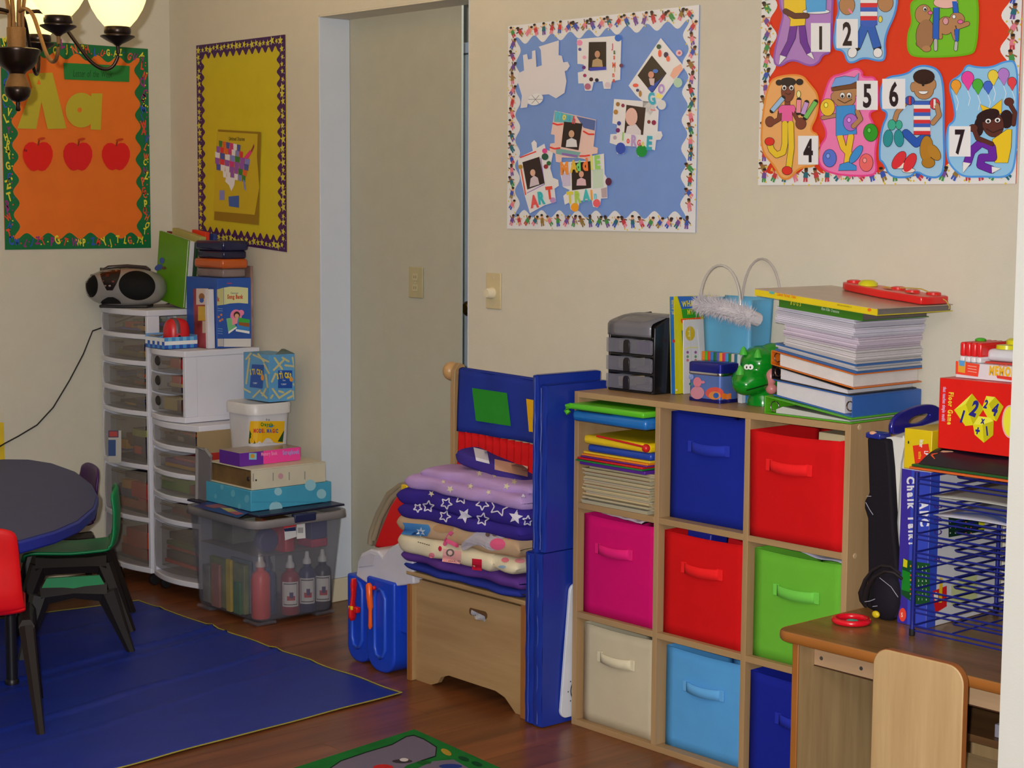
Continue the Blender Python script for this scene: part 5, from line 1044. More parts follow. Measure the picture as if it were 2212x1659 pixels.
# ================================================================ chest bench, curtain, blankets
M_MAP = WOOD((158, 126, 86), (178, 146, 104), 'x', .42, 3, 12)
M_MAPZ = WOOD((158, 126, 86), (178, 146, 104), 'z', .42, 3, 12)
M_EDGE = P((150, 96, 48), .4)
bn = thing('toy_chest', 'maple toy chest bench with tall posts in front of the opening', 'bench')
bx0, bx1, by0, by1, bzt = -.632, -.108, -.372, -.165, .318
for xs, nm in ((bx0, 'side_panel'), (bx1-.018, 'side_panel')):
    b = B(); b.box(xs, xs+.018, by0, by1, 0, bzt); sp = obj(nm, b, M_MAPZ, bn, bevel=.003)
    b = B(); b.box(xs-.0006, xs+.0186, by0-.002, by0+.003, .001, bzt+.001); obj('edge_band', b, M_EDGE, sp, bevel=.001)
b = B(); xa, xb = bx0+.018, bx1-.018; yf = by0+.02
pts = [(xa, .0), (xa+.07, .0), (xa+.10, .012), (xa+.115, .032), (xa+.15, .045), (xb-.13, .045), (xb-.09, .035), (xb-.06, .012), (xb-.045, 0), (xb, 0), (xb, bzt-.012), (xa, bzt-.012)]
hole = [(-.345, .238), (-.275, .238), (-.262, .25), (-.275, .262), (-.345, .262), (-.358, .25)]
b.prism([V((x_, yf, z_)) for x_, z_ in pts], (0, .015, 0)); fp_ = obj('front_panel', b, M_MAP, bn, smooth=0)
hp = onY(1033, 1325, yf-.001)
b = B(); pr = Pr(lambda x_, y_, L: V((hp.x+x_, yf-.0008-.0004*L, hp.z+y_)), b)
pr.poly([(-.030+.010*math.cos(a) if math.cos(a) < 0 else .030+.010*math.cos(a), .011*math.sin(a)) for a in [k*math.pi/10 for k in range(20)]], (96, 66, 40), 1); obj('hand_slot', b, VC(.6), fp_, smooth=0)
b = B(); b.grid(lambda u, v: V((hp.x-.026+.058*u, yf-.004-.006*math.sin(u*9+v*4)*v, hp.z+.006-.018*v-.008*u)), 8, 3); obj('foil_scrap', b, P((206, 206, 214), .25, .5, .8, 90, .4), fp_)
b = B(); b.box(bx0-.003, bx1+.003, by0-.004, by1, bzt, bzt+.014); lidp = obj('lid', b, M_MAP, bn, bevel=.004, seg=3)
b = B(); b.box(xa, xb, by1-.014, by1, .02, bzt-.012); obj('back_panel', b, M_MAP, bn)
for xs in (bx0, bx1-.018):
    b = B(); ptop = [(by1-.045, bzt+.014), (by1-.045, .86), (by1-.042, .915), (by1-.025, .937), (by1-.005, .93), (by1+.004, .91), (by1+.004, bzt+.014)]
    b.prism([V((xs, y_, z_)) for y_, z_ in ptop], (.018, 0, 0)); po = obj('post', b, M_MAPZ, bn, bevel=.002)
dwl = V((0, by1-.022, .905))
b = B(); b.tube([(bx0-.004, dwl.y, dwl.z), (bx1+.004, dwl.y, dwl.z)], .011, 14); obj('dowel', b, M_MAP, bn)
for xs, sg in ((bx0-.0, -1), (bx1, 1)):
    b = B(); b.ell((xs+sg*.024, dwl.y, dwl.z+.004), (.022, .028, .028), 20, 12); obj('dowel_knob', b, P((188, 146, 96), .35, .45), bn, smooth=80)
# curtain on the dowel
ct = thing('puppet_curtain', 'blue cloth curtain with green and yellow windows and red gathered skirt', 'curtain')
yc = dwl.y-.014
def cu(u, v, zt, zb, amp, fr, x0=bx0+.03, x1=bx1-.02):
    x_ = x0+(x1-x0)*u; sag = .012*math.sin(u*math.pi)*0; dr = -.014*max(0, (u-.55))*4*(u-.55)*0
    return V((x_, yc-amp*math.sin(u*fr+v*1.5)-.004*v, zt+(zb-zt)*v-.010*u*(1-v)))
b = B(); b.grid(lambda u, v: cu(u, v, .920, .735, .004, 17), 40, 10); obj('blue_cloth', b, P((36, 54, 146), .85, .15, .3, 500), ct, solid=.002)
b = B(); b.grid(lambda u, v: V((bx0+.03+(bx1-bx0-.05)*u, dwl.y-.014+.028*v, .920+.004*math.sin(v*math.pi)-.010*u)), 20, 4); obj('rod_sleeve', b, P((36, 54, 146), .85, .15, .3, 500), ct, solid=.002)
b = B(); b.grid(lambda u, v: cu(u, v, .737, .50, .006, 95), 200, 8); obj('red_skirt', b, P((196, 22, 26), .85, .15, .2, 500), ct, solid=.0015)
mC = crop(860, 780, 3.0725, lambda u, v, L: onY(u, v, yc-.0085-.0004*L))
def wpatch(pts, c):
    p_ = Pr(mC); p_.poly(pts, c, 1); obj('window_patch', p_.b, P(c, .85, .15, .3, 500), ct, smooth=0)
wpatch([(490, 178), (722, 212), (748, 432), (516, 396)], (44, 140, 44)); wpatch([(850, 250), (990, 275), (985, 480), (868, 468)], (222, 168, 24))
# blankets
def blanket(label, layers, col, seed, name='fleece_blanket'):
    """layers: (x0,x1,y0,y1,z0,z1) folded slabs with soft rounded edges"""
    t = thing(name, label, 'blanket', 'folded blankets stacked on the toy chest'); rr = random.Random(seed); b = B()
    for x0, x1, y0, y1, z0, z1 in layers:
        cx, cy, cz = (x0+x1)/2, (y0+y1)/2, (z0+z1)/2; hx, hy, hz = (x1-x0)/2, (y1-y0)/2, (z1-z0)/2; p1, p2 = rr.uniform(0, 6), rr.uniform(0, 6)
        N, K = 48, 16
        def fn(u, v):
            a = 2*math.pi*v; ca, sa = math.cos(a), math.sin(a); e = .45
            Y = hy*math.copysign(abs(ca)**e, ca); Z = hz*math.copysign(abs(sa)**.55, sa)
            w_ = math.sin((2*u-1)*math.pi/2); X = hx*w_; dd = min(1, (hx-abs(X))/max(.018, hz)); endf = max(.03, (1-(1-dd)**2)**.5)
            wob = .0045*math.sin(X*22+p1)+.003*math.sin(X*47+p2+a)+.002*math.sin(a*3+X*13)
            return V((cx+X+.006*math.sin(a*2+p1), cy+Y*(.96+.04*endf)+wob*(1 if Y < 0 else .3), cz+Z*endf*(1+.06*math.sin(X*13+p2))+wob*.3*endf))
        b.grid(fn, N, K)
    o = obj('fleece', b, P(col, .95, .08, .5, 700, 0, .05), t, merge=True, smooth=80, sub=1)
    return t, o
Zb = .3325
_, o1_ = blanket('royal blue fleece at the very bottom of the blanket pile', [(-.648, -.125, -.385, -.19, Zb, Zb+.026)], (44, 56, 150), 1)
_, o2_ = blanket('plain purple fleece second from the bottom of the pile', [(-.645, -.12, -.388, -.19, Zb+.024, Zb+.062)], (96, 58, 142), 2)
t3, o3_ = blanket('cream fleece printed with pink hearts in the blanket pile', [(-.655, -.22, -.402, -.20, Zb+.055, Zb+.118), (-.36, -.12, -.396, -.21, Zb+.065, Zb+.112)], (226, 214, 186), 3)
t4, o4_ = blanket('fleece printed with brown dogs above the cream one', [(-.668, -.12, -.396, -.20, Zb+.108, Zb+.170)], (190, 160, 130), 4)
t5, o5_ = blanket('dark blue fleece printed with white stars', [(-.655, -.12, -.392, -.20, Zb+.155, Zb+.205), (-.662, -.12, -.388, -.20, Zb+.192, Zb+.248)], (58, 44, 140), 5)
t6, o6_ = blanket('lavender fleece with pale yellow stars near the top of the pile', [(-.645, -.13, -.372, -.20, Zb+.238, Zb+.287), (-.60, -.13, -.35, -.20, Zb+.270, Zb+.312)], (184, 152, 208), 6)
t7, o7_ = blanket('rolled blanket corner topmost, dark blue with white edge', [(-.50, -.16, -.30, -.21, Zb+.300, Zb+.345)], (66, 52, 140), 7)
for v_ in o7_.data.vertices: v_.co.z -= (v_.co.x+.50)*.22-.03
mk = lambda objs: crop(860, 780, 3.0725, decal(objs, lambda u, v: onY(u, v, -.40), .0006, .0035))
pr = Pr(mk([o5_])); WH = (216, 212, 230)
def so(x, y, r, a=0): 
    pts = [(x+(r if k % 2 == 0 else r*.48)*math.sin(a+math.pi*k/5), y-(r if k % 2 == 0 else r*.48)*math.cos(a+math.pi*k/5)) for k in range(11)]
    for p0, p1 in zip(pts, pts[1:]):
        m1 = ((p0[0]*2+p1[0])/3, (p0[1]*2+p1[1])/3); m2 = ((p0[0]+p1[0]*2)/3, (p0[1]+p1[1]*2)/3)
        for q0, q1 in ((p0, m1), (m1, m2), (m2, p1)): pr.line([q0, q1], 8, WH, 1, False)
for x_, y_, r_, a in [(420, 905, 45, .2), (320, 945, 40, .5), (200, 965, 40, .1), (670, 965, 66, .3), (830, 930, 46, 0), (310, 1030, 40, .4), (560, 1050, 44, .2), (560, 945, 46, .7), (860, 1060, 36, .1), (130, 975, 30, .6)]: so(x_, y_, r_, a)
pr.star(440, 1025, 52, WH, 1, .5); pr.star(780, 1035, 50, WH, 1, .2); pr.star(520, 885, 44, WH, 1, .9)
obj('star_print', pr.b, VC(.95, .1), t5, smooth=0)
pr = Pr(mk([o3_])); PK = (226, 130, 150)
patch(pr, 300, 1245, 420, 1330, (232, 170, 172), 1, 5, 4, lambda X, Y: (X-(Y-1245)*.1, Y+(X-300)*.15)); disc(pr, 345, 1272, 28, 26, (110, 100, 100), 2, 14, 2); disc(pr, 345, 1272, 16, 16, (226, 190, 186), 3, 12, 2); patch(pr, 490, 1310, 555, 1385, (196, 30, 60), 2, 4, 4, lambda X, Y: (X, Y+(X-490)*.1))
disc(pr, 222, 1290, 20, 18, PK, 1, 12, 2); disc(pr, 278, 1245, 12, 18, (190, 40, 70), 1, 12, 2); disc(pr, 735, 1270, 12, 11, (200, 50, 80), 1, 10, 2); disc(pr, 775, 1268, 12, 11, (200, 50, 80), 1, 10, 2); disc(pr, 710, 1320, 26, 16, (220, 120, 140), 1, 12, 2); disc(pr, 810, 1325, 36, 16, (230, 150, 160), 1, 12, 2); disc(pr, 690, 1365, 26, 10, (150, 180, 210), 1, 12, 2)
for i in range(7): pr.line([(335+i*12, 1327), (341+i*12, 1328)], 5, (60, 50, 50), 2, False)
for i in range(6): pr.line([(130+i*14, 1200+i*4), (140+i*14, 1203+i*4)], 5, (70, 60, 60), 2, False)
obj('heart_print', pr.b, VC(.95, .1), t3, smooth=0, kind='stuff')
pr = Pr(mk([o4_])); patch(pr, 28, 1072, 200, 1150, (70, 130, 196), 1, 10, 6, lambda X, Y: (X+14*math.sin((Y-1072)*.05), Y+(X-28)*.08)); pr.star(150, 1135, 34, (200, 210, 226), 2, .1, 6); patch(pr, 480, 1110, 740, 1240, (176, 170, 184), 1, 8, 6, lambda X, Y: (X-(Y-1110)*.25+40*math.sin(Y*.03), Y+20*math.sin(X*.03))); disc(pr, 660, 1215, 52, 40, (214, 90, 130), 2, 16, 3)
for pts in ([(415, 1090), (350, 1140), (320, 1190), (390, 1225)], [(320, 1190), (310, 1215)], [(735, 1170), (770, 1140)]): pr.line(pts, 26, (214, 90, 140), 2)
disc(pr, 595, 1150, 16, 16, (110, 90, 90), 3, 10, 2); disc(pr, 690, 1140, 40, 34, (196, 196, 206), 2, 14, 3); disc(pr, 640, 1150, 16, 14, (120, 100, 110), 3, 10, 2); disc(pr, 820, 1150, 60, 36, (176, 140, 100), 1, 14, 3); disc(pr, 300, 1110, 70, 30, (170, 134, 100), 1, 14, 3)
obj('dog_print', pr.b, VC(.95, .1), t4, smooth=0)
pr = Pr(mk([o6_]))
for x_, y_, r_ in [(345, 850, 26), (540, 745, 22), (720, 830, 24), (220, 880, 22), (480, 830, 22), (640, 760, 18), (770, 800, 22), (300, 800, 16), (600, 870, 18)]:
    pr = Pr(pr.m); pr.star(x_, y_, r_, (214, 206, 180), 1, x_*.1); obj('star_patch', pr.b, VC(.95, .1), t6, smooth=0)
pr = Pr(mk([o7_])); patch(pr, 500, 572, 590, 660, (214, 210, 222), 1, 4, 4, lambda X, Y: (X+(Y-572)*.2, Y+(X-500)*.25)); patch(pr, 640, 650, 860, 720, (196, 150, 130), 1, 6, 4, lambda X, Y: (X, Y+(X-640)*.22)); obj('edge_print', pr.b, VC(.95, .1), t7, smooth=0)

# ================================================================ folded gym mat and white board
gm_ = thing('gym_mat', 'tall folded blue vinyl gym mat standing between bench and cube shelf', 'mat')
M_VIN = P((24, 50, 150), .36, .5, .25, 28)
def vin(x0, x1, y0, y1, z0, z1, seed):
    b = B(); N = 14; rr = random.Random(seed); p1 = rr.uniform(0, 6)
    b.grid(lambda u, v: V((x1+.002*math.sin(v*9+p1)*math.sin(u*5), y0+(y1-y0)*u, z0+(z1-z0)*v)), 6, N); 
    b.grid(lambda u, v: V((x0+(x1-x0)*u, y0-.004*math.sin(u*math.pi)+.002*math.sin(v*23+p1), z0+(z1-z0)*v)), 4, N*2)
    b.grid(lambda u, v: V((x0, y0+(y1-y0)*u, z0+(z1-z0)*v)), 2, N); b.grid(lambda u, v: V((x0+(x1-x0)*u, y0+(y1-y0)*v, z1+.002)), 3, 3); b.grid(lambda u, v: V((x0+(x1-x0)*u, y0+(y1-y0)*v, z0)), 3, 3); b.grid(lambda u, v: V((x0+(x1-x0)*u, y1, z0+(z1-z0)*v)), 2, N)
    obj('mat_panel', b, M_VIN, gm_, smooth=70)
vin(-.062, -.040, -.392, -.165, .478, .955, 1); vin(-.038, -.014, -.386, -.165, .482, .930, 2); vin(-.088, -.053, -.390, -.165, .004, .474, 3); vin(-.051, -.016, -.394, -.165, .004, .478, 4)
for xq, za, zb_ in ((-.051, .49, .95), (-.026, .49, .925), (-.070, .01, .47), (-.033, .01, .47)):
    b = B(); b.tube([(xq+.0008*math.sin(k*1.7), -.3965+.0006*math.sin(k*2.3), za+(zb_-za)*k/16) for k in range(17)], .0025, 6); obj('seam', b, P((40, 66, 160), .4, .5), gm_, smooth=60)
wb = thing('easel_board', 'white rounded plastic panel wedged between the gym mat and cube shelf', 'board')
r_ = .022; outl = []
for cy_, cz_, a0 in ((-.335+r_, .018+r_, math.pi), (-.10, .018+r_, -math.pi/2), (-.10, .385-r_, 0), (-.305+r_, .385-r_, math.pi/2)):
    for i in range(7): a = a0+math.pi/2*i/6; outl.append(V((-.0135, cy_+r_*math.cos(a), cz_+r_*math.sin(a))))
b = B(); b.prism(outl, (.009, 0, 0)); obj('panel', b, P((206, 210, 222), .35, .45), wb, bevel=.0015, smooth=30)
pr = Pr(lambda y_, z_, L: V((-.0042+.0003*L, y_, z_)))
pr.circ(-.263, .09, .038, .038, (30, 30, 36), 1, 28); pr.circ(-.263, .09, .035, .035, (204, 208, 220), 2, 28); pr.circ(-.25, .09, .012, .014, (20, 20, 24), 3, 14); pr.circ(-.262, .225, .012, .014, (20, 20, 24), 1, 14)
for a in range(10): pr.circ(-.263+.046*math.cos(a*.63), .09+.046*math.sin(a*.63), .0022, .0022, (40, 40, 46), 1, 8)
obj('dial_print', pr.b, VC(.4), wb, smooth=0)

# ================================================================ toy workbench
wk = thing('toy_workbench', 'blue, grey and red plastic toy workbench beside the opening', 'toy')
BLU = P((24, 66, 196), .32, .5); GRY = P((196, 194, 206), .4, .4); RED = P((206, 22, 26), .3, .5)
def slab(name, x0, x1, y0, y1, z0, z1, r, mat, n=8):
    b = B(); pts = []
    for cx_, a0 in ((x0+r, math.pi), (x1-r, 1.5*math.pi)):
        for i in range(n+1): a = a0+math.pi/2*i/n; pts.append(V((cx_+r*math.cos(a), y0, z0+r+r*math.sin(a))))
    pts += [V((x1, y0, z1)), V((x0, y0, z1))]; b.prism(pts, (0, y1-y0, 0)); return obj(name, b, mat, wk, bevel=.007, seg=3, smooth=50)
lg1 = slab('leg', -.945, -.832, -.365, -.25, 0, .27, .05, BLU); lg2 = slab('leg', -.818, -.680, -.385, -.25, 0, .285, .06, BLU)
for l_, xc, y0_ in ((lg1, -.89, -.365), (lg2, -.748, -.385)):
    b = B(); w_ = .026
    b.tube([(xc-w_, y0_-.001, .23), (xc-w_, y0_-.001, .075), (xc-w_*.6, y0_-.001, .052), (xc, y0_-.001, .045), (xc+w_*.6, y0_-.001, .052), (xc+w_, y0_-.001, .075), (xc+w_, y0_-.001, .23), (xc+w_*.6, y0_-.001, .25), (xc, y0_-.001, .256), (xc-w_*.6, y0_-.001, .25)], .006, 8, None, True); obj('leg_ridge', b, P((40, 84, 206), .32, .5), l_, smooth=80)
b = B(); b.box(-.70, -.638, -.36, -.25, .13, .285); obj('apron', b, BLU, wk, bevel=.006)
tray = [onY(u, v, -.375) for u, v in ((768, 1245), (772, 1212), (780, 1195), (800, 1186), (816, 1190), (826, 1204), (842, 1182), (868, 1168), (890, 1165), (893, 1262), (815, 1272), (800, 1266))]
b = B(); b.prism(tray, (0, .13, 0)); obj('grey_top', b, GRY, wk, bevel=.006, seg=3, smooth=50)
b = B(); b.prism([onY(u, v, -.3785) for u, v in ((774, 1226), (778, 1204), (800, 1194), (812, 1198), (806, 1222))], (0, .003, 0)); obj('tray_recess', b, P((186, 184, 196), .35), wk, bevel=.002)
bb_ = [onY(u, v, -.27) for u, v in ((806, 1182), (822, 1140), (842, 1092), (862, 1062), (884, 1052), (905, 1048), (905, 1172), (860, 1182), (825, 1186))]
b = B(); b.prism(bb_, (0, .04, 0)); obj('red_back', b, RED, wk, bevel=.008, seg=3, smooth=50)
b = B(); b.tube([onY(u, v, -.25) for u, v in ((800, 1175), (803, 1150), (818, 1108), (840, 1068), (864, 1050), (900, 1044), (930, 1042))], .010, 8); b.tube([onY(u, v, -.262) for u, v in ((807, 1165), (822, 1118), (846, 1076), (868, 1058))], .009, 8); obj('beige_rim', b, P((150, 136, 112), .45), wk, smooth=80)
b = B(); b.tube([onY(u, v, -.26) for u, v in ((898, 1052), (905, 1042), (925, 1036), (945, 1034), (953, 1040))], .010, 10); obj('red_handle', b, P((206, 22, 26), .22, .55), wk, smooth=80)
b = B(); b.box(*sum([[min(p), max(p)] for p in zip(onY(866, 1072, -.285), onY(886, 1048, -.272))], [])); obj('yellow_clip', b, P((226, 190, 20), .35), wk, bevel=.003)
wr = thing('toy_wrench', 'red toy wrench with yellow screw hanging on the workbench', 'toy tool')
yy = -.392; b = B(); ax = [onY(u, v, yy) for u, v in ((764, 1250), (764, 1262), (764, 1280), (762, 1300), (761, 1316), (761, 1330), (762, 1340))]
b.tube(ax, [.011, .014, .011, .011, .016, .017, .010], 12, None, False, (1, .6)); obj('handle', b, P((206, 26, 24), .25, .55), wr, smooth=80)
b = B(); p = onY(768, 1318, yy); b.box(p.x-.004, p.x+.018, yy-.009, yy+.006, p.z-.006, p.z+.012); obj('jaw', b, P((206, 26, 24), .25, .55), wr, bevel=.003)
b = B(); p = onY(759, 1313, yy-.008); b.box(p.x-.010, p.x+.008, yy-.013, yy-.006, p.z-.006, p.z+.006); obj('yellow_screw', b, P((226, 200, 30), .3), wr, bevel=.002)
sd = thing('toy_screwdriver', 'orange toy screwdriver hanging between the workbench legs', 'toy tool')
b = B(); ax = [onY(u, v, -.397) for u, v in ((796, 1260), (797, 1264), (798, 1290), (800, 1310), (800, 1318), (800, 1340), (800, 1352), (799, 1358))]
b.tube(ax, [.006, .010, .010, .009, .006, .006, .007, .004], 12); obj('handle', b, P((236, 92, 24), .3, .5), sd, smooth=60)
b = B(); p = onY(808, 1270, -.39); b.ell(p, .007, 12, 8); obj('peg', b, P((206, 26, 24), .3), sd)

# ================================================================ cube shelf
W, T = .912, .016; CE = (W-4*T)/3
sh_ = thing('cube_shelf', 'maple nine-cube shelf unit of coloured fabric bins along the wall', 'shelf')
M_SH = WOOD((160, 128, 90), (178, 146, 106), 'z', .42, 2.5, 12); M_SHX = WOOD((158, 126, 88), (176, 144, 104), 'x', .40, 2.5, 12)
FY = -.30
for xs in (0, W-T): b = B(); b.box(xs, xs+T, FY, -.004, 0, W); obj('side_panel', b, M_SH, sh_, bevel=.0008)
b = B(); b.box(T, W-T, FY, -.004, W-T, W); obj('top_panel', b, M_SHX, sh_, bevel=.0008)
b = B(); b.box(T, W-T, FY, -.004, 0.0, T); obj('bottom_panel', b, M_SHX, sh_, bevel=.0008)
for k in (1, 2): b = B(); xs = k*(CE+T); b.box(xs, xs+T, FY, -.008, T, W-T); obj('divider', b, M_SH, sh_, bevel=.0008)
for k in (1, 2):
    for j in range(3): b = B(); zs = k*(CE+T); xs = T+j*(CE+T); b.box(xs, xs+CE, FY, -.008, zs, zs+T); obj('shelf_board', b, M_SHX, sh_, bevel=.0008)
b = B(); b.box(T, W-T, -.007, -.004, T, W-T); obj('back_panel', b, P((190, 160, 120), .6), sh_)
for u, v in ((1857, 923), (1847, 1201)):
    p = onX(u, v, W+.0005); b = B(); b.lathe([(0, .0014), (.006, .001), (.0068, 0)], (W+.0002, p.y, p.z), 14, M=Matrix.Rotation(math.pi/2, 3, 'Y')); obj('cover_cap', b, P((196, 168, 130), .4), sh_)
def fbin(label, ci, ri, col, inset=.01, dx=0.0, hgt=.265, hcol=None, hx=0.0, hz=0.0, lean=0, wdt=.268):
    t = thing('fabric_bin', label, 'fabric bin', 'fabric bins in the cube shelf')
    cx_ = T+ci*(CE+T)+CE/2+dx; z0 = T+ri*(CE+T)+.0006; x0, x1 = cx_-wdt/2, cx_+wdt/2; y0, y1 = FY+inset, FY+inset+.262
    if y1 > -.010: y1 = -.010
    m = P(col, .9, .12, .25, 900, 0, .03)
    def wall(fn): bb = B(); bb.grid(fn, 10, 10); return bb
    bulge = .004
    o = obj('front_wall', wall(lambda u, v: V((x0+(x1-x0)*u, y0-bulge*math.sin(u*math.pi)*math.sin(v*math.pi)-lean*v, z0+hgt*v-.004*math.sin(u*math.pi)*v))), m, t, solid=.003, smooth=60)
    obj('back_wall', wall(lambda u, v: V((x0+(x1-x0)*u, y1, z0+hgt*v))), m, t, solid=.003)
    obj('side_wall', wall(lambda u, v: V((x0, y0+(y1-y0)*u-lean*v*(1-u), z0+hgt*v))), m, t, solid=.003); obj('side_wall', wall(lambda u, v: V((x1, y0+(y1-y0)*u-lean*v*(1-u), z0+hgt*v))), m, t, solid=.003)
    bb = B(); bb.box(x0, x1, y0, y1, z0, z0+.003); obj('base', bb, m, t)
    hm = P(hcol or tuple(min(255, int(c*1.12+8)) for c in col), .8, .2, .2, 600)
    hc = cx_+hx; hz_ = z0+hgt*.70+hz; hw = .056; yy = y0-bulge-.0045-lean*.7
    bb = B(); bb.grid(lambda u, v: V((hc-hw+2*hw*u, yy-.010*math.sin(u*math.pi)**.6, hz_+.013-.026*v-.003*math.sin(u*math.pi))), 16, 2); obj('handle', bb, hm, t, solid=.0025, smooth=60)
    for sg in (-1, 1):
        bb = B(); bb.box(hc+sg*(hw+.004)-.009, hc+sg*(hw+.004)+.009, yy-.001, yy+.003, hz_-.014, hz_+.014); obj('handle_tab', bb, hm, t, bevel=.001)
    return t
fbin('royal blue fabric bin in the top middle cube', 1, 2, (26, 42, 150), .034, .002, .272)
fbin('red fabric bin in the top right cube below the paper pile', 2, 2, (206, 20, 24), .000, .0, .258, None, -.01, 0, .006)
fbin('magenta pink fabric bin in the middle left cube', 0, 1, (206, 16, 108), .016, .004, .268, (226, 30, 120), -.015, -.005)
fbin('red fabric bin in the centre cube', 1, 1, (206, 20, 24), .018, .0, .266, None, .0, -.005)
fbin('lime green fabric bin in the middle right cube', 2, 1, (104, 178, 54), .018, .002, .266, (112, 200, 76), .0, -.01)
fbin('cream beige fabric bin in the bottom left cube', 0, 0, (196, 184, 158), .020, .003, .268, (214, 204, 176), -.005, .0)
fbin('sky blue fabric bin in the bottom middle cube', 1, 0, (86, 158, 220), .030, .002, .262, (96, 166, 226), .0, -.012)
fbin('royal blue fabric bin in the bottom right cube behind the desk', 2, 0, (24, 36, 146), .012, .002, .262, None, .02, -.02)
b = B(); b.grid(lambda u, v: V((.06+.15*u+.02, -.275+.06*v, .592+.006*math.sin(u*20)*math.sin(v*5)-.008*u)), 20, 4); 
for p in b.v: p.z = min(p.z, .595)
one('lace_cloth', b, P((206, 186, 200), .9), 'crumpled white lace cloth peeking from the pink bin', 'cloth', solid=.004)
b = B(); b.grid(lambda u, v: V((.72+.16*u, -.272+.05*v, .590+.003*math.sin(u*9)-.010*u+.0)), 10, 3); one('paper_sheet', b, P((196, 196, 220), .6), 'white drawing paper peeking from the lime green bin', 'paper', solid=.001)
b = B(); b.box(.375, .455, -.265, -.20, .50, .592, None, 0, .1); one('plastic_toy', b, P((30, 36, 140), .4), 'dark blue toy peeking from the centre red bin', 'toy', bevel=.004)
b = B(); b.box(.50, .57, -.262, -.20, .50, .586, None, 0, .2); one('plastic_toy', b, P((190, 20, 30), .35), 'shiny red toy peeking from the centre red bin', 'toy', bevel=.004)
b = B(); b.box(.80, .88, -.275, -.12, .83, .882, None, 0, .02); one('wooden_tile', b, P((190, 176, 140), .6), 'pale wooden tile sticking out of the top right red bin', 'block', bevel=.002)
# top-left cube: cases, folders and workbooks
zc_ = 2*(CE+T)+T+.0004; rr = random.Random(4)
nwb = 22
for i in range(nwb):
    h = .0047; x0 = .030+rr.uniform(-.008, .010); y0 = -.285+rr.uniform(-.012, .01); c = rr.choice([(186, 172, 140), (176, 166, 136), (196, 178, 136), (168, 162, 140)])
    b = B(); b.box(x0, x0+.245, y0, y0+.21, zc_, zc_+h*.88, c); b.box(x0, x0+.245, y0, y0+.002, zc_+h*.88, zc_+h*.97, rr.choice([(176, 70, 60), (150, 140, 120), (120, 120, 130), (180, 150, 90)]))
    b.box(x0, x0+.245, y0+.002, y0+.21, zc_+h*.88, zc_+h*.97, c)
    one('workbook', b, VC(.6), 'thin tan workbook in the stack in the top left cube', 'workbook', 'tan workbooks in the top left cube', smooth=0); zc_ += h
for c, h, x0, y0, nm in [((92, 40, 150), .010, .022, -.300, 'purple plastic folder lowest of the bright folders'), ((30, 130, 56), .005, .016, -.310, 'green plastic folder above the purple one'), ((206, 30, 36), .006, .020, -.308, 'red plastic folder in the bright folder stack'), ((104, 44, 140), .0045, .028, -.304, 'thin violet folder between red and orange folders'), ((232, 130, 30), .006, .032, -.303, 'orange plastic folder under the yellow one'), ((226, 186, 40), .007, .036, -.300, 'yellow plastic folder topmost of the bright folders')]:
    b = B(); b.box(x0, x0+.245, y0, y0+.25, zc_, zc_+h*.9, None, rr.uniform(-.02, .02)); one('plastic_folder', b, P(c, .3, .5), nm, 'folder', 'bright folders in the top left cube', bevel=.0015); zc_ += h
dw = thing('drawing_toy', 'yellow and blue drawing board toy with red trim in the top left cube', 'toy')
b = B(); b.box(.055, .290, -.305, -.06, zc_, zc_+.020); obj('blue_base', b, P((34, 70, 170), .3, .5), dw, bevel=.008, seg=3); b = B(); b.box(.045, .290, -.312, -.06, zc_+.0205, zc_+.045); obj('yellow_top', b, P((232, 196, 20), .3, .5), dw, bevel=.010, seg=3)
b = B(); b.tube([(.10, -.3135, zc_+.047), (.285, -.3135, zc_+.036)], .003, 8); b.ell((.281, -.314, zc_+.034), .011, 14, 10); obj('red_trim', b, P((206, 30, 30), .3, .5), dw)
zc_ = max(zc_+.047, .832)
cs = thing('carry_case', 'blue carrying case with lime green lid jutting out of the top left cube', 'case')
b = B(); b.box(.019, .294, -.330, -.10, .836, .866); obj('case_base', b, P((30, 110, 190), .3, .5), cs, bevel=.012, seg=3)
b = B(); b.box(.0175, .292, -.337, -.10, .868, .884); obj('case_lid', b, P((90, 190, 36), .3, .5), cs, bevel=.006, seg=3)
b = B(); b.tube([(.022, -.334, .877), (.010, -.336, .874), (.007, -.336, .864), (.014, -.334, .856)], .008, 10); obj('hinge_curl', b, P((84, 184, 40), .3, .5), cs, smooth=80)
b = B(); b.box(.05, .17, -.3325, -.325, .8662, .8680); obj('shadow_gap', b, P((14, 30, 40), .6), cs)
# ================================================================ things on the cube shelf
ZT = W+.0005
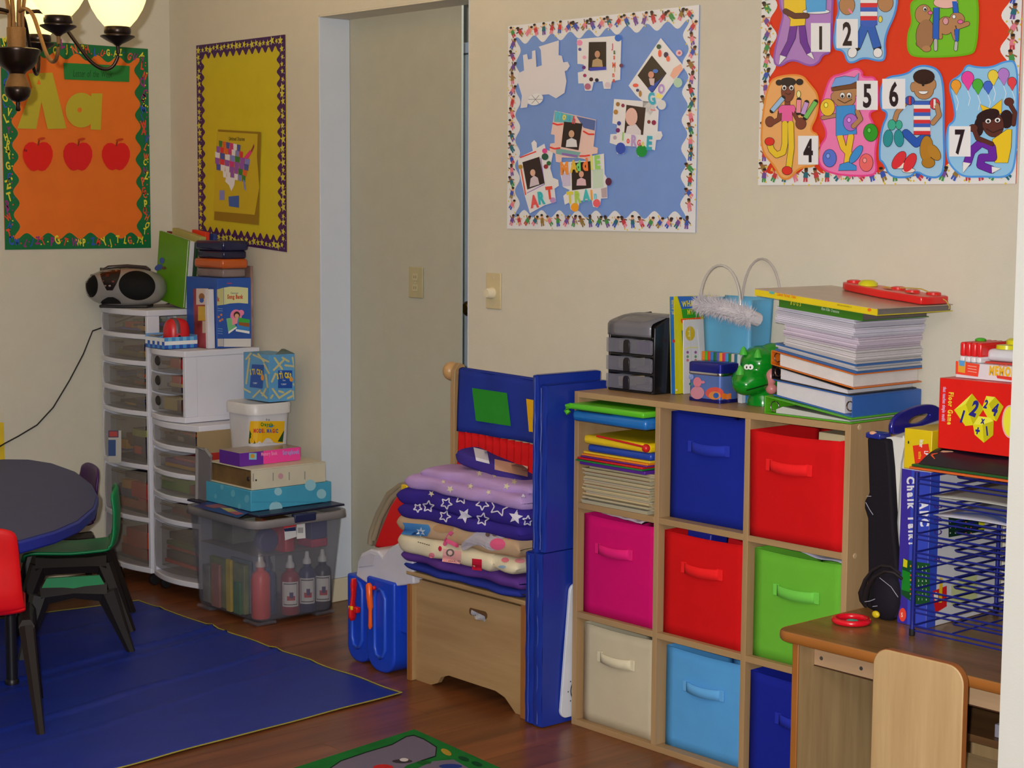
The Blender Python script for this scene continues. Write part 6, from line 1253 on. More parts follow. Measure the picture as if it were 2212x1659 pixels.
# black mini drawers
md = thing('desktop_organizer', 'black desktop unit with three clear drawers on the cube shelf', 'drawer unit')
x0, x1, y0, y1 = .030, .202, -.205, -.045; BK = P((20, 18, 22), .25, .5); SM = CLEAR((130, 130, 146), .42, .2)
for xs in (x0, x1-.007): b = B(); b.prism([V((xs, y0, ZT)), V((xs, y1, ZT)), V((xs, y1, ZT+.205)), V((xs, y0+.05, ZT+.198)), V((xs, y0, ZT+.175))], (.007, 0, 0)); obj('side_panel', b, BK, md, bevel=.002)
for zz in (0, .048, .096, .144): b = B(); b.box(x0+.007, x1-.007, y0, y1, ZT+zz, ZT+zz+.006); obj('rail', b, BK, md, bevel=.001)
b = B(); b.box(x0+.007, x1-.007, y1-.004, y1, ZT+.006, ZT+.2); obj('back_panel', b, BK, md)
for k, zz in enumerate((.006, .054, .102)):
    b = B(); b.box(x0+.002, x1-.001, y0-.010, y0-.007, ZT+zz+.002, ZT+zz+.040); d = obj('drawer', b, SM, md, bevel=.001)
    b = B(); b.box(x0+.010, x1-.010, y0-.006, y1-.01, ZT+zz+.003, ZT+zz+.005); b.box(x0+.010, x0+.012, y0-.006, y1-.01, ZT+zz+.003, ZT+zz+.036); b.box(x1-.012, x1-.010, y0-.006, y1-.01, ZT+zz+.003, ZT+zz+.036); obj('drawer_tray', b, CLEAR((150, 150, 160), .35), d)
    xm = (x0+x1)/2-.005; b = B(); pts = [V((xm-.011, y0-.0105, ZT+zz+.003)), V((xm+.011, y0-.0105, ZT+zz+.003)), V((xm+.011, y0-.0105, ZT+zz+.028))]+[V((xm+.011*math.cos(a), y0-.0105, ZT+zz+.028+.011*math.sin(a))) for a in (.5, 1.05, 1.57, 2.1, 2.64)]+[V((xm-.011, y0-.0105, ZT+zz+.028))]
    b.prism(pts, (0, -.004, 0)); obj('pull', b, P((26, 20, 24), .3, .5), d, bevel=.001)
    b = B(); cc = [(190, 170, 130), (160, 150, 130), (150, 140, 120)][k]
    b.box(x0+.03, x0+.06, y0+.01, y0+.08, ZT+zz+.006, ZT+zz+.032, cc); b.box(x1-.07, x1-.02, y0+.005, y0+.1, ZT+zz+.006, ZT+zz+(.034 if k == 2 else .016), (92, 40, 130) if k == 2 else (120, 110, 110)); obj('drawer_contents', b, VC(.4), d, kind='stuff')
b = B(); N = 10
b.grid(lambda u, v: V((x0+.006+(x1-x0-.012)*u, y0-.008+.0+(.06)*max(0, v-.45)/.55+(.0), ZT+.150+.032*min(1, v/.45)+.018*max(0, (v-.45)/.55)**.7)), 4, N); b.grid(lambda u, v: V((x0+.006+(x1-x0-.012)*u, y0+.052+(y1-y0-.055)*v, ZT+.200+.004*math.sin(v*math.pi))), 4, 4)
obj('top_tray', b, CLEAR((130, 128, 138), .66, .25), md, solid=.002, smooth=60)
# What's my job book, bookmarks
jb = book("upright yellow picture book with blue spine beside the light blue bag", .2105, .2285, -.150, -.005, ZT, ZT+.256, -.045, (206, 200, 20), thick='x', spine=(40, 110, 190), piv=(.2105, -.15, ZT))
def lean(x_, z_): return x_-.045*(z_-ZT)
mJ = crop(1440, 620, 6.383, lambda u, v, L: onX(u, v, lean(.2292, onX(u, v, .2292).z)+.0004*L))
pr = Pr(mJ); pr.poly([(150, 128), (480, 128), (480, 280), (205, 305)], (40, 100, 190), 1); pr.text("WHAT'S", 215, 275, 80, (226, 216, 30), 2, -.12, .03, .75); pr.poly([(205, 308), (490, 285), (480, 425), (222, 430)], (50, 150, 40), 2); pr.text('MY', 290, 380, 70, (226, 216, 30), 3, -.08, .03, .75); pr.poly([(195, 440), (470, 415), (478, 480), (210, 500), (195, 470)], (226, 90, 30), 2); pr.text('JOB?', 270, 500, 56, (226, 200, 30), 3, -.06, .03, .8)
pr.poly([(208, 600), (225, 600), (275, 1335), (248, 1335)], (50, 100, 110), 2); obj('cover_print', pr.b, VC(.35), jb, smooth=0)
pr = Pr(crop(1440, 620, 6.383, lambda u, v, L: onY(u, v, -.1508-.0003*L)))
pr.text("WHAT'S MY JOB?", 62, 180, 36, (210, 200, 60), 1, 1.50, .03, .62); pr.circ(98, 745, 20, 24, (190, 60, 60), 1, 12); pr.circ(136, 1420, 12, 14, (226, 210, 220), 1, 12); obj('spine_print', pr.b, VC(.35), jb, smooth=0)
bk2 = thing('bookmark_pack', 'clear pack of white bookmarks with gold seal leaning on the yellow book', 'stationery')
b = B(); b.box(.2335, .2365, -.128, -.03, ZT, ZT+.195, None, 0, -.03); obj('pack', b, P((214, 212, 214), .2, .5), bk2, bevel=.0006)
pr = Pr(crop(1440, 620, 6.383, lambda u, v, L: onX(u, v, .2368-.03*(onX(u, v, .237).z-ZT)+.0006+.0003*L)))
pr.circ(325, 640, 66, 100, (206, 176, 40), 1, 22); pr.text('2', 295, 680, 80, (236, 220, 110), 2, 0, .03); pr.line([(250, 865), (300, 835), (435, 830)], 14, (226, 216, 130), 1, False)
for x_ in (290, 400):
    for y_, c in ((900, (150, 90, 150)), (960, (110, 150, 110)), (1010, (200, 120, 120))): pr.circ(x_, y_, 18, 20, c, 1, 10)
pr.line([(318, 500), (350, 1180)], 6, (190, 190, 196), 2, False); pr.line([(425, 580), (465, 1010)], 6, (236, 236, 240), 2, False); obj('pack_print', pr.b, VC(.3), bk2, smooth=0)
# fluffy gift bag
bg = thing('gift_bag', 'light blue satin gift bag with white fluffy trim and clear loop handles', 'bag')
x0, x1, y0, y1, z1 = .272, .437, -.100, -.012, ZT+.255
def bagw(fn): bb = B(); bb.grid(fn, 10, 10); return bb
MS = P((92, 164, 206), .38, .45, .3, 40)
ins = lambda v: .012*(1-v)
obj('bag_front', bagw(lambda u, v: V((x0+ins(v)+(x1-x0-2*ins(v))*u, y0+.010*(1-v)+.003*math.sin(u*7), ZT+(z1-ZT)*v))), MS, bg, solid=.002, smooth=60)
obj('bag_back', bagw(lambda u, v: V((x0+ins(v)+(x1-x0-2*ins(v))*u, y1-.006*(1-v), ZT+(z1-ZT)*v+.004))), MS, bg, solid=.002, smooth=60)
obj('bag_side', bagw(lambda u, v: V((x1-ins(v)-.010*math.sin(u*math.pi)*v, y0+.010*(1-v)+(y1-y0-.016*(1-v))*u, ZT+(z1-ZT)*v))), MS, bg, solid=.002, smooth=60); obj('bag_side', bagw(lambda u, v: V((x0+ins(v), y0+.010*(1-v)+(y1-y0-.016*(1-v))*u, ZT+(z1-ZT)*v))), MS, bg, solid=.002, smooth=60)
b = B(); b.box(x0+.014, x1-.014, y0+.012, y1-.008, ZT, ZT+.003); obj('bag_base', b, MS, bg)
b = B(); rr = random.Random(9)
b.tube([(x0-.004, y1-.02, z1-.022), (x0-.008, y0-.006, z1-.020), ((x0+x1)/2, y0-.010, z1-.026), (x1+.004, y0-.008, z1-.040), (x1+.006, y0+.02, z1-.050)], .018, 10)
for k in range(2600):
    s_ = rr.random(); c = V((x0-.008+(x1-x0+.016)*s_, y0-.008, z1-.018-.026*s_*s_)); d = V((rr.gauss(0, .5), -abs(rr.gauss(0, .8))+.2, rr.gauss(0, 1))).normalized()
    p = c+d*.014; q = d*rr.uniform(.010, .022)+V((rr.gauss(0, .004), rr.gauss(0, .004), rr.gauss(0, .004))); sd_ = d.cross(V((rr.gauss(0, 1), rr.gauss(0, 1), rr.gauss(0, 1)))).normalized()*.0011
    b.add([p+sd_, p-sd_, p+q], [(0, 1, 2)])
obj('fluffy_trim', b, P((206, 200, 206), .9, .1), bg, smooth=0, kind='stuff')
def loop(xa, xb, y_, zb_, zt): return [V((xa+(xb-xa)*(.5-.5*math.cos(math.pi*k/16)), y_, zb_+(zt-zb_)*math.sin(math.pi*k/16)**.85)) for k in range(17)]
b = B(); pa = onY(1512, 640, y0-.004); pb = onY(1600, 640, y0-.004); pt = onY(1555, 573, y0-.004); b.tube(loop(pa.x, pb.x, y0-.004, z1-.03, pt.z), .0034, 10); obj('loop_handle', b, CLEAR((206, 200, 196), .75, .1, .7), bg, smooth=80)
b = B(); pa = onY(1603, 640, y1-.003); pb = onY(1687, 640, y1-.003); pt = onY(1645, 559, y1-.003); b.tube(loop(pa.x, pb.x, y1-.003, z1-.03, pt.z), .0032, 10); obj('loop_handle', b, CLEAR((196, 186, 182), .75, .1, .7), bg, smooth=80)
# row of thin booklets
ms = thing('mini_book_set', 'boxed row of thin rainbow-spined booklets behind the blue tin', 'books')
cl = [(226, 120, 30), (90, 170, 40), (214, 70, 40), (60, 120, 200), (30, 110, 60), (90, 100, 180), (226, 160, 50), (214, 50, 90), (70, 150, 210), (50, 120, 60), (206, 190, 180), (40, 110, 140), (196, 206, 206)]
xa, xb = .300, .432; st = (xb-xa)/13
for i, c in enumerate(cl):
    b = B(); b.box(xa+i*st+.0006, xa+(i+1)*st-.0006, -.132, -.106, ZT, ZT+.118); obj('booklet', b, P(c, .4, .4), ms, bevel=.0006)
b = B(); b.box(xa-.002, xb+.002, -.1345, -.134, ZT, ZT+.06); obj('sleeve', b, CLEAR((150, 150, 160), .5, .15), ms)
# tin
tn = thing('picture_tin', 'small royal blue tin with silver rim and sea picture at the shelf front', 'tin')
x0, x1, y0, y1 = .338, .4470, -.222, -.152
rg_ = lambda e, z_: ringpts(x0-e, x1+e, y0-e, y1+e, .012, z_)
b = B(); n = len(rg_(0, 0)); R_ = [rg_(0, ZT), rg_(0, ZT+.074)]; b.add(R_[0]+R_[1], [(k, (k+1) % n, n+(k+1) % n, n+k) for k in range(n)]+[list(range(n))[::-1], list(range(n, 2*n))]); tbody = obj('body', b, P((92, 120, 190), .22, .5, 0, 200, .3), tn, smooth=50)
R_ = [rg_(.0012, ZT-.0), rg_(.0012, ZT+.009)]; b = B(); b.add(R_[0]+R_[1], [(k, (k+1) % n, n+(k+1) % n, n+k) for k in range(n)]); obj('base_band', b, P((30, 30, 110), .25, .5, 0, 200, .4), tn, smooth=50)
R_ = [rg_(.0012, ZT+.068), rg_(.0022, ZT+.071), rg_(.0012, ZT+.075)]; b = B(); b.add(R_[0]+R_[1]+R_[2], [(i*n+k, i*n+(k+1) % n, (i+1)*n+(k+1) % n, (i+1)*n+k) for i in range(2) for k in range(n)]); obj('silver_rim', b, P((226, 226, 230), .15, .6, 0, 200, 1.0), tn, smooth=50)
R_ = [rg_(.002, ZT+.0755), rg_(.002, ZT+.097), rg_(-.001, ZT+.100)]; b = B(); b.add(R_[0]+R_[1]+R_[2], [(i*n+k, i*n+(k+1) % n, (i+1)*n+(k+1) % n, (i+1)*n+k) for i in range(2) for k in range(n)]+[[2*n+k for k in range(n)]]); obj('lid', b, P((30, 36, 140), .22, .55, 0, 200, .5), tn, smooth=50)
pr = Pr(crop(1480, 740, 10.055, decal([tbody], lambda u, v: onY(u, v, y0))))
disc(pr, 265, 1090, 150, 140, (196, 130, 150), 1, 22, 3); disc(pr, 265, 860, 90, 110, (206, 120, 140), 1, 20, 3); disc(pr, 130, 745, 56, 60, (130, 150, 210), 2, 14, 2); disc(pr, 640, 1100, 200, 130, (206, 80, 70), 1, 26, 3); disc(pr, 640, 1150, 130, 90, (206, 130, 60), 2, 22, 3); disc(pr, 670, 1150, 62, 60, (40, 90, 170), 3, 18, 2); disc(pr, 380, 860, 50, 30, (206, 120, 140), 2, 12, 2); disc(pr, 130, 900, 46, 36, (70, 130, 140), 2, 12, 2); patch(pr, 800, 1110, 1000, 1230, (226, 120, 30), 2, 8, 4, lambda X, Y: (X, Y+10*math.sin(X*.05)))
obj('picture_print', pr.b, VC(.2, .5), tn, smooth=60)
b = B(); b.box(.462, .474, -.172, -.10, ZT, ZT+.030); one('card_stack', b, P((206, 210, 216), .5), 'small white card box between the tin and green dinosaur', 'box', bevel=.001)
b = B(); b.box(.476, .50, -.16, -.10, ZT, ZT+.020); one('eraser_box', b, P((40, 120, 180), .4), 'tiny bright blue box at the foot of the green dinosaur', 'box', bevel=.001)
# green dinosaur
dn = thing('toy_dinosaur', 'shiny green plastic dinosaur head toy with little horns', 'toy')
mD = lambda u, v, y_: onY(u, v, y_)
b = B(); GN = P((10, 132, 30), .16, .55)
def e_(u, v, y_, rx, ry, rz, M=None): b.ell(mD(u, v, y_), (rx, ry, rz), 24, 16, None, M)
e_(1622, 822, -.185, .050, .050, .036); e_(1612, 830, -.205, .036, .036, .028); e_(1638, 785, -.165, .046, .044, .042); e_(1640, 765, -.150, .036, .034, .022); e_(1668, 790, -.125, .048, .05, .058); e_(1648, 850, -.15, .036, .036, .050)
dbody = obj('body', b, GN, dn, smooth=90)
md_ = dbody.modifiers.new('remesh', 'REMESH'); md_.mode = 'VOXEL'; md_.voxel_size = .0035; md_.use_smooth_shade = True
sm_ = dbody.modifiers.new('smooth', 'SMOOTH'); sm_.factor = .6; sm_.iterations = 6
b = B(); fz = mD(1648, 862, -.15); b.lathe([(.040, ZT), (.040, ZT+.01), (.034, ZT+.03)], (fz.x, fz.y, 0), 24); obj('foot', b, GN, dn)
LG = P((70, 176, 60), .25, .5)
for (u, v, y_, h) in ((1606, 760, -.20, .014), (1637, 766, -.205, .014), (1599, 802, -.243, .016)):
    b = B(); p = mD(u, v, y_); b.lathe([(.011, -h*.5), (.009, 0), (.005, h*.7), (0, h)], p, 16); obj('horn', b, LG, dn, smooth=80)
pr = Pr(crop(1480, 740, 10.055, decal([dbody], lambda u, v: onY(u, v, -.21), .0006, .002)))
disc(pr, 1338, 530, 62, 60, (236, 240, 236), 1, 18, 3); disc(pr, 1422, 530, 62, 60, (236, 240, 236), 1, 18, 3); disc(pr, 1335, 538, 16, 26, (20, 24, 24), 3, 12, 2); disc(pr, 1415, 538, 16, 26, (20, 24, 24), 3, 12, 2); obj('eye', pr.b, VC(.2, .5), dn, smooth=60)
pr = Pr(pr.m); patch(pr, 1330, 985, 1800, 1015, (8, 50, 16), 1, 12, 2, lambda X, Y: (X, Y+40-((X-1330)/470)*130+((X-1330)/470)**2*0)); obj('mouth_line', pr.b, VC(.4), dn, smooth=60)
b = B(); p = mD(1664, 815, -.165); b.ell(p, (.016, .014, .024), 16, 12); p = mD(1666, 840, -.165); b.ell(p, (.015, .014, .014), 16, 12); obj('pink_cheek', b, P((206, 130, 130), .35, .45), dn, smooth=80)

# ---- binder and paper pile
XR, XLf, YF, YB = .898, .652, -.272, -.010
def lying(label, z0, z1, cover, pages=(206, 200, 208), ct=.0022, dx=0, dy=0, rz=0, name='ring_binder', spine='x1', x0=XLf, x1=XR, y0=YF, y1=YB, cat='binder', pm=None, ring=None, tz=0):
    t = thing(name, label, cat, 'binders and papers piled on the cube shelf'); piv = ((x0+x1)/2, (y0+y1)/2, z0)
    x0, x1, y0, y1 = x0+dx, x1+dx, y0+dy, y1+dy
    cm = P(cover, .35, .45); pg = pm or P(pages, .8, .15, .5, 420, 0, .05)
    def bb(*a): q = B(); q.box(*a, None, rz, 0, 0, piv); return q
    obj('cover', bb(x0, x1, y0, y1, z0, z0+ct), cm, t, bevel=.0006); obj('cover', bb(x0, x1, y0, y1, z1-ct, z1), cm, t, bevel=.0006)
    if spine == 'x1': obj('spine', bb(x1-ct, x1, y0, y1, z0+ct, z1-ct), cm, t)
    if spine == 'x0': obj('spine', bb(x0, x0+ct, y0, y1, z0+ct, z1-ct), cm, t)
    if spine == 'y0': obj('spine', bb(x0, x1, y0, y0+ct, z0+ct, z1-ct), cm, t)
    k = .018 if ring else .006
    obj('paper_block', bb(x0+(k if spine == 'x0' else .006), x1-(k if spine == 'x1' else .006), y0+.004, y1-.006, z0+ct+.0002, z1-ct-.0004), pg, t)
    if ring:
        q = B(); xr = x0+.012 if spine == 'x0' else x1-.012
        q.tube([(xr+.008*math.cos(a), y0+.010, (z0+z1)/2+min(.011, (z1-z0)*.4)*math.sin(a)) for a in [i*math.pi/6 for i in range(12)]], .0016, 6, None, True); obj('ring', q, P((176, 176, 180), .2, .6, 0, 200, 1), t)
    return t
# green binder: wedge, spine to the left
gn = thing('ring_binder', 'lime green wedge-shaped binder at the bottom of the paper pile', 'binder', 'binders and papers piled on the cube shelf')
cm = P((84, 170, 30), .35, .45); x0, x1, y0, y1 = .648, .905, -.290, -.012
b = B(); b.box(x0, x1, y0, y1, ZT, ZT+.003); obj('cover', b, cm, gn, bevel=.0008)
b = B(); b.prism([V((x0, y0, ZT+.040)), V((x0, y1, ZT+.040)), V((x1, y1, ZT+.0095)), V((x1, y0, ZT+.0095))], (0, 0, .003)); obj('cover', b, cm, gn, bevel=.0008)
b = B(); b.box(x0, x0+.003, y0, y1, ZT+.003, ZT+.041); obj('spine', b, cm, gn, bevel=.0008)
b = B(); b.prism([V((x0+.03, y0+.008, ZT+.0035)), V((x1-.01, y0+.008, ZT+.0035)), V((x1-.01, y0+.008, ZT+.006)), V((x0+.05, y0+.008, ZT+.020)), V((x0+.03, y0+.008, ZT+.012))], (0, .25, 0)); obj('paper_block', b, P((190, 190, 186), .8), gn)
b = B(); b.tube([(x0+.022+.013*math.cos(a), y0+.012, ZT+.018+.012*math.sin(a)) for a in [i*math.pi/6 for i in range(12)]], .0018, 6, None, True); obj('ring', b, P((186, 186, 190), .2, .6, 0, 200, 1), gn)
def wedge(name_t, zl0, zl1, zr0, zr1, cover, x0, x1, y0, y1, spine, label, pages=(206, 202, 208), ring=True):
    t = thing('ring_binder', label, 'binder', 'binders and papers piled on the cube shelf'); cm = P(cover, .35, .45); c = .0026
    def q(a0, a1, b0, b1, xa, xb, ya, yb):
        zl = lambda x_, l, r: l+(r-l)*(x_-x0)/(x1-x0)
        bb = B(); vs = [V((x_, y_, zl(x_, lo, hi))) for (lo, hi) in ((a0, a1), (b0, b1)) for y_ in (ya, yb) for x_ in (xa, xb)]
        bb.add(vs, [(0, 2, 3, 1), (4, 5, 7, 6), (0, 1, 5, 4), (2, 6, 7, 3), (0, 4, 6, 2), (1, 3, 7, 5)]); return bb
    obj('cover', q(zl0, zr0, zl0+c, zr0+c, x0, x1, y0, y1), cm, t, bevel=.0006); obj('cover', q(zl1-c, zr1-c, zl1, zr1, x0, x1, y0, y1), cm, t, bevel=.0006)
    if spine == 'l': obj('spine', q(zl0+c, zr0+c, zl1-c, zr1-c, x0, x0+c, y0, y1), cm, t)
    else: obj('spine', q(zl0+c, zr0+c, zl1-c, zr1-c, x1-c, x1, y0, y1), cm, t)
    a, b_ = (x0+.024, x1-.008) if spine == 'l' else (x0+.008, x1-.026)
    obj('paper_block', q(zl0+c+.0005, zr0+c+.0005, zl1-c-.0015, zr1-c-.0015, a, b_, y0+.005, y1-.006), P(pages, .8, .15, .5, 420, 0, .05), t)
    if ring:
        xr = x0+.013 if spine == 'l' else x1-.014; zm = (zl0+zl1)/2 if spine == 'l' else (zr0+zr1)/2
        bb = B(); bb.tube([(xr+.010*math.cos(a_), y0+.009, zm+.011*math.sin(a_)) for a_ in [i*math.pi/6 for i in range(12)]], .0018, 6, None, True); obj('ring', bb, P((150, 120, 110), .25, .6, 0, 200, 1), t)
    return t
z = ZT
zL = [ZT+.0435, ZT+.083, ZT+.117, ZT+.152]; zR = [ZT+.013, ZT+.062, ZT+.078, ZT+.113]
wedge('b', zL[0], zL[1]-.0005, zR[0], zR[1]-.0005, (46, 96, 176), .662, .898, -.276, -.012, 'r', 'blue binder with spine facing right above the green binder')
wedge('k', zL[1], zL[2]-.0005, zR[1], zR[2]-.0005, (24, 20, 24), .655, .885, -.274, -.014, 'l', 'black binder between the blue and orange binders')
wedge('o', zL[2], zL[3]-.0005, zR[2], zR[3]-.0005, (210, 108, 26), .652, .900, -.274, -.014, 'l', 'orange binder near the middle of the paper pile', (214, 208, 206))
zl, zr = zL[3], zR[3]
def sheets(label, hl, hr, cover, pages, x0, x1, y0, y1, name='paper_stack', cat='papers', rz=0, edge=None):
    global zl, zr
    t = thing(name, label, cat, 'binders and papers piled on the cube shelf'); 
    z = lambda x_, l, r: l+(r-l)*(x_-XLf)/(XR-XLf)
    def q(f0, f1, xa, xb, ya, yb):
        bb = B(); vs = []
        for fr in (f0, f1):
            for y_ in (ya, yb):
                for x_ in (xa, xb): vs.append(V((x_, y_, z(x_, zl+hl*fr, zr+hr*fr))))
        bb.add(vs, [(0, 2, 3, 1), (4, 5, 7, 6), (0, 1, 5, 4), (2, 6, 7, 3), (0, 4, 6, 2), (1, 3, 7, 5)]); bb.rot(((x0+x1)/2, (y0+y1)/2, 0), rz); return bb
    n = max(1, int(max(hl, hr)/.0045)); pal = [pages, tuple(int(c*.95) for c in pages), tuple(int(c*.88) for c in pages)]
    rr = random.Random(int(zl*9999))
    for i in range(n):
        j = rr.uniform(-.004, .004); k_ = rr.uniform(-.003, .003)
        lo = i/n; hi = (i+.9)/n
        if cover and i in (0, n-1): 
            obj('cover', q(lo, hi, x0-.003, x1+.003, y0-.003, y1), P(cover, .4, .4), t, smooth=0)
        else: obj('sheet_block', q(lo, hi, x0+j, x1+j, y0+k_, y1+k_*.3), P(rr.choice(pal), .75, .2, .3, 420, 0, .04), t, smooth=0)
    zl += hl; zr += hr
sheets('two white booklets with blue covers above the orange binder', .018, .022, (56, 100, 160), (206, 204, 210), .660, .895, -.262, -.012)
sheets('thick white paper block with plain edges in the paper pile', .022, .030, None, (206, 200, 204), .690, .898, -.270, -.014)
sheets('white papers with pale lilac edges in the upper paper pile', .028, .030, None, (206, 192, 210), .684, .897, -.266, -.014, rz=.02)
sheets('loose white worksheets directly under the green-spined book', .038, .042, None, (210, 206, 222), .664, .900, -.274, -.012, rz=-.03)
zline = lambda x_: zl+(zr-zl)*(x_-XLf)/(XR-XLf)
# bugs book and yellow book
def tiltbook(label, z0l, z0r, th, x0, x1, y0, y1, cover, spinec, rz=0, pages=(110, 100, 98)):
    t = thing('book', label, 'book', 'binders and papers piled on the cube shelf'); c = .002
    def q(f0, f1, xa, xb, ya, yb):
        zz = lambda x_: z0l+(z0r-z0l)*(x_-x0)/(x1-x0)
        bb = B(); vs = [V((x_, y_, zz(x_)+fr)) for fr in (f0, f1) for y_ in (ya, yb) for x_ in (xa, xb)]
        bb.add(vs, [(0, 2, 3, 1), (4, 5, 7, 6), (0, 1, 5, 4), (2, 6, 7, 3), (0, 4, 6, 2), (1, 3, 7, 5)]); bb.rot((x1, y0, 0), rz); return bb
    obj('cover', q(0, c, x0, x1, y0, y1), P(cover, .3, .5), t, smooth=0); obj('cover', q(th-c, th, x0, x1, y0, y1), P((176, 150, 130) if cover != spinec else cover, .25, .5), t, smooth=0)  # yellow book's upper cover is grey-tan, its sheen put into the colour
    obj('spine', q(c, th-c, x0, x1, y0, y0+.003), P(spinec, .3, .5), t, smooth=0); obj('pages', q(c, th-c, x0+.003, x1-.004, y0+.003, y1-.004), P(pages, .8, .15, .4, 420, 0, .1), t, smooth=0)
    return t
bg_ = tiltbook('green-spined insect book second from the top of the paper pile', zline(.682)+.001, zline(.925)+.001, .021, .682, .925, -.285, -.03, (60, 120, 28), (60, 120, 28), .0)
pr = Pr(crop(1640, 600, 7.9, lambda u, v, L: onY(u, v, -.2858-.0003*L))); pr.text('BUGS', 530, 455, 66, (206, 206, 60), 1, .18, .03, .75, .45); pr.text('Bijou Killer Creatures', 1060, 545, 50, (206, 226, 206), 1, .20, .01, .62); obj('spine_print', pr.b, VC(.4), bg_, smooth=0)
yb_ = tiltbook('yellow-spined picture book lying topmost on the paper pile', zline(.630)+.0225, zline(.985)+.0225, .0165, .630, .985, -.312, -.022, (206, 190, 40), (222, 196, 26), .0, (120, 112, 108))
pr = Pr(crop(1640, 600, 7.9, lambda u, v, L: onY(u, v, -.3128-.0003*L))); pr.text('Classic Winnie Tales'.replace('Winnie', 'Forest'), 300, 300, 56, (214, 90, 30), 1, .17, .02, .62); pr.text('publications international, ltd.', 1330, 472, 34, (90, 80, 40), 1, .17, .0, .58); pr.circ(1880, 548, 34, 28, (226, 110, 30), 1, 14); pr.circ(215, 255, 50, 24, (90, 170, 170), 1, 14, .2); obj('spine_print', pr.b, VC(.4), yb_, smooth=0)
# red magnetic toy
rt = thing('red_toy_board', 'red plastic drawing toy with yellow knob and string on the yellow book', 'toy')
ztop = lambda x_: zline(x_)+.0225+.0165+.0012; RM = P((214, 36, 34), .28, .5)
pl = [(.705, -.035), (.705, -.075), (.73, -.095), (.80, -.115), (.86, -.128), (.92, -.130), (.975, -.135), (.984, -.120), (.984, -.04), (.972, -.03), (.93, -.036), (.89, -.028), (.85, -.036), (.80, -.026), (.75, -.032)]
b = B(); b.prism([V((x_, y_, ztop(x_))) for x_, y_ in pl], (0, 0, .018)); obj('board', b, RM, rt, bevel=.003)
for x_, y_ in ((.72, -.05), (.85, -.05), (.905, -.07), (.95, -.05)):
    b = B(); b.lathe([(.018, 0), (.017, .006), (.010, .008), (0, .008)], (x_, y_, ztop(x_)+.0165), 18); obj('raised_boss', b, RM, rt)
b = B(); b.lathe([(.024, 0), (.022, .008), (.014, .014), (0, .015)], (.775, -.068, ztop(.775)+.0165), 22); obj('yellow_knob', b, P((206, 200, 20), .3, .5), rt)
for (x_, y_) in ((.845, -.085), (.915, -.095)):
    b = B(); zz = ztop(x_)+.0188; b.add([(x_-.022, y_, zz), (x_, y_-.010, zz), (x_+.022, y_, zz), (x_, y_+.010, zz)], [(0, 1, 2, 3)]); obj('diamond_print', b, P((206, 150, 40), .4), rt, smooth=0)
b = B(); b.tube([onY(u, v, -.06) for u, v in ((1893, 627), (1900, 621), (1912, 620), (1935, 622), (1965, 622), (1990, 624), (2012, 633), (2030, 642), (2044, 650), (2051, 662), (2050, 668))], .0014, 6); obj('string', b, P((190, 160, 70), .7), rt, smooth=80)
b = B(); b.tube([onY(1776, 621, -.07), onY(1812, 630, -.07)], .005, 8, None, False, (1, .6)); obj('stylus', b, P((214, 196, 50), .4), rt)

# ================================================================ desk
dk = thing('wooden_desk', 'child-size brown wooden desk beside the cube shelf', 'desk')
DT_ = .5; M_DT = WOOD((112, 80, 44), (138, 102, 60), 'x', .25, 3, 10); M_DL = WOOD((150, 122, 84), (174, 146, 104), 'z', .45, 4, 14); M_DP = WOOD((168, 136, 104), (184, 152, 118), 'x', .5, 3, 12)
b = B(); r_ = .035; x0, x1, y0, y1 = .968, 1.56, -.620, -.018
pts = [V((x0+r_-r_*math.cos(a), y0+r_-r_*math.sin(a), DT_-.022)) for a in [i*math.pi/16 for i in range(9)]]+[V((x1, y0, DT_-.022)), V((x1, y1, DT_-.022)), V((x0, y1, DT_-.022))]
b.prism(pts, (0, 0, .022)); top = obj('desk_top', b, M_DT, dk, bevel=.004, seg=3)
b = B(); b.tube([p+V((0, 0, .011)) for p in [V((x0, y1, DT_-.022))]+pts[:10]], .0108, 8, None, False, (.35, 1.0)); obj('edge_band', b, P((150, 92, 40), .35, .45), dk, smooth=80)
b = B(); b.box(1.006, 1.022, -.602, -.03, 0, DT_-.022); sp = obj('side_panel', b, M_DL, dk)
b = B(); b.box(1.0055, 1.0225, -.606, -.601, 0, DT_-.022); obj('edge_band', b, P((150, 92, 40), .4), dk, bevel=.002)
b = B(); b.box(1.54, 1.556, -.602, -.03, 0, DT_-.022); obj('side_panel', b, M_DL, dk)
b = B(); b.box(1.0225, 1.54, -.552, -.536, .421, .463); ap = obj('front_rail', b, M_DP, dk, bevel=.001)
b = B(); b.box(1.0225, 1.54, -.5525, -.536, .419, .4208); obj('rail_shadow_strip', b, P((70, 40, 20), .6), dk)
for u, v in ((1774, 1422), (1860, 1444)):
    p = onY(u, v, -.5525); b = B(); b.lathe([(0, .0015), (.004, .001), (.0045, 0)], (p.x, -.5522, p.z), 12, M=R90); obj('screw', b, P((110, 110, 114), .3, .5, 0, 200, .8), ap)
b = B(); b.box(1.0225, 1.54, -.30, -.285, .385, .430); obj('inner_rail', b, M_DP, dk)
b = B(); b.box(1.0225, 1.54, -.30, -.05, .255, .271); obj('lower_shelf', b, WOOD((96, 66, 40), (120, 86, 54), 'x', .4, 3, 10), dk)
b = B(); b.box(1.0225, 1.54, -.05, -.035, 0, DT_-.03); obj('back_panel', b, M_DL, dk)
b = B(); b.box(1.30, 1.52, -.28, -.07, .2715, .30); one('paper_stack', b, P((150, 146, 160), .7), 'grey-white papers on the lower shelf under the desk', 'papers', bevel=.001)
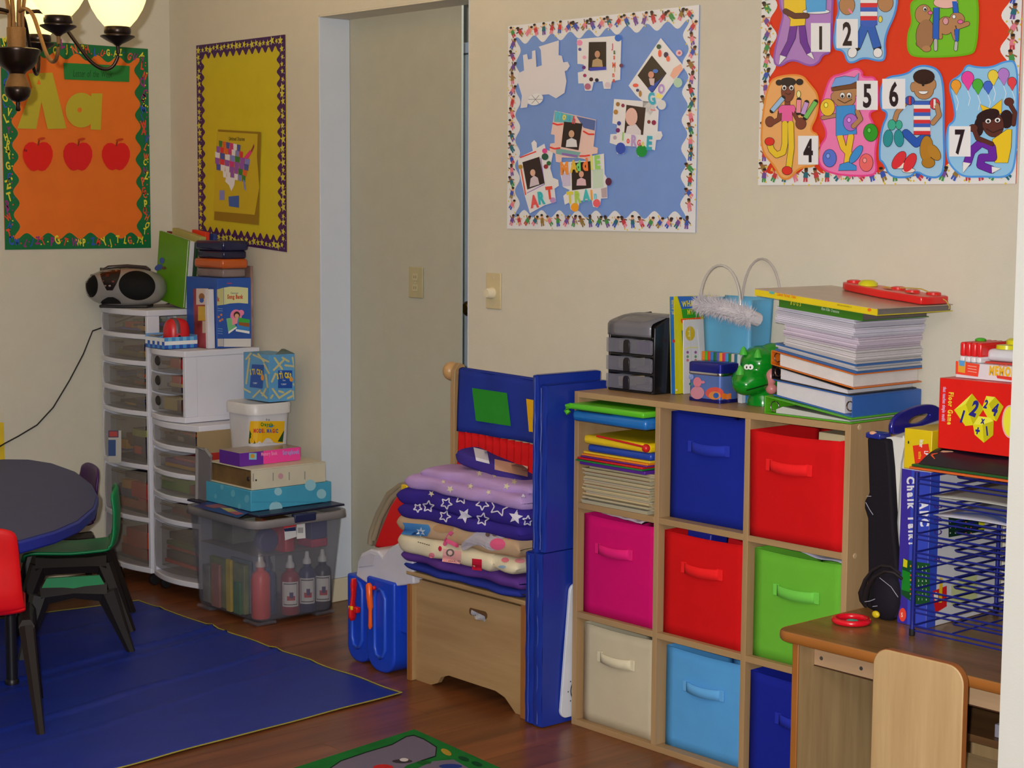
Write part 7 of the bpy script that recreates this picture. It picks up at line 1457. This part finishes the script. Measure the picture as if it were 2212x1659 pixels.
# chair in front
kc = thing('wooden_chair', 'child-size maple chair with rounded back pushed up to the desk', 'chair')
def rpanel(x0, x1, z0, z1, y_, th, r_, mat, name, edge=True):
    pts = [V((x0, y_, z0)), V((x1, y_, z0))]
    for cx_, a0 in ((x1-r_, 0), (x0+r_, math.pi/2)):
        for i in range(8): a = a0+math.pi/2*i/7; pts.append(V((cx_+r_*math.cos(a), y_, z1-r_+r_*math.sin(a))))
    b = B(); b.prism(pts, (0, th, 0)); o = obj(name, b, mat, kc, bevel=.002)
    if edge:
        b = B(); b.tube([p+V((0, th/2, 0)) for p in [pts[1]]+pts[2:]+[pts[0]]], th*.5, 8, None, False, (1.0, .22)) if False else b.prism([p+(p-V(((x0+x1)/2, y_, (z0+z1)/2))).normalized()*.0012 for p in pts], (0, th-.004, 0)); 
        e = B(); e.v = [v_+V((0, .002, 0)) for v_ in b.v]; e.f = b.f; e.c = b.c; obj('edge_band', e, P((142, 86, 44), .4), kc)
M_CH = WOOD((164, 134, 94), (184, 156, 114), 'z', .45, 3, 14)
rpanel(1.312, 1.518, .03, .549, -.735, .018, .035, M_CH, 'backrest')
b = B(); b.box(1.318, 1.512, -.716, -.45, .268, .286); obj('seat', b, WOOD((164, 134, 94), (184, 156, 114), 'x', .45, 3, 12), kc, bevel=.004)
for xs in (1.318, 1.496): b = B(); b.box(xs, xs+.016, -.716, -.46, .0, .267); obj('leg_panel', b, M_CH, kc, bevel=.002)
b = B(); b.box(1.334, 1.496, -.60, -.585, .12, .18); obj('stretcher', b, M_CH, kc)

# ================================================================ things on the desk
DZ = DT_+.0008
rd = thing('ring_dish', 'red plastic ring with teal centre lying on the desk', 'toy')
b = B(); c = V((1.043, -.452, DZ)); b.tube([c+V((.037*math.cos(a), .037*math.sin(a), .0065)) for a in [i*2*math.pi/36 for i in range(36)]], .0065, 10, None, True); obj('ring', b, P((206, 16, 36), .25, .55), rd, smooth=80)
b = B(); b.lathe([(.033, .001), (.033, .003), (0, .003)], c, 30); obj('base', b, P((150, 20, 36), .3), rd)
b = B(); b.lathe([(.014, .0032), (.012, .008), (0, .010)], c+V((.006, -.004, 0)), 20); obj('teal_button', b, P((60, 160, 146), .35), rd)
# chalk talk box
ck = thing('game_box', 'tall blue and white boxed alphabet chalk set on the desk', 'box')
x0, x1, y0, y1, z1 = 1.104, 1.178, -.368, -.085, .842
b = B(); b.box(x0, x1, y0, y1, DZ, z1); obj('carton', b, P((206, 204, 208), .3, .5), ck, bevel=.0012)
b = B(); b.box(x0, x1, y0-.0008, y0-.0002, DZ, z1-.001, (58, 44, 150)); b.box(x1+.0002, x1+.0008, y0, -.335, DZ, z1-.001, (50, 76, 190)); b.box(x0+.026, x1, y0-.0012, y0-.0009, DZ, z1-.001, (52, 70, 184))
mK = crop(1860, 1080, 5.184, lambda u, v, L: onY(u, v, y0-.0014-.0003*L)); pr = Pr(mK, b)
pr.text('Chalk Talk!', 515, -260, 84, (214, 214, 226), 2, 1.5708-.03, .05, 1.35, .18)
pr.poly([(470, 655), (600, 690), (770, 712), (768, 1150), (740, 1175), (600, 1165), (450, 1060), (455, 800)], (20, 74, 40), 2); pr.poly([(462, 780), (550, 815), (545, 1030), (452, 1005)], (26, 130, 40), 3); pr.poly([(475, 655), (520, 680), (515, 760), (470, 745)], (206, 196, 30), 3)
for i in range(8):
    for j in range(3): pr.text('lx23ab47'[(i+j) % 8], 640+j*42, 760+i*52, 26, (206, 220, 206), 3, 0, .02)
    pr.circ(555, 740+i*52, 9, 11, [(214, 150, 40), (60, 110, 190), (206, 70, 50)][i % 3], 4, 10)
pr.circ(465, 1285, 40, 76, (226, 70, 50), 2, 20); pr.text('S', 448, 1310, 50, (236, 200, 190), 3, 0, .03)
pr.text('ABC', 655, 10, 96, (226, 226, 236), 3, 1.5708-.05, .05, 1.25, .15)
obj('face_print', b, VC(.3, .5), ck, smooth=0)
pr = Pr(crop(1860, 1080, 5.184, lambda u, v, L: onX(u, v, x1+.0009+.0003*L)))
for i, chh in enumerate('ABCDEF'): pr.text(chh, 905, 690-i*150, 88, (74, 48, 140), 2, -1.62, .02, .9)
pr.poly([(980, 130), (1370, 190), (1380, 350), (980, 420)], (16, 50, 34), 2); pr.poly([(1320, 200), (1385, 215), (1385, 330), (1315, 330)], (206, 206, 40), 3)
for i in range(4):
    for j in range(5): pr.circ(1000+j*58, 190+i*60, 8, 8, (190, 200, 190) if j < 3 else (206, 110, 60), 3, 8)
pr.poly([(800, 1020), (860, 1000), (960, 960), (960, 1190), (830, 1270)], (206, 30, 36), 2); pr.poly([(880, 870), (915, 880), (905, 1150), (870, 1150)], (226, 180, 30), 3); pr.circ(840, 1080, 24, 50, (236, 230, 220), 3, 14); pr.poly([(1010, 960), (1300, 800), (1300, 1130), (1010, 1190)], (190, 196, 140), 2)
obj('cover_print', pr.b, VC(.35), ck, smooth=0)
yx = thing('game_box', 'yellow and red card box standing on the tall alphabet chalk set', 'box')
b = B(); b.box(x0+.002, x1-.001, y0+.002, -.215, z1+.0006, .930); obj('carton', b, P((214, 186, 20), .35, .45), yx, bevel=.0015)
pr = Pr(crop(1860, 860, 6.91, lambda u, v, L: onY(u, v, y0+.0012-.0003*L)))
pr.poly([(770, 710), (1005, 680), (1025, 800), (940, 950), (805, 985)], (214, 50, 30), 1); pr.text('inter', 880, 620, 60, (226, 226, 226), 2, 1.65, .04, .8); pr.text('active', 860, 800, 50, (226, 190, 30), 2, 1.62, .04, .7); pr.text('LP', 945, 790, 60, (226, 226, 236), 3, 1.6, .04, .9); pr.circ(708, 660, 12, 24, (40, 50, 60), 2, 10); obj('face_print', pr.b, VC(.35), yx, smooth=0)
# white folded bag + black cloth bag with blue hanger
wp = thing('paper_bag', 'tall white folded paper bag between the black bag and chalk set', 'bag')
b = B(); b.prism([onY(u, v, -.352) for u, v in ((1912, 945), (1950, 940), (1958, 960), (1956, 1250), (1945, 1300), (1936, 1200), (1926, 1060))], (0, .05, 0)); obj('bag_body', b, P((214, 212, 206), .7, .2, .4, 30), wp, bevel=.002)
b = B(); b.tube([onY(u, v, -.3545) for u, v in ((1955, 965), (1948, 1000), (1944, 1060), (1940, 1130), (1944, 1200))], .0018, 6); obj('fold', b, P((150, 150, 150), .7), wp)
b = B(); b.prism([onY(u, v, -.354) for u, v in ((1946, 1080), (1953, 1045), (1953, 1200), (1949, 1220))], (0, .01, 0)); obj('yellow_card', b, P((206, 170, 60), .5), wp, smooth=0)
bb_ = thing('cloth_bag', 'slim black cloth bag with looped strap against the shelf side', 'bag')
out = [(1872, 945), (1916, 950), (1922, 1010), (1926, 1080), (1930, 1150), (1938, 1230), (1944, 1305), (1936, 1338), (1905, 1330), (1870, 1312), (1874, 1230), (1873, 1120), (1866, 1098), (1866, 1082), (1876, 1066), (1874, 1000)]
b = B(); b.prism([onY(u, v, -.372) for u, v in out], (0, .055, 0)); obj('bag_body', b, P((22, 18, 26), .8, .2, .4, 120), bb_, bevel=.006, seg=3, smooth=50)
b = B(); p = onY(1903, 1285, -.385); b.ell((p.x, -.36, p.z), (.042, .03, .062), 22, 14, None, None, .9); obj('bag_pouch', b, P((24, 20, 30), .8, .2, .4, 120), bb_, smooth=80)
def strap(pts): bb = B(); bb.tube([onY(u, v, y_) for u, v, y_ in pts], .007, 8, None, False, (1.0, .5)); obj('strap', bb, P((30, 22, 26), .7), bb_, smooth=80)
strap([(1945, 1240, -.385), (1925, 1224, -.395), (1905, 1222, -.40), (1885, 1232, -.40), (1870, 1252, -.40), (1860, 1280, -.395), (1862, 1298, -.385), (1870, 1310, -.375)]); strap([(1948, 1250, -.385), (1930, 1236, -.40), (1912, 1234, -.405), (1890, 1246, -.405), (1874, 1270, -.40), (1868, 1300, -.385)])
b = B()
for pts in (((1868, 1300), (1880, 1298), (1890, 1294)), ((1870, 1085), (1878, 1100), (1886, 1112)), ((1872, 1072), (1882, 1072)), ((1900, 1248), (1925, 1268), (1940, 1290)), ((1885, 1310), (1895, 1309))): b.tube([onY(u, v, -.397) for u, v in pts], .0007, 5)
obj('white_stitching', b, P((170, 170, 190), .7), bb_, kind='stuff')
b = B(); b.ell(onY(1892, 1327, -.39), (.010, .006, .008), 12, 8); obj('yellow_toggle', b, P((206, 180, 20), .4), bb_)
hg = thing('bag_handle', 'glossy dark blue plastic hanger handle above the black bag', 'handle')
cl_ = lambda pts: [onX(u, v, 1.075) for u, v in pts]
outer = blob([(1918, 938), (1917, 915), (1930, 895), (1960, 880), (1995, 871), (2020, 876), (2026, 892), (2025, 906), (2005, 914), (1960, 930), (1925, 940)], 2)
inner = blob([(1952, 910), (1965, 899), (1990, 893), (2004, 891), (1998, 902), (1980, 912), (1960, 915)], 2)
b = B(); n1 = 48
def resamp(pts, n, cx_, cy_):
    res = []
    ang = sorted([(math.atan2(q[1]-cy_, q[0]-cx_), math.hypot(q[0]-cx_, q[1]-cy_)) for q in pts])
    for i in range(n):
        a = -math.pi+2*math.pi*i/n; 
        for k in range(len(ang)):
            a0, r0 = ang[k-1] if k else (ang[-1][0]-2*math.pi, ang[-1][1]); a1, r1 = ang[k]
            if a0 <= a <= a1: break
        else: a0, r0 = ang[-1]; a1, r1 = ang[0][0]+2*math.pi, ang[0][1]
        f = (a-a0)/(a1-a0) if a1 > a0 else 0; rr_ = r0+(r1-r0)*f; res.append((cx_+rr_*math.cos(a), cy_+rr_*math.sin(a)))
    return res
O_ = resamp(outer, n1, 1976, 904); I_ = resamp(inner, n1, 1976, 904)
vo, vi = cl_(O_), cl_(I_); off = V((.012, 0, 0)); vs = vo+vi+[p+off for p in vo]+[p+off for p in vi]
b.add(vs, [(k, (k+1) % n1, n1+(k+1) % n1, n1+k) for k in range(n1)]+[(2*n1+k, 3*n1+k, 3*n1+(k+1) % n1, 2*n1+(k+1) % n1) for k in range(n1)]+[(k, 2*n1+k, 2*n1+(k+1) % n1, (k+1) % n1) for k in range(n1)]+[(n1+k, n1+(k+1) % n1, 3*n1+(k+1) % n1, 3*n1+k) for k in range(n1)])
obj('grip', b, P((26, 26, 120), .2, .55), hg, bevel=.003, seg=2, smooth=50)
b = B(); b.box(*sum([[min(p), max(p)] for p in zip(onY(1869, 946, -.375), onY(1925, 934, -.335))], [])); obj('clip_bar', b, P((30, 40, 130), .25, .5), hg, bevel=.003)
b = B(); p = onY(1886, 936, -.37); b.ell(p, (.010, .006, .005), 12, 8); obj('peach_tab', b, P((214, 160, 130), .5), hg)
b = B(); b.prism([onX(u, v, 1.088) for u, v in ((1928, 942), (2026, 908), (2026, 925), (1990, 935), (1960, 948))], (.004, 0, 0)); obj('clear_sleeve', b, CLEAR((196, 190, 186), .7), hg, smooth=0)
# wire rack
rk = thing('wire_rack', 'blue wire paper rack of many tiers on the desk', 'rack')
BW = P((26, 34, 120), .3, .5); rx0, rx1, ry0, ry1 = 1.194, 1.50, -.441, -.125
for px, py in ((rx0, ry0), (rx1, ry0), (rx0, ry1), (rx1, ry1)):
    b = B(); b.tube([(px, py, DZ+.012), (px, py, .852)], .0048, 10); obj('post', b, BW, rk, smooth=60); b = B(); b.lathe([(.006, 0), (.0065, .002), (.0065, .014)], (px, py, DZ), 12); obj('rubber_foot', b, P((20, 18, 20), .6), rk)
for k in range(9):
    zt_ = .522+.0395*k; b = B()
    b.tube([(rx0, ry0, zt_), (rx1, ry0, zt_), (rx1, ry1, zt_), (rx0, ry1, zt_)], .0022, 6, None, True)
    b.tube([(rx0+.05, ry1, zt_+.002), (rx0+.05, ry0+.075, zt_+.002), (rx0+.056, ry0+.07, zt_+.002), (rx1-.02, ry0+.07, zt_+.002), (rx1-.02, ry1, zt_+.002)], .0022, 6)
    b.tube([(rx0+.10, ry1, zt_+.002), (rx0+.10, ry0, zt_+.002)], .0018, 6); b.tube([(rx0, ry0, zt_-.010), (rx1, ry0, zt_-.010)], .0018, 6)
    obj('tier', b, BW, rk, smooth=60)
for k, c, lb, dx in ((7, (176, 176, 170), 'plain grey card lying on the second highest rack tier', .03), (6, (186, 184, 200), 'white drawing with blue crayon on the rack below the grey card', .035)):
    zt_ = .522+.0395*k+.0045; b = B(); b.grid(lambda u, v: V((rx0+dx+.25*u, ry0+.012+.26*v, zt_+.003*math.sin(u*3+v*2)**2)), 8, 8); po = one('paper_sheet', b, P(c, .7), lb, 'paper', smooth=60, solid=.001)
    if k == 6:
        b = B(); b.grid(lambda u, v: V((rx0+dx+.03+.15*u, ry0+.03+.025*v+.02*math.sin(u*4), zt_+.0055+.003*math.sin(u*3)**2)), 8, 2); o = obj('crayon_mark', b, P((90, 110, 190), .7), po)
b = B(); b.box(rx0-.012, rx1, ry0-.012, -.17, .8585, .863); one('card_folder', b, P((206, 96, 40), .5), 'orange card lying directly on the wire rack top', 'folder', bevel=.001)
b = B(); b.box(rx0-.010, rx1, ry0-.006, -.17, .8635, .868); one('card_folder', b, P((24, 84, 40), .5), 'green card lying on the orange card on the rack', 'folder', bevel=.001)
pc = thing('zip_pouch', 'black vinyl pouch squashed under the red number-cube game box', 'pouch')
b = B(); b.grid(lambda u, v: V((rx0+.000+.026*v+(.30-.026*v)*u, ry0+.004+.14*v, .8688+.030*math.sin(min(1, v*2.2)*math.pi/2)+.003*math.sin(u*11)*v)), 16, 8); b.grid(lambda u, v: V((rx0+.026*v+(.30-.026*v)*u, ry0+.004+.14*v, .8686)), 4, 2); b.grid(lambda u, v: V((rx0+.026*v, ry0+.004+.14*v, .8688+.030*math.sin(min(1, v*2.2)*math.pi/2)*u)), 2, 6)
pbody = obj('pouch_body', b, P((26, 18, 34), .3, .5, .3, 40), pc, smooth=60)
pr = Pr(crop(1990, 940, 8.295, decal([pbody], lambda u, v: onZ(u, v, .89)))); pr.poly([(340, 300), (380, 275), (560, 285), (580, 300), (400, 310)], (206, 170, 140), 1); pr.poly([(165, 360), (190, 330), (295, 318), (295, 330), (205, 355), (250, 425), (235, 428)], (206, 80, 40), 1); obj('trim_print', pr.b, VC(.4), pc, smooth=0)
# floor game
fg = thing('game_box', 'red game box picturing yellow number cubes on the black pouch', 'box')
x0, x1, y0, y1, z0, z1 = 1.2095, 1.50, -.392, -.30, .9005, 1.049
b = B(); b.box(x0, x1, y0, y1, z0, z1); obj('carton', b, P((214, 28, 20), .35, .45), fg, bevel=.001)
pr = Pr(crop(1560, 560, 3.393, lambda u, v, L: onY(u, v, y0-.0006-.0003*L)))
pr.text('Floor Game', 1662, 975, 36, (226, 206, 60), 2, 1.62, .04, 1.08, .14); pr.text('that teaches simple math!', 1620, 935, 26, (206, 186, 226), 2, 1.61, .02, .80); YC = (214, 206, 30); YD = (186, 178, 20); YE = (226, 222, 70); NB = (40, 40, 130)
def cube(top, l, r, labs):
    pr.poly(top, YE, 2); pr.poly(l, YC, 2); pr.poly(r, YD, 2)
    for chh, x_, y_, h, a in labs: pr.text(chh, x_, y_, h, NB, 3, a, .05, .85)
cube([(1832, 985), (1785, 1062), (1700, 1105)], [(1700, 1105), (1785, 1062), (1840, 1216), (1782, 1222)], [(1832, 985), (1918, 1095), (1840, 1216), (1785, 1062)], [('2', 1808, 1135, 112, .35), ('1', 1742, 1190, 88, .3)])
cube([(1935, 1002), (2000, 1010), (1955, 1060)], [(1935, 1002), (1955, 1060), (2010, 1188), (1945, 1160), (1905, 1090)], [(2000, 1010), (2062, 1080), (2012, 1188), (1955, 1060)], [('4', 1968, 1135, 88, .3), ('2', 1912, 1085, 60, .3)])
cube([(1880, 1150), (1960, 1160), (1990, 1185), (1905, 1214), (1840, 1212)], [(1838, 1212), (1908, 1214), (1918, 1345), (1850, 1285)], [(1908, 1214), (1990, 1185), (1986, 1290), (1918, 1345)], [('x', 1892, 1200, 50, .2), ('I', 1938, 1290, 66, -.1), ('+', 1850, 1285, 66, .2)])
pr.circ(2110, 1190, 50, 110, (226, 220, 60), 1, 22); pr.circ(2110, 1190, 60, 122, (226, 170, 170), .5, 22)
obj('face_print', pr.b, VC(.35), fg, smooth=0)
# memory game
mg_ = thing('game_box', 'flat white matching-game box with orange corner above the red box', 'box')
x0, x1, y0, y1, z0, z1 = 1.228, 1.50, -.362, -.23, 1.0496, 1.082
b = B(); b.box(x0, x1, y0, y1, z0, z1); obj('carton', b, P((214, 208, 214), .35, .45), mg_, bevel=.001)
pr = Pr(crop(1560, 560, 3.393, lambda u, v, L: onY(u, v, y0-.0006-.0003*L)))
pr.poly([(1712, 745), (1888, 770), (1875, 862), (1710, 840)], (226, 70, 50), 1); pr.poly([(1730, 740), (1785, 750), (1780, 835), (1728, 825)], (214, 160, 50), 2); pr.poly([(1735, 740), (1780, 745), (1775, 785), (1738, 780)], (90, 150, 206), 3); pr.text('MEMORY', 1955, 845, 66, (226, 176, 40), 2, .07, .06, .75); pr.text('original', 2025, 785, 22, (214, 90, 70), 2, .05, .02); pr.poly([(2010, 850), (2130, 865), (2130, 890), (2015, 872)], (214, 60, 50), 2)
for y_ in (790, 810, 830): pr.line([(1800, y_-10), (1865, y_)], 5, (236, 170, 150), 3, False)
obj('face_print', pr.b, VC(.35), mg_, smooth=0)
# toy piano
tp = thing('toy_piano', 'red and white toy keyboard with yellow knobs on the flat white box', 'toy')
zz = 1.0826; b = B(); b.box(1.282, 1.50, -.335, -.235, zz+.004, zz+.030); obj('body', b, P((206, 206, 212), .3, .5), tp, bevel=.010, seg=3)
b = B(); b.box(1.27, 1.50, -.34, -.235, zz, zz+.0038); obj('base_plate', b, P((190, 60, 50), .4), tp)
for i in range(4):
    x_ = 1.232+i*.0135; b = B(); b.box(x_, x_+.0125, -.357, -.25, zz+.012, zz+.042); ky = obj('key', b, P((214, 34, 36), .25, .55), tp, bevel=.0045, seg=3); b = B(); b.box(x_+.0004, x_+.0121, -.3575, -.25, zz, zz+.0125); obj('key_tip', b, P((216, 210, 214), .3), ky, bevel=.003)
b = B(); b.lathe([(.022, 0), (.021, .008), (.0, .010)], (1.315, -.31, zz+.030), 24); b.lathe([(.018, 0), (.018, .010), (.012, .014), (0, .015)], (1.312, -.275, zz+.036), 24); obj('yellow_knob', b, P((206, 200, 30), .3, .5), tp)
b = B(); b.ell((1.245, -.30, zz+.044), (.012, .012, .005), 14, 8); obj('green_button', b, P((70, 170, 40), .3), tp)
b = B(); b.ell((1.36, -.28, zz+.048), (.012, .012, .012), 14, 8); obj('blue_button', b, P((40, 70, 170), .3), tp)
finish_things()
